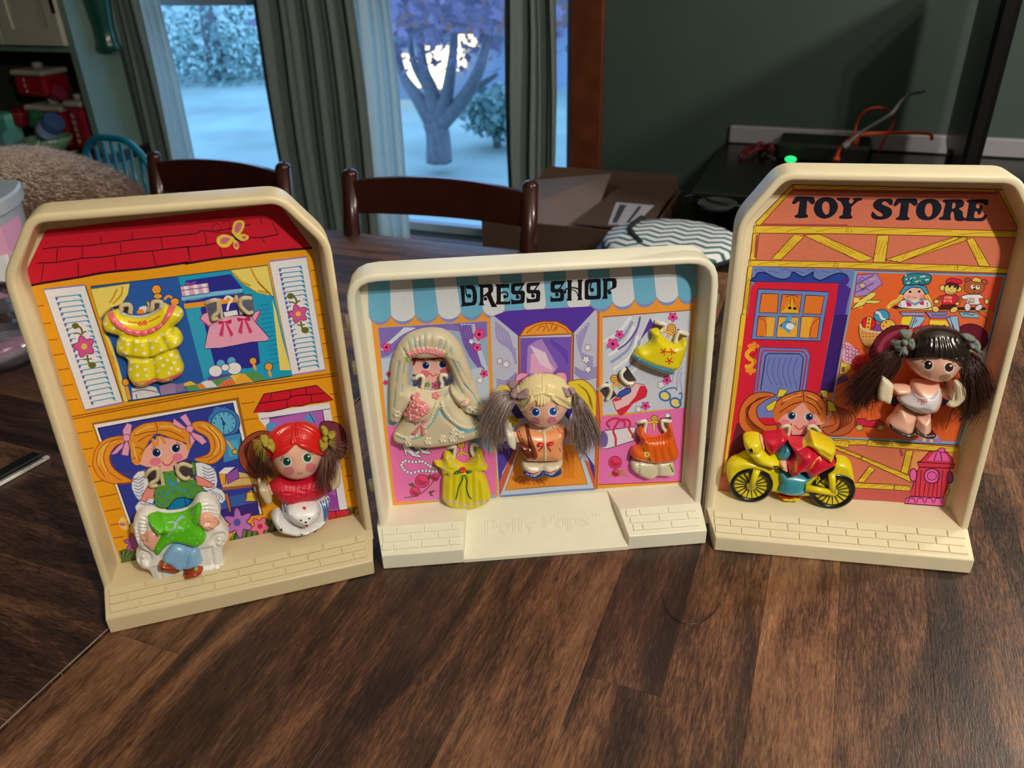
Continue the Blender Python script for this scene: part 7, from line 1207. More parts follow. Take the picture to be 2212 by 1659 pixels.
od = Rel(PM, f(472, 390, 510, 336, 532, 346, 560, 400, 610, 428, 700, 415, 742, 370, 756, 316, 790, 320, 806, 400, 825, 480, 846, 560, 845, 592, 800, 650, 700, 665, 620, 670, 480, 640, 416, 600, 440, 532, 490, 508, 506, 470, 492, 425), .004, .011, .008, .0012, bumps=[(f(530 + i * 27, 440, 528 + i * 29, 500), .0008, -.0012) for i in range(10)] + [(f(525, 465, 650, 460, 800, 425), .0008, -.0012)] + [(f(560 + i * 60, 520, 555 + i * 75, 650), .0024, -.0012) for i in range(4)]); od.build('dress', pm('e86414'), t)
for k in range(10): c = f(538 + k * 26, 468 - k * 4)[0]; od.l('smocking', 'b83c0c', 1.3, arcs(lambda *v: [(v[i], v[i + 1]) for i in range(0, len(v), 2)], c, 3, 0, 6.28, 7, 5), 0)
for q in (f(530, 520, 545, 535, 560, 565, 540, 555), f(580, 615, 600, 625, 608, 655, 590, 645)): od.d('painted_leaves', '2c5c20', q)
for k in range(5): od.dot('painted_flower', 'f0dc6c', (f(570, 588)[0][0] + 4 * math.cos(k * 1.257), f(570, 588)[0][1] + 4 * math.sin(k * 1.257)), 2.8)
od.dot('painted_flower', '506420', f(570, 588)[0], 1.8, lift=.0002); os_.l('painted_vine', '3c7c2c', 3, f(760, 660, 785, 700, 805, 745)); os_.dot('painted_vine', 'e8d44c', f(790, 690)[0], 2.6, lift=.0002)
for k in range(5): os_.l('painted_vine', 'b08858', 1.6, f(495, 660 + k * 24, 512, 668 + k * 24), 0)
for q in (od, os_): q.flush()
# ---- motorcycle outfit
f = R3_; t = thing(PR, 'doll_outfit', 'yellow motorcycle rider outfit with red jacket and black spoked wheels', 'doll clothes', f(600, 1480)[0], .008)
mc = Rel(PR, f(175, 1150, 250, 1100, 330, 1110, 480, 1180, 600, 1230, 760, 1250, 880, 1180, 970, 1150, 1040, 1152, 1104, 1190, 1120, 1290, 1130, 1380, 1108, 1450, 1040, 1500, 950, 1530, 850, 1492, 780, 1442, 690, 1440, 560, 1430, 500, 1412, 450, 1400, 430, 1440, 350, 1480, 280, 1480, 200, 1440, 140, 1380, 105, 1270, 125, 1200), .006, .008, .006, .0014, emb=.004, sm=2); mc.build('motorcycle_frame', pm('e8d818'), t)
def wheel(c, rx, ry, hub):
    C = mc.hit(*f(*c)[0]); e = mc.pan.at(*f(c[0] + rx, c[1])[0], .012); R_ = abs(e[0] - C[0]); C = PR.loc(C[0], .0145, C[2]); m_ = MB(); n = 36
    m_.tube([C + np.array([R_ * math.cos(2 * math.pi * i / n), 0, R_ * math.sin(2 * math.pi * i / n)]) for i in range(n)], .0026, 8, closed=True); o = m_.build('tyre', pm('141414'), t, smooth=True, sub=t['_l'])
    for k in range(18): a = 2 * math.pi * k / 18; d_ = np.array([math.cos(a), 0, math.sin(a)]); MB().tube([C + d_ * R_ * .22, C + d_ * R_ * .97], .0006, 5).build('spoke', pm('181818'), t, sub=t['_l'])
    MB().lathe([(0, 0), (R_ * .25, 0), (R_ * .24, .003), (R_ * .1, .0045), (0, .0046)], C, 14, [[1, 0, 0], [0, 0, -1], [0, 1, 0]]).build('wheel_hub', pm('ecdc1c'), t, smooth=True, sub=t['_l'])
    return C, R_
C1, r1 = wheel((303, 1352), 152, 118, 0); C2, r2_ = wheel((950, 1400), 158, 122, 0)
for C, q, nm in ((C1, f(350, 1235)[0], 'fork'), (C2, f(945, 1265)[0], 'strut'), (C2, f(735, 1375)[0], 'swing_arm')):
    MB().tube([C + np.array([0, -.003, 0]), PR.at(q[0], q[1], .018)], [.003, .0036], 10).build(nm, pm('ecdc1c'), t, smooth=True, sub=t['_l'])
for q, nm in ((f(110, 1260, 130, 1190, 180, 1150, 260, 1140, 350, 1160, 430, 1200, 470, 1280, 420, 1250, 350, 1220, 270, 1220, 200, 1250, 150, 1310, 130, 1370), 'front_fender'), (f(790, 1330, 830, 1280, 900, 1250, 960, 1160, 1040, 1155, 1102, 1195, 1122, 1300, 1128, 1370, 1090, 1310, 1020, 1275, 950, 1270, 870, 1290, 820, 1350), 'rear_fender')): Rel(PR, q, .012, .007, .005, .0013, emb=.008, sm=2).build(nm, pm('e8d818'), t)
tr_ = Rel(PR, f(520, 1230, 600, 1225, 740, 1250, 800, 1280, 740, 1330, 735, 1420, 640, 1440, 560, 1430, 500, 1390, 520, 1320), .010, .012, .010, .0014, emb=.006); tr_.build('trousers', pm('3c9cb0'), t); tr_.l('cuff', '7cc4d0', 3, f(500, 1385, 560, 1420, 650, 1430, 735, 1405)); tr_.flush()
Rel(PR, f(530, 1450, 600, 1455, 690, 1445, 685, 1478, 610, 1490, 550, 1480), .009, .008, .005, .0014, emb=.004).build('boot', pm('ecd828'), t); Rel(PR, f(510, 1408, 600, 1440, 710, 1430, 705, 1452, 600, 1462, 525, 1448), .010, .008, .004, .0014, emb=.004).build('boot_top', pm('c42430'), t)
Rel(PR, f(820, 1290, 880, 1230, 950, 1180, 975, 1130, 985, 1170, 960, 1230, 890, 1270), .012, .008, .005, .0014, emb=.006).build('saddle', pm('141414'), t)
tk = Rel(PR, f(245, 990, 290, 967, 350, 967, 385, 990, 400, 1060, 440, 1110, 510, 1150, 530, 1200, 510, 1222, 440, 1215, 340, 1180, 280, 1110, 250, 1060), .014, .012, .008, .0013, emb=.008, bumps=[(f(275, 1100, 370, 1100, 400, 1075), .0014, -.002)]); tk.build('fuel_tank', pm('ecdc1c'), t)
tk.d('black_grips', '101010', f(275, 1070, 310, 1062, 320, 1090, 290, 1105)); tk.d('black_grips', '101010', f(480, 1200, 520, 1200, 525, 1218, 490, 1220)); tk.flush()
sc = Rel(PR, f(500, 1120, 560, 1040, 610, 1040, 625, 1090, 590, 1150, 540, 1160), .012, .008, .008, .0014, emb=.006); sc.build('teal_scarf', pm('4890a8'), t); sc.l('scarf_fold', '28506c', 2, f(570, 1100, 580, 1070, 575, 1045)); sc.flush()
sl1 = Rel(PR, f(395, 985, 430, 962, 500, 955, 560, 940, 590, 990, 520, 1070, 470, 1118, 420, 1080), .014, .010, .009, .0013, emb=.008, bumps=[(f(412, 1000 + 0 * k, 430, 1090), .001, -.001) for k in (0,)]); sl1.build('sleeve', pm('d01834'), t)
Rel(PR, f(370, 985, 395, 985, 415, 1060, 400, 1090, 380, 1060), .016, .006, .005, .0013, emb=.006).build('hand', pm(FL), t)
ja = Rel(PR, f(560, 940, 595, 995, 720, 1008, 760, 1000, 850, 1060, 950, 1150, 970, 1180, 880, 1240, 790, 1295, 740, 1290, 720, 1250, 600, 1258, 585, 1200, 600, 1150, 640, 1110, 610, 1040), .013, .014, .011, .0014, emb=.008, bumps=[(f(690, 1100, 740, 1040, 790, 1050), .0014, -.002), (f(850, 1120, 800, 1190, 730, 1270), .0014, -.002)]); ja.build('jacket', pm('d41838'), t)
sl2 = Rel(PR, f(585, 1165, 650, 1100, 740, 1060, 800, 1090, 800, 1160, 740, 1220, 680, 1258, 600, 1256), .013, .005, .006, .0013, on=ja, bumps=[(f(600 + k * 12, 1170, 605 + k * 12, 1250), .0007, -.001) for k in range(5)]); sl2.build('sleeve', pm('d41838'), t)
for k in range(5): sl2.l('yellow_cord', 'f0d030', 2.2, f(650, 1160 + k * 20, 672, 1175 + k * 20), 0)
Rel(PR, f(530, 1160, 575, 1155, 592, 1200, 598, 1256, 550, 1240, 530, 1215), .016, .009, .006, .0014, emb=.008).build('hand', pm(FL), t)
ho_ = Rel(PR, f(740, 1010, 775, 955, 800, 952, 900, 1000, 968, 1040, 970, 1090, 940, 1170, 910, 1172, 830, 1110, 760, 1040, 720, 1050, 690, 1090, 685, 1080, 700, 1040), .016, .012, .008, .0013, emb=.008, bumps=[(f(860, 1075, 940, 1130), .0012, -.0015), (f(870, 1120, 920, 1150), .001, -.0012)]); ho_.build('hood', pm('ecd41c'), t)
ja.l('yellow_cord', 'f0d030', 3, f(850, 1125, 810, 1170, 780, 1220)); ja.flush(); sl2.flush()
# ---- brunette doll
f = R4; t = thing(PR, 'doll', 'brown haired doll with dirty cheek in white undershirt on the right panel', 'doll', f(1000, 1350)[0], .012)
for q, sh in ((f(830, 975, 920, 1010, 1015, 1075, 1000, 1180, 968, 1300, 905, 1340, 800, 1310, 720, 1260, 678, 1180, 760, 1080), f(676, 1180, 720, 1215, 800, 1265, 900, 1290, 966, 1275, 965, 1300, 910, 1342, 800, 1315, 720, 1265, 680, 1205)), (f(1005, 1080, 1090, 1085, 1175, 1060, 1178, 1200, 1172, 1330, 1150, 1350, 1060, 1355, 970, 1310, 975, 1270, 1000, 1180), f(968, 1275, 1060, 1312, 1173, 1308, 1170, 1345, 1120, 1360, 1060, 1352, 970, 1308))):
    l_ = Rel(PR, q, .012, .014, .012, .0015, mirror=.6); l_.build('leg', pm(FL, sss=.1), t); Rel(PR, sh, .012, .0156, .012, .0013, mirror=.62, floor=.0125, slide=1).build('shoe', pm('3a2220'), t)
for q in (f(745, 770, 830, 752, 950, 770, 960, 840, 880, 885, 770, 890, 748, 830), f(1260, 800, 1330, 800, 1420, 830, 1455, 890, 1420, 945, 1340, 950, 1270, 900)): Rel(PR, q, .015, .010, .009, .0016, mirror=.8).build('arm', pm(FL, sss=.1), t)
bd = Rel(PR, f(945, 770, 1000, 700, 1250, 730, 1290, 790, 1300, 880, 1275, 990, 1210, 1068, 1100, 1092, 980, 1072, 880, 1015, 805, 925, 860, 870, 930, 820), .013, .019, .017, .0015, mirror=.55); bd.build('body', pm(FL, sss=.1), t)
vs_ = Rel(PR, f(805, 925, 860, 872, 925, 822, 945, 785, 965, 800, 1000, 865, 1060, 910, 1140, 922, 1210, 900, 1255, 830, 1270, 815, 1292, 880, 1275, 985, 1210, 1065, 1100, 1090, 980, 1070, 880, 1012), .013, .0012, .001, .0013, on=bd); vs_.build('undershirt', pm('dcd6dc', rough=.5, coat=.1), t)
vs_.l('pink_bow', 'd87c74', 1.8, f(1080, 945, 1045, 930, 1045, 960, 1085, 948, 1130, 935, 1135, 965, 1085, 948)); vs_.l('pink_bow', 'd87c74', 1.8, f(1085, 950, 1075, 1000), 0); vs_.l('pink_bow', 'd87c74', 1.8, f(1088, 950, 1110, 995), 0); vs_.l('pink_bow', 'c08480', 1.5, f(1095, 1030, 1130, 1045, 1180, 1055)); vs_.l('neck_stitching', 'b0a4b8', 1.5, f(955, 800, 1000, 880, 1070, 930, 1150, 940, 1220, 915, 1265, 845)); vs_.flush()
hd = Rel(PR, f(900, 490, 930, 400, 960, 290, 1020, 200, 1110, 148, 1230, 122, 1370, 142, 1480, 205, 1550, 300, 1585, 400, 1570, 500, 1500, 590, 1420, 675, 1340, 725, 1240, 742, 1110, 712, 1010, 662, 940, 590), .018, .021, .027, .0019, mirror=.3); hd.build('head', pm(FL, sss=.15), t)
face(hd, f, ((1152, 553), (1384, 580)), (((1150, 655), 7, 'e08c80'),), '4a2c20', 9.3, '28140c', .12); hd.d('dirt_smudge', 'b08868', f(1270, 690, 1320, 660, 1390, 660, 1400, 690, 1340, 720, 1290, 720), 2); hd.dot('dirt_smudge', 'c06c60', f(1120, 632)[0], 1.3); hd.dot('dirt_smudge', 'b87868', f(1165, 690)[0], 2.2); hd.flush()
st = [(f(1000 + k * 62, 470, 1030 + k * 56, 380, 1070 + k * 45, 290), .0012, -.0012) for k in range(9)]
Rel(PR, f(885, 488, 930, 400, 955, 285, 1015, 195, 1110, 142, 1230, 115, 1372, 136, 1485, 200, 1556, 298, 1592, 400, 1580, 500, 1515, 568, 1440, 520, 1330, 492, 1200, 482, 1090, 488, 965, 506), .018, .0036, .0024, .0008, bumps=st, on=hd).build('moulded_hair', pm('241a18', rough=.22, coat=.7), t)
BN = ['38201a', '482a20', '2a1814', '5c382c']
hair(PR, t, 'pigtail', [[(*f(a, b)[0], w) for a, b, w in g] for g in (((860, 340, .024), (650, 450, .030), (400, 640, .026), (150, 850, .022)), ((870, 360, .026), (600, 600, .030), (330, 900, .026), (200, 1000, .024)), ((880, 380, .028), (680, 640, .030), (420, 960, .027), (460, 1130, .026)), ((890, 400, .026), (760, 620, .029), (560, 880, .026), (560, 1130, .022)))], 760, .00025, BN, .0028, 14, 9)
hair(PR, t, 'pigtail', [[(*f(a, b)[0], w) for a, b, w in g] for g in (((1600, 420, .022), (1750, 560, .026), (1840, 850, .022), (1780, 1090, .018)), ((1600, 440, .024), (1680, 650, .032), (1720, 950, .028), (1560, 1200, .02)), ((1590, 460, .024), (1600, 700, .034), (1600, 1000, .03), (1400, 1260, .018)), ((1580, 480, .022), (1540, 620, .03), (1640, 900, .03), (1480, 1180, .02)))], 760, .00025, BN, .0028, 14, 10)
bow(PR, t, f, ((825, 180, 900, 160, 985, 190, 900, 285), (910, 300, 980, 255, 1010, 340, 960, 400), (840, 330, 900, 340, 930, 440, 850, 430)), '7c8880', .034, (((860, 290), (780, 270), (680, 260)), ((860, 320), (800, 330), (740, 290)), ((880, 400), (860, 460), (850, 490))), (890, 305, 42))
bow(PR, t, f, ((1510, 215, 1600, 205, 1680, 270, 1580, 300), (1620, 330, 1690, 270, 1740, 360, 1680, 430), (1570, 350, 1620, 340, 1640, 420, 1580, 410)), '7c8880', .028, (((1660, 400), (1750, 450), (1830, 520)), ((1670, 380), (1760, 400), (1800, 340)), ((1650, 420), (1740, 500), (1800, 590))), (1630, 345, 36))
paddle(PR, tr, f(640, 690, 680, 700, 765, 775, 765, 830, 735, 990, 660, 965, 600, 940, 600, 820), .034); paddle(PR, tr, f(1440, 740, 1500, 740, 1600, 800, 1570, 930, 1500, 1000, 1430, 1030, 1360, 1005, 1400, 960, 1450, 930), .032)
for o in list(bpy.data.objects):
    if '_l' in o: del o['_l']
# ------------------------------------------------------------------ chairs, kitchen corner, desk and the things around the table
m_chair = mat('dark_mahogany', '36150f', .28, .2, 20, coat=.3)
def dchair(pl, pr, label, zt=.13):
    a, b = atz(*pl, zt), atz(*pr, zt); d = b - a; w = np.linalg.norm(d[:2]); ang = math.atan2(d[1], d[0]); c = (a + b) / 2
    t = empty('dining_chair', (c[0], c[1], FZ), ang); tag(t, label, 'chair', 'dining chairs'); H = zt - FZ; sh = .45
    for x in (-w / 2, w / 2):
        MB().tube([(x, .02, 0), (x, 0, sh), (x, .012, H - .12), (x, .03, H - .012)], [.016, .02, .018, .0165], 8).ell((x, .031, H - .012), (.0165, .0165, .012), n=10, m=6).build('back_post', m_chair, t, smooth=True)
        MB().tube([(x * .97, -.40, 0), (x * .97, -.39, sh - .02)], [.014, .019], 8).build('front_leg', m_chair, t, smooth=True)
        rbox(MB(), (x - .008, -.38, sh - .2), (x + .008, 0, sh - .175)).build('side_stretcher', m_chair, t)
    def slat(z0, z1, bow, arch):
        n = 14; V = []
        for k in range(n + 1):
            u = k / n * 2 - 1; y = .022 + bow * (1 - u * u); zt_ = z1 + arch * (1 - u * u)
            V += [(u * w / 2, y - .008, z0), (u * w / 2, y + .008, z0), (u * w / 2, y + .008, zt_), (u * w / 2, y - .008, zt_)]
        f = [(4 * k + j, 4 * k + (j + 1) % 4, 4 * k + 4 + (j + 1) % 4, 4 * k + 4 + j) for k in range(n) for j in range(4)] + [(0, 1, 2, 3), (4 * n + 3, 4 * n + 2, 4 * n + 1, 4 * n)]
        o = mesh('back_rail', V, f, m_chair, t, fix=True); bv = o.modifiers.new('b', 'BEVEL'); bv.width = .003; bv.segments = 2
    slat(H - .088, H - .022, .022, .012); slat(H - .26, H - .215, .02, 0)
    rbox(MB(), (-w / 2 - .01, -.42, sh - .02), (w / 2 + .01, .0, sh + .015), bev=.012).build('seat', m_chair, t)
dchair((738, 372), (1134, 398), 'dark wooden dining chair at the far table edge before the tree window', .13)
dchair((309, 334), (590, 357), 'dark wooden dining chair beside the furry cat, left of the middle curtain', .13)
# furry cat on the left of the table
m_fur = mat('tan_fur', '8c6e5a', .9, .25, 9, attr=None, sheen=.3)
cx = aty(95, 330, 1.55); ct = empty('cat', (cx[0] - .045, 1.55, 0), math.radians(4)); tag(ct, 'tan furry cat sitting on the table end with its back to the chairs', 'cat')
hz = aty(110, 318, 1.55)[2]
b = MB(); b.ell((.0, 0, hz * .46), (.20, .12, hz * .48), n=26, m=18).build('x', m_fur)
body = bpy.data.objects[-1] if False else [o for o in bpy.data.objects if o.name == 'x'][0]; me = body.data; bpy.data.objects.remove(body)
for v in me.vertices:                        # pear shaped body: high shoulders left, haunch right, flat belly
    x, y_, z = v.co; v.co.z = max(.004, z * (1 + .06 * math.sin(x * 14 + 2.4)) - .012 * max(0, (x - .05) / .15)); v.co.y = y_ * (1 + .25 * math.exp(-((x - .11) / .07) ** 2) * (1 - z / hz))
me.polygons.foreach_set('use_smooth', np.ones(len(me.polygons), bool)); cbody = link('body', me, m_fur, ct)
MB().ell((-.235, -.03, hz * .78), (.062, .058, .052), n=18, m=12).ell((-.275, -.06, hz * .72), (.03, .026, .022), n=10, m=8).build('head', m_fur, ct, smooth=True)
for s_ in (-1, 1): MB().lathe([(.022, 0), (.014, .022), (.002, .042)], (-.235 - .005 * s_, -.03 + .032 * s_, hz * .78 + .042), 8).build('ear', m_fur, ct, smooth=True)
for y_ in (-.06, .05): MB().tube([(-.15, y_, hz * .4), (-.17, y_ - .01, .05), (-.185, y_ - .01, .018)], [.035, .026, .022], 10).build('front_leg', m_fur, ct, smooth=True)
MB().tube(spline([(.17, .02, .05), (.2, -.07, .03), (.12, -.14, .022), (-.02, -.155, .02)]), np.linspace(.024, .014, 19), 9).build('tail', m_fur, ct, smooth=True)
def furry(me, parent, n, ln, cols, seed):
    r = random.Random(seed); tri = [(p.area, p) for p in me.polygons]; W_ = [a for a, _ in tri]; V, Fc, C = [], [], []
    for _, p in r.choices(tri, W_, k=n):
        vs = [me.vertices[i].co for i in p.vertices]; a, c = r.random(), r.random(); q = (vs[0].lerp(vs[1], a)).lerp(vs[-1].lerp(vs[2], a) if len(vs) > 3 else vs[2], c); nn = p.normal
        if q.z < .03: continue
        d = (nn * .55 + Vector((.55, r.uniform(-.2, .2), -.45)) + Vector((r.gauss(0, .16), r.gauss(0, .16), r.gauss(0, .16)))).normalized(); s = d.cross(nn).normalized() * .0007; L = ln * r.uniform(.6, 1.25); k = len(V)
        V += [q - s, q + s, q + d * L * .55 + nn * .003 + s * .7, q + d * L * .55 + nn * .003 - s * .7, q + d * L]; Fc += [(k, k + 1, k + 2, k + 3), (k + 3, k + 2, k + 4)]
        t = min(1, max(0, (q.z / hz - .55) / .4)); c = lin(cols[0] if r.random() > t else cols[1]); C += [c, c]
    o = mesh('fur', V, Fc, mat('cat_fur', rough=.8, var=.15, attr='Col', sheen=.2), parent, cols=C); tag(o, kind='stuff')
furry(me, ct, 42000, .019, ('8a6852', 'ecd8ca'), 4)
# plastic tub, clear bag and ruler at the left edge
m_tub = mat('frosted_plastic', 'c9d2dc', .35, .03, 10, trans=.25, sss=0); tz = .185; tp0 = np.array([aty(40, 470, 1.28)[0] - .07, 1.26, 0])
tq = empty('plastic_tub', (tp0[0] - .02, tp0[1] + .02, 0), .25); tag(tq, 'frosted plastic tub with a pink label at the left edge of the table', 'tub')
X0 = aty(40, 470, tp0[1] + .0)[0] - (tp0[0] - .02); X0 = .085
MB().lathe([(X0 * .86, 0), (X0 * .9, .004), (X0 * .97, tz - .012), (X0 * .97, tz - .01)], (0, 0, 0), 32, sq=.55).build('tub_body', m_tub, tq, auto=40)
MB().lathe([(X0 * 1.0, tz - .024), (X0 * 1.06, tz - .022), (X0 * 1.06, tz - .004), (X0 * 1.02, tz), (X0 * .3, tz + .001)], (0, 0, 0), 32, sq=.55).build('lid', m_tub, tq, auto=40)
def tubdecal(name, col, r, z0, z1, a0, a1, m=None):
    n = 12; V = []
    for k in range(n + 1):
        a = a0 + (a1 - a0) * k / n; q = min(1 / max(abs(math.cos(a)), 1e-6), 1 / max(abs(math.sin(a)), 1e-6)) * .55 + .45
        for z in (z0, z1): rr_ = X0 * (.9 + .07 * z / tz) * q + r; V.append((rr_ * math.cos(a), rr_ * math.sin(a), z))
    return mesh(name, V, [(2 * k, 2 * k + 2, 2 * k + 3, 2 * k + 1) for k in range(n)], m or mat('label_' + col, col, .5, .03), tq)
tubdecal('pink_label', 'e8a8cc', .0012, .03, tz - .04, -1.75, -.02); tubdecal('white_label', 'eef0f4', .0016, .05, tz - .085, -1.6, -.08)
for k, (a, q) in enumerate(((-.68, 'o'), (-.52, 'n'), (-.36, 's'))):
    St = {'o': [(0, .5), (.5, 0), (1, .5), (.5, 1), (0, .5)], 'n': [(0, 0), (0, 1), (.5, 1), (.9, .7), (.9, 0)], 's': [(.9, .9), (.3, 1), (.2, .6), (.8, .4), (.6, 0), (0, .1)]}[q]; mb = MB(); P_ = []
    for u, v_ in spline(St, 4): an = a + u * .12 + v_ * .02; qq = min(1 / max(abs(math.cos(an)), 1e-6), 1 / max(abs(math.sin(an)), 1e-6)) * .55 + .45; z = .062 + v_ * .018; rr_ = X0 * (.9 + .07 * z / tz) * qq + .002; P_.append((rr_ * math.cos(an), rr_ * math.sin(an), z))
    mb.tube(P_, .0011, 5).build('label_letter', mat('black_print', '151518', .5), tq)
m_bag = glassmat(); m_bag.name = 'clear_bag_film'; bn_ = m_bag.node_tree.nodes; bn_['Fresnel'].inputs[0].default_value = 1.5; bn_['Transparent BSDF'].inputs[0].default_value = (.80, .78, .84, 1); bn_['Glossy BSDF'].inputs['Roughness'].default_value = .14
bp_ = atz(30, 800, .0); bgo = empty('plastic_bag', (bp_[0] - .03, bp_[1] + .03, 0), .3); tag(bgo, 'crumpled clear plastic bag lying on the table left of the house panel', 'bag')
rb = random.Random(9); dirs = [np.array([rb.gauss(0, 1), rb.gauss(0, 1), rb.gauss(0, 1)]) for _ in range(26)]; dirs = [d / np.linalg.norm(d) * rb.uniform(20, 90) for d in dirs]; ph = [rb.uniform(0, 6) for _ in dirs]
n1, n2 = 60, 44; V = []
for j in range(n2 + 1):
    for i in range(n1):
        a = 2 * math.pi * i / n1; e = math.pi * j / n2; p = np.array([.095 * math.sin(e) * math.cos(a), .115 * math.sin(e) * math.sin(a), .052 - .05 * math.cos(e)])
        s_ = sum(abs(math.sin(p @ d + q)) for d, q in zip(dirs, ph)) / len(dirs); p *= np.array([.8 + .42 * s_, .8 + .42 * s_, .62 + .6 * s_]); p[2] = max(p[2], .0006 + .001 * j / n2); V.append(p)
mesh('bag_film', V, [(j * n1 + i, j * n1 + (i + 1) % n1, (j + 1) * n1 + (i + 1) % n1, (j + 1) * n1 + i) for j in range(n2) for i in range(n1)], m_bag, bgo, smooth=False)
ra, rb_ = atz(96, 981, .004), atz(-60, 1066, .004); ru = empty('ruler', (ra + rb_) / 2, math.atan2(*(ra - rb_)[[1, 0]])); tag(ru, 'black folding ruler with a white ticked edge on the table left of the playset', 'ruler'); ln = np.linalg.norm(ra - rb_)
rbox(MB(), (-ln / 2, -.004, -.0036), (ln / 2 - .004, .012, .004), bev=.0012).build('ruler_body', mat('black_plastic', '17171a', .35), ru); rbox(MB(), (-ln / 2, -.010, -.0036), (ln / 2, -.0042, .0008), bev=.0008).build('white_edge', mat('ruler_white', 'd8d8d4', .4), ru)
b = MB()
for k in range(46): x = -ln / 2 + .004 + k * (ln - .01) / 46; b.box((x, -.0072, .0010), (.0006, .004 if k % 5 else .0052, .0004))
tag(b.build('tick_mark', mat('tick_black', '202022', .5), ru), kind='stuff')
# ---- kitchen corner
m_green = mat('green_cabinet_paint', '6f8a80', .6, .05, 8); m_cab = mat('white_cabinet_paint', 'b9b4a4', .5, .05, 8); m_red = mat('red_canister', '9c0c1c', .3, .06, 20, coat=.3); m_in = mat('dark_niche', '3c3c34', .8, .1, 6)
KD = 2.18
def kr(x, y, d=KD): return rc(wall(x, y, d))
xr = kr(165, 110)[0]; zb = kr(100, 112)[2]; zc_ = kr(150, 318)[2] - .02; zd = kr(70, 96)[2]
ku = rempty('kitchen_hutch', (xr - .4, KD, FZ)); tag(ku, 'green and white kitchen hutch with an open niche in the left corner', 'cabinet')
def kp(mb, name, m): mb.v = [(v[0] - (xr - .4), v[1] - KD, v[2] - FZ) for v in mb.v]; return mb.build(name, m, ku)
kx0 = XL + .02; kb = 2.385
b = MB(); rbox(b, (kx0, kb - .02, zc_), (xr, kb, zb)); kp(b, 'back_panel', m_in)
b = MB(); rbox(b, (xr - .03, KD, zc_), (xr, kb, CE - .3)); kp(b, 'side_panel', m_green); b = MB(); rbox(b, (kx0, KD, zb), (xr - .031, KD + .02, zd)); kp(b, 'face_rail', m_green)
b = MB(); rbox(b, (kx0, KD + .021, zb), (xr - .031, kb - .021, CE - .3)); kp(b, 'upper_carcass', m_green)
b = MB(); rbox(b, (kx0, KD - .03, zc_ - .035), (xr + .01, kb, zc_)); kp(b, 'counter', mat('dark_counter', '2b211c', .35, .1, 9)); b = MB(); rbox(b, (kx0, KD, FZ), (xr, kb, zc_ - .036)); kp(b, 'lower_cabinet', m_green)
xs_ = kr(14, 60)[0]; xe = kr(138, 60)[0]; dw = xe - xs_
for k in range(3):
    x1 = xe - k * (dw + .012); fr_ = MB(); z1 = zd + .62
    for q in ((x1 - dw, x1 - dw + .05, zd, z1), (x1 - .05, x1, zd, z1)): rbox(fr_, (q[0], KD - .02, q[2]), (q[1], KD - .001, q[3]))
    rbox(fr_, (x1 - dw + .05, KD - .02, zd), (x1 - .05, KD - .001, zd + .05)); rbox(fr_, (x1 - dw + .05, KD - .02, z1 - .05), (x1 - .05, KD - .001, z1)); rbox(fr_, (x1 - dw + .05, KD - .012, zd + .05), (x1 - .05, KD - .002, z1 - .05)); o = kp(fr_, 'cabinet_door', m_cab)
    hh_ = MB(); rbox(hh_, (x1 - .012, KD - .0215, zd + .1), (x1 + .004, KD - .0195, zd + .16)); kp(hh_, 'hinge', m_dark)
def onk(x, y, d=KD + .12): p = kr(x, y, d); return p
def canister(x0, x1, yt, d, word, label, zb_=None):
    a, c = kr(x0, yt, d), kr(x1, yt, d); w = c[0] - a[0]; z0 = zc_ if zb_ is None else zb_; h_ = a[2] - z0
    t = rempty('canister', ((a[0] + c[0]) / 2, d + min(w / 2, .058), z0 + .0005)); tag(t, label, 'canister', 'red kitchen canisters')
    hd2 = min(w / 2, .058); rbox(MB(), (-w / 2, -hd2, 0), (w / 2, hd2, h_ - .012), bev=.012).build('canister_body', m_red, t); rbox(MB(), (-w / 2 - .003, -hd2 - .003, h_ - .0118), (w / 2 + .003, hd2 + .003, h_ + .008), bev=.006).build('lid', m_cab, t); MB().lathe([(.016, h_ + .008), (.02, h_ + .026), (.012, h_ + .03)], (0, 0, 0), 12).build('knob', m_cab, t, smooth=True)
    G = {'T': [(0, 1, 1, 1), (.5, 1, .5, 0)], 'E': [(0, 0, 0, 1), (0, 1, 1, 1), (0, .5, .8, .5), (0, 0, 1, 0)], 'A': [(0, 0, .5, 1), (.5, 1, 1, 0), (.25, .4, .75, .4)], 'S': [(1, 1, 0, 1), (0, 1, 0, .5), (0, .5, 1, .5), (1, .5, 1, 0), (1, 0, 0, 0)], 'U': [(0, 1, 0, 0), (0, 0, 1, 0), (1, 0, 1, 1)], 'G': [(1, 1, 0, 1), (0, 1, 0, 0), (0, 0, 1, 0), (1, 0, 1, .45), (1, .45, .55, .45)], 'R': [(0, 0, 0, 1), (0, 1, 1, 1), (1, 1, 1, .5), (1, .5, 0, .5), (.35, .5, 1, 0)]}
    n = len(word); s_ = min(.016, h_ * .62 / n * .62)
    for k, ch in enumerate(word):
        mb = MB(); zo = h_ * .84 - (k + 1) * h_ * .68 / n
        for e in G[ch]: mb.tube([(-.006 + e[0] * s_ * .8 - w * .12, -hd2 - .0008, zo + e[1] * s_), (-.006 + e[2] * s_ * .8 - w * .12, -hd2 - .0008, zo + e[3] * s_)], s_ * .13, 5)
        mb.build('painted_letter', m_cab, t)
    return t, z0 + h_ + .008
_, zt_ = canister(52, 128, 232, KD + .055, '', 'wide red canister with cream lid under the stacked tea canister')
canister(22, 88, 156, KD + .06, 'TEA', 'dark red canister lettered TEA, uppermost in the niche', zt_ + .031)
canister(136, 172, 224, KD + .04, 'SUGAR', 'tall red canister lettered SUGAR beside the green post')
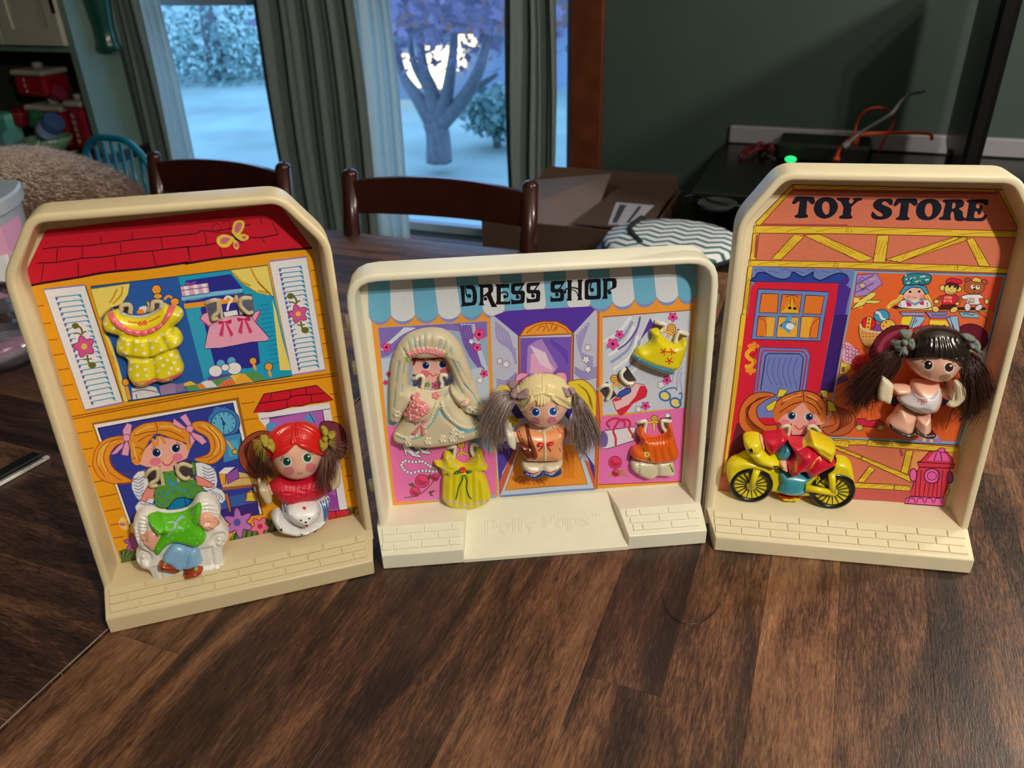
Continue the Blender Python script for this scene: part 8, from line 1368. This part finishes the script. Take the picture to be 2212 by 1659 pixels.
def standon(name, x, d, label, cat, z0=None):
    p = kr(x, 300, d); t = rempty(name, (p[0], d, (zc_ if z0 is None else z0) + .0005)); tag(t, label, cat); return t
def wz(y, d, x=100): return kr(x, y, d)[2] - zc_
bw = standon('green_bowl', 104, KD - .03, 'pale green glass bowl with small things in it on the counter', 'bowl'); h1 = max(.05, wz(296, KD - .03))
MB().lathe([(.03, 0), (.035, .006), (.06, .02), (.078, h1 * .75), (.084, h1), (.08, h1), (.055, .026), (.0, .012)], (0, 0, 0), 24).build('bowl', mat('jadeite_glass', '7ca484', .2, .05, 10, coat=.5), bw, smooth=True)
def can(name, x, y, d, r, h_, col, rot, label, cat, band=None):
    p = kr(x, y, d); t = rempty(name, (p[0], d, p[2])); tag(t, label, cat); M_ = np.array(Matrix.Rotation(rot, 3, 'Y'))
    MB().lathe([(r * .96, -h_ / 2), (r, -h_ / 2 + .004), (r, h_ / 2 - .004), (r * .96, h_ / 2)], (0, 0, 0), 20, M_).build('tin', mat('tin_' + col, col, .35, .05, 20), t, auto=40)
    if band: MB().lathe([(r * 1.02, -h_ * .3), (r * 1.02, h_ * .1)], (0, 0, 0), 20, M_).build('tin_label', mat('band_' + band, band, .5), t, auto=40)
can('blue_tin', 108, 276, KD - .0, .038, .085, '3c5c8c', .9, 'tilted tin with pale blue label lying in the green bowl', 'tin', 'a0b4dc')
gj = can('glass_jar', 20, 305, KD - .07, .042, .06, '5c9c98', 1.35, 'teal glass jar lid leaning at the counter front behind the cat', 'jar'); can('red_tin', 44, 254, KD + .03, .03, .05, '7c1c28', .2, 'small dark red tin behind the turquoise box', 'tin'); can('green_tin', 78, 256, KD + .028, .024, .05, '2c6c48', .4, 'small dark green tin behind the bowl', 'tin')
p = kr(10, 262, KD - .0); t = rempty('turquoise_box', (p[0], KD, zc_ + .0005)); tag(t, 'small turquoise box standing on the counter at the left edge', 'box'); hb_ = max(.08, kr(10, 246, KD)[2] - zc_); rbox(MB(), (-.05, -.03, 0), (.045, .03, hb_), bev=.004).build('box_body', mat('turquoise_card', '5cb8ac', .5, .1, 20), t); rbox(MB(), (-.052, -.032, hb_ - .02), (.047, .032, hb_ + .002), bev=.002).build('box_lid', mat('turquoise_lid', '74c4b8', .5, .1, 20), t)
p = kr(125, 205, KD + .11); t = rempty('pink_cloth', (p[0], KD + .11, zt_ + .012)); tag(t, 'crumpled dark pink cloth lying on the canister lid', 'cloth'); mb = MB(); mb.ell((0, 0, .028), (.05, .03, .027), n=14, m=8); mb.v = [(v[0] * (1 + .2 * math.sin(v[2] * 150)), v[1], max(0, v[2] + .006 * math.sin(v[0] * 160))) for v in mb.v]; mb.build('cloth_heap', mat('pink_cloth', '8c2440', .9, .1, 60), t)
rv = ray(226, 112); kv = (xr + .002) / (rv @ E1); pv_ = rc(C3 + rv * kv); t = empty('wall_vase', MR @ pv_, A0 + math.pi / 2); tag(t, 'dark wall vase with purple dried stalks hanging on the green hutch side', 'vase'); MB().lathe([(.006, 0), (.036, .004), (.044, .012), (.036, .03), (.034, .08), (.05, .22), (.054, .3), (.046, .3), (.03, .1)], (0, -.025, 0), 18).build('vase', mat('teal_glaze', '16483e', .25, .1, 12, coat=.4), t, smooth=True)
mb = MB()
for k in range(24): a = k * 2.4; r_ = .02 + .018 * (k % 3) / 2; mb.tube(spline([(r_ * .7 * math.cos(a), -.025 + r_ * .7 * math.sin(a), .06), (r_ * math.cos(a), -.025 + r_ * math.sin(a), .3), (r_ * 2.2 * math.cos(a), -.025 + min(.02, r_ * 1.6 * math.sin(a)), .52)], 4), .006, 6)
tag(mb.build('stalk', mat('purple_stalk', '4a3448', .8, .2, 30), t), kind='stuff')
# teal bow back chair
wa = wall(172, 335, 1.95); wb = wall(322, 330, 1.95); m_teal = mat('teal_paint', '0e7c98', .3, .06, 20, coat=.4); tc_ = (wa + wb) / 2; t = empty('windsor_chair', (tc_[0], tc_[1], FZ), A0); tag(t, 'teal painted bow back chair by the curtain behind the cat', 'chair'); hw_ = np.linalg.norm((wb - wa)[:2]) / 2; zt = wall(240, 298, 1.95)[2] - FZ
P_ = [(-hw_ * .8, 0, .45), (-hw_, 0, zt * .72), (-hw_ * .93, 0, zt * .88), (-hw_ * .55, 0, zt * .98), (0, 0, zt), (hw_ * .55, 0, zt * .98), (hw_ * .93, 0, zt * .88), (hw_, 0, zt * .72), (hw_ * .8, 0, .45)]
MB().tube(spline(P_, 6), .011, 8).build('bow', m_teal, t, smooth=True)
for k in range(-3, 4): MB().tube([(k * hw_ * .2, 0, .45), (k * hw_ * .24, 0, zt * (.985 - .006 * k * k))], .006, 6).build('spindle', m_teal, t, smooth=True)
MB().lathe([(.1, .415), (.19, .42), (.2, .435), (.19, .45), (.0, .445)], (0, -.16, 0), 22).build('seat', m_teal, t, smooth=True)
for sx in (-1, 1):
    for sy in (-1, 1): MB().tube([(sx * .12, -.16 + sy * .12, .42), (sx * .18, -.16 + sy * .17, 0)], [.014, .011], 8).build('leg', m_teal, t, smooth=True)
# cardboard box with an open flap, cushion on a stool
m_card = mat('cardboard', '4c382a', .85, .08, 12); m_card_lit = mat('cardboard_lit', '7c6c68', .85, .06, 12)  # same cardboard twice: the flap copy has bluish light put into its colour
b0, b1 = rc(wall(1040, 472, 1.80)), rc(wall(1405, 492, 1.80)); BD = 1.80; zt = min(b0[2], b1[2]); t = rempty('cardboard_box', ((b0[0] + b1[0]) / 2, BD + .2, FZ)); tag(t, 'open brown cardboard box with raised flaps beyond the far table edge', 'box'); hw_ = (b1[0] - b0[0]) / 2; h_ = zt - FZ
rbox(MB(), (-hw_, -.2, 0), (hw_, -.194, h_)).build('side', m_card, t); rbox(MB(), (-hw_, .194, 0), (hw_, .2, h_)).build('side', m_card, t); rbox(MB(), (-hw_, -.193, 0), (-hw_ + .006, .193, h_)).build('side', m_card, t); rbox(MB(), (hw_ - .006, -.193, 0), (hw_, .193, h_)).build('side', m_card, t); rbox(MB(), (-hw_ + .007, -.193, 0), (hw_ - .007, .193, .006)).build('bottom', m_card, t)
MB().add([(-hw_ + .01, .2, h_), (hw_ - .01, .2, h_), (hw_ - .02, .235, h_ + .03), (-hw_ + .03, .235, h_ + .03), (-hw_ + .01, .204, h_), (hw_ - .01, .204, h_), (hw_ - .02, .239, h_ + .03), (-hw_ + .03, .239, h_ + .03)], [(0, 1, 2, 3), (7, 6, 5, 4), (0, 4, 5, 1), (1, 5, 6, 2), (2, 6, 7, 3), (3, 7, 4, 0)]).build('rear_flap', m_card, t)
MB().add([(-hw_ + .006, -.19, h_ - .01), (-hw_ + .006, .19, h_), (hw_ * .1, .17, h_ + .04), (hw_ * .25, -.17, h_ - .03), (-hw_ + .006, -.19, h_ - .014), (-hw_ + .006, .19, h_ - .004), (hw_ * .1, .17, h_ + .036), (hw_ * .25, -.17, h_ - .034)], [(0, 1, 2, 3), (7, 6, 5, 4), (0, 4, 5, 1), (1, 5, 6, 2), (2, 6, 7, 3), (3, 7, 4, 0)]).build('side_flap', m_card_lit, t)
MB().add([(hw_ * .1, -.18, h_ + .004), (hw_ - .01, -.18, h_ + .004), (hw_ - .01, .19, h_ + .02), (hw_ * .3, .19, h_ + .02), (hw_ * .1, -.18, h_), (hw_ - .01, -.18, h_), (hw_ - .01, .19, h_ + .016), (hw_ * .3, .19, h_ + .016)], [(0, 1, 2, 3), (7, 6, 5, 4), (0, 4, 5, 1), (1, 5, 6, 2), (2, 6, 7, 3), (3, 7, 4, 0)]).build('front_flap', m_card, t)
def onflap(x, y):                            # point on the folded front flap
    n_ = np.array([0, -.016, .37]); n_ /= np.linalg.norm(n_); p0 = np.array([0, -.18, h_ + .0045]); C = np.array([C3 @ E1 - (b0[0] + b1[0]) / 2, C3 @ E2 - BD - .2, C3[2] - FZ]); d = rc(ray(x, y)); tt = ((p0 - C) @ n_) / (d @ n_); return C + d * tt + n_ * .0006
def flapquad(name, col, pts, off): q = [onflap(*p_) + np.array([0, 0, off]) for p_ in pts]; mesh(name, q, [(0, 1, 2, 3)], mat('paper_' + name, col, .6), t)
flapquad('shipping_label', 'a8a8b4', ((1313, 486), (1372, 486), (1414, 444), (1331, 437)), 0)
for k, (u0, u1) in enumerate(((.12, .3), (.62, .72))): m4 = lambda u, v: mixp(mixp((1313, 486), (1372, 486), u), mixp((1331, 437), (1414, 444), u), v); flapquad('barcode', '3c3c44', (m4(u0, .08), m4(u1, .08), m4(u1, .9), m4(u0, .9)), .0005)
ez = -.03; e0, e1, e2 = atz(1302, 512, ez), atz(1450, 469, ez), atz(1452, 560, ez); cc = (e1 + e2) / 2; rad = np.linalg.norm((e1 - e2)[:2]) / 2; rx_ = abs(cc[0] - e0[0]); t = empty('round_cushion', (cc[0], cc[1], ez - .03), A0); tag(t, 'round white cushion with teal chevron pattern and dark piping beyond the playset', 'cushion')
def chevmat():
    m = mat('chevron_fabric', 'e4e4ec', .8, .05, 40); n = m.node_tree.nodes; l = m.node_tree.links; p = n['Principled BSDF']; tc = n.new('ShaderNodeTexCoord'); sx = n.new('ShaderNodeSeparateXYZ'); l.new(tc.outputs['Object'], sx.inputs[0])
    def mm(op, a, b=0):
        q = n.new('ShaderNodeMath'); q.operation = op
        for i, v in enumerate((a, b)):
            if isinstance(v, (int, float)): q.inputs[i].default_value = v
            else: l.new(v, q.inputs[i])
        return q.outputs[0]
    z = mm('PINGPONG', mm('MULTIPLY', sx.outputs[0], 38), 1); w = mm('FRACT', mm('ADD', mm('MULTIPLY', sx.outputs[1], 34), mm('MULTIPLY', z, .55))); s_ = mm('GREATER_THAN', w, .6)
    mx = n.new('ShaderNodeMix'); mx.data_type = 'RGBA'; mx.inputs[6].default_value = lin('e4e4ec'); mx.inputs[7].default_value = lin('2c6a66'); l.new(s_, mx.inputs[0]); l.new(mx.outputs[2], p.inputs['Base Color']); return m
mb = MB(); mb.lathe([(.001, .002), (rad * .93, 0), (rad, .012), (rad, .018), (rad * .95, .028), (rad * .6, .032), (.001, .033)], (0, 0, 0), 40); mb.v = [(v[0] * rx_ / rad, v[1], v[2]) for v in mb.v]; mb.build('cushion', chevmat(), t, smooth=True)
m_pip = mat('dark_piping', '1c2428', .8); P_ = [(rx_ * math.cos(a), rad * math.sin(a), .012) for a in np.linspace(0, 2 * math.pi, 40)[:-1]]; MB().tube(P_, .0045, 6, closed=True).build('piping', m_pip, t, smooth=True)
s0, s1, s2 = [np.array(MR.T @ (atz(*q, ez) - np.array([cc[0], cc[1], ez]))) for q in ((1386, 470), (1360, 498), (1384, 526))]; MB().tube(spline([s0 + np.array([0, 0, .03]), s1 + np.array([0, 0, .034]), s2 + np.array([0, 0, .032])], 6), .006, 8).build('strap', m_pip, t, smooth=True)
st_ = empty('stool', (cc[0], cc[1], FZ), A0); tag(st_, 'dark wooden stool carrying the round chevron cushion', 'stool'); hs_ = ez - .031 - FZ; MB().lathe([(rx_ * .9, hs_ - .03), (rx_ * 1.1, hs_ - .026), (rx_ * 1.1, hs_ - .004), (rx_ * 1.05, hs_)], (0, 0, 0), 28).build('seat', m_dark, st_, auto=40)
for sx in (-1, 1):
    for sy in (-1, 1): MB().tube([(sx * rx_ * .6, sy * rx_ * .6, hs_ - .03), (sx * rx_ * .75, sy * rx_ * .75, 0)], [.018, .014], 8).build('leg', m_dark, st_, smooth=True)
# ---- dark desk with cables on the right
m_desk = mat('black_desk', '120f0e', .3, .15, 12, coat=.15); DZ = -.02
d0, d1 = rc(atz(1470, 412, DZ)), rc(atz(1578, 312, DZ)); dx0, dy0, dy1 = (d0[0] + d1[0]) / 2, d0[1], DW - .03
t = rempty('desk', (dx0 + .6, (dy0 + dy1) / 2, FZ)); tag(t, 'black desk against the wall at the right, covered with cables', 'desk'); hd_ = (dy1 - dy0) / 2
rbox(MB(), (-.6, -hd_, DZ - FZ - .03), (.9, hd_, DZ - FZ), bev=.004).build('desk_top', m_desk, t)
for x in (-.57, .85): rbox(MB(), (x - .02, -hd_ + .02, 0), (x + .02, hd_ - .02, DZ - FZ - .031)).build('panel_leg', m_desk, t)
def dk(x, y, dz=0): return atz(x, y, DZ + dz)
w0_, w1_ = wall(1576, 292, DW - .012), wall(1880, 318, DW - .012); a_, c_ = rc(w0_), rc(w1_); z0_, z1_ = rc(wall(1576, 310, DW - .012))[2], rc(wall(1576, 277, DW - .012))[2]
tag(rbuild(rbox(MB(), (a_[0], DW - .028, max(DZ + .001, z0_)), (c_[0] + .5, DW - .002, max(z1_, DZ + .05)), bev=.004), 'baseboard_back', mat('grey_white_trim', '8c8a90', .5, .05, 8)), kind='structure')
def cable(pts, r, col, label, dd):
    P_ = [wall(x, y, dd + .02 * math.sin(i * 1.7)) for i, (x, y) in enumerate(pts)]; p0 = np.array(P_[0]); t = empty('cable', p0); tag(t, label, 'cable'); MB().tube(spline(P_, 6), r, 7).build('cord', mat('cord_' + col, col, .45), t, smooth=True, sub=p0); MB().tube([P_[0], P_[0] + (np.array(P_[1]) - P_[0]) * .3], r * 1.9, 8).build('plug', mat('plug_' + col, col, .5), t, sub=p0)
cable([(1806, 348), (1815, 320), (1840, 298), (1880, 289), (1950, 287), (2006, 289), (2013, 300)], .0042, 'd8481c', 'orange red cable stretched level across the back of the desk', 2.18)
cable([(1846, 312), (1850, 270), (1868, 241), (1898, 232), (1924, 243), (1930, 266), (1915, 292), (1897, 330)], .0032, 'b83c20', 'looped orange red cable rising above the desk', 2.24)
cable([(1822, 318), (1860, 286), (1900, 262), (1928, 243), (1946, 220), (1966, 203), (1995, 197)], .0042, '7a7a7e', 'grey cable curving up to the black device at the right', 2.11)
p_ = dk(1838, 352, 0); t = empty('charger', p_, A0); tag(t, 'small grey white charger block on the desk among the cables', 'charger'); rbox(MB(), (-.014, -.014, .001), (.016, .014, .045), bev=.004).build('charger_body', mat('charger_white', 'a4a4a6', .4), t); rbox(MB(), (-.008, -.006, .045), (.010, .006, .075), bev=.003).build('orange_plug', mat('plug_orange', 'b8401c', .45), t)
p_ = dk(1775, 345, 0); t = empty('router', p_, A0); tag(t, 'low black box on the desk with a bright green light', 'electronic device'); rbox(MB(), (-.12, -.05, .001), (.12, .09, .05), bev=.008).build('case', mat('black_case', '0c0c0d', .35), t)
gl = dk(1708, 344, .03); lo_ = MR.T @ (gl - p_); MB().ell((lo_[0], lo_[1], lo_[2]), (.014, .006, .008), n=12, m=8).build('green_light', mat('green_led', '18ff5c', .4, emit=3.2), t, smooth=True)
for k in range(4):
    a_, c_ = dk(1598 + k * 14, 340 - k * 4, .006), dk(1648 + k * 8, 322 + k * 5, .006); p0 = np.array(a_); t = empty('red_strap', p0); tag(t, ('thin dark red strap lying nearest the desk edge', 'dark red strap end crossing the desk before the white board', 'dark red ribbon in the pile by the white board', 'dark red strap beside the green light')[k], 'strap', 'dark red straps on the desk'); MB().tube(spline([a_, (a_ + c_) / 2 + np.array([0, .02 * (-1) ** k, .012 + .006 * k]), c_], 6), .006, 6).build('strap_band', mat('maroon_strap', '5c0c18', .6), t, smooth=True, sub=p0)
pb_ = wall(2046, 420, 2.05); pt_ = wall(2046, 20, 2.05); t = empty('monitor', (pb_[0], pb_[1], DZ), 1.13); tag(t, 'tall black screen seen edge on at the right of the desk', 'monitor'); hm_ = pt_[2] - DZ; m_blk = mat('black_frame', '08080a', .3)
rbox(MB(), (-.30, -.02, .06), (.30, .012, hm_ + .1), bev=.008).build('screen_case', m_blk, t); rbox(MB(), (-.285, -.022, .08), (.285, -.0202, hm_ + .085)).build('screen', mat('dark_screen', '0a0c0d', .15), t); rbox(MB(), (-.1, -.09, .0005), (.1, .09, .012), bev=.004).build('stand_foot', m_blk, t); rbox(MB(), (-.03, .0, .012), (.03, .02, .1)).build('stand_neck', m_blk, t)
MB().ell((-.20, -.026, .28), (.004, .003, .004), n=8, m=6).build('status_light', mat('teal_led', '20ffa0', .4, emit=2.5), t, smooth=True)
# dark cables and glass on the desk's near end
p0 = dk(1478, 440, .004); t = empty('black_cable', p0); tag(t, 'thin black cord looping near the cushion', 'cable'); P_ = [dk(1480, 425, .004), dk(1505, 422, .02), dk(1545, 436, .012), dk(1600, 446, .006)]; MB().tube(spline(P_, 6), .003, 6).build('cord', m_blk, t, smooth=True, sub=p0)
p_ = dk(1548, 452, .001); t = empty('glass_dish', p_); tag(t, 'shiny clear glass dish on the desk corner beside the right panel', 'dish'); MB().lathe([(.02, .001), (.034, .004), (.044, .016), (.041, .017), (.03, .007), (.0, .005)], (0, 0, 0), 24).build('dish', mat('clear_glass', '6c7278', .06, .02, 10, trans=.8), t, smooth=True)
# curved scratch on the table
sc_ = [atz(x, y, .0002) for x, y in ((1432, 1290), (1440, 1318), (1462, 1340), (1490, 1348), (1518, 1342), (1542, 1322), (1556, 1300))]; c0 = MR.T @ sc_[0]
MB().tube([MR.T @ p - oc for p in spline(sc_, 4)], .0004, 4).build('scratch_mark', m_dark, tb_)
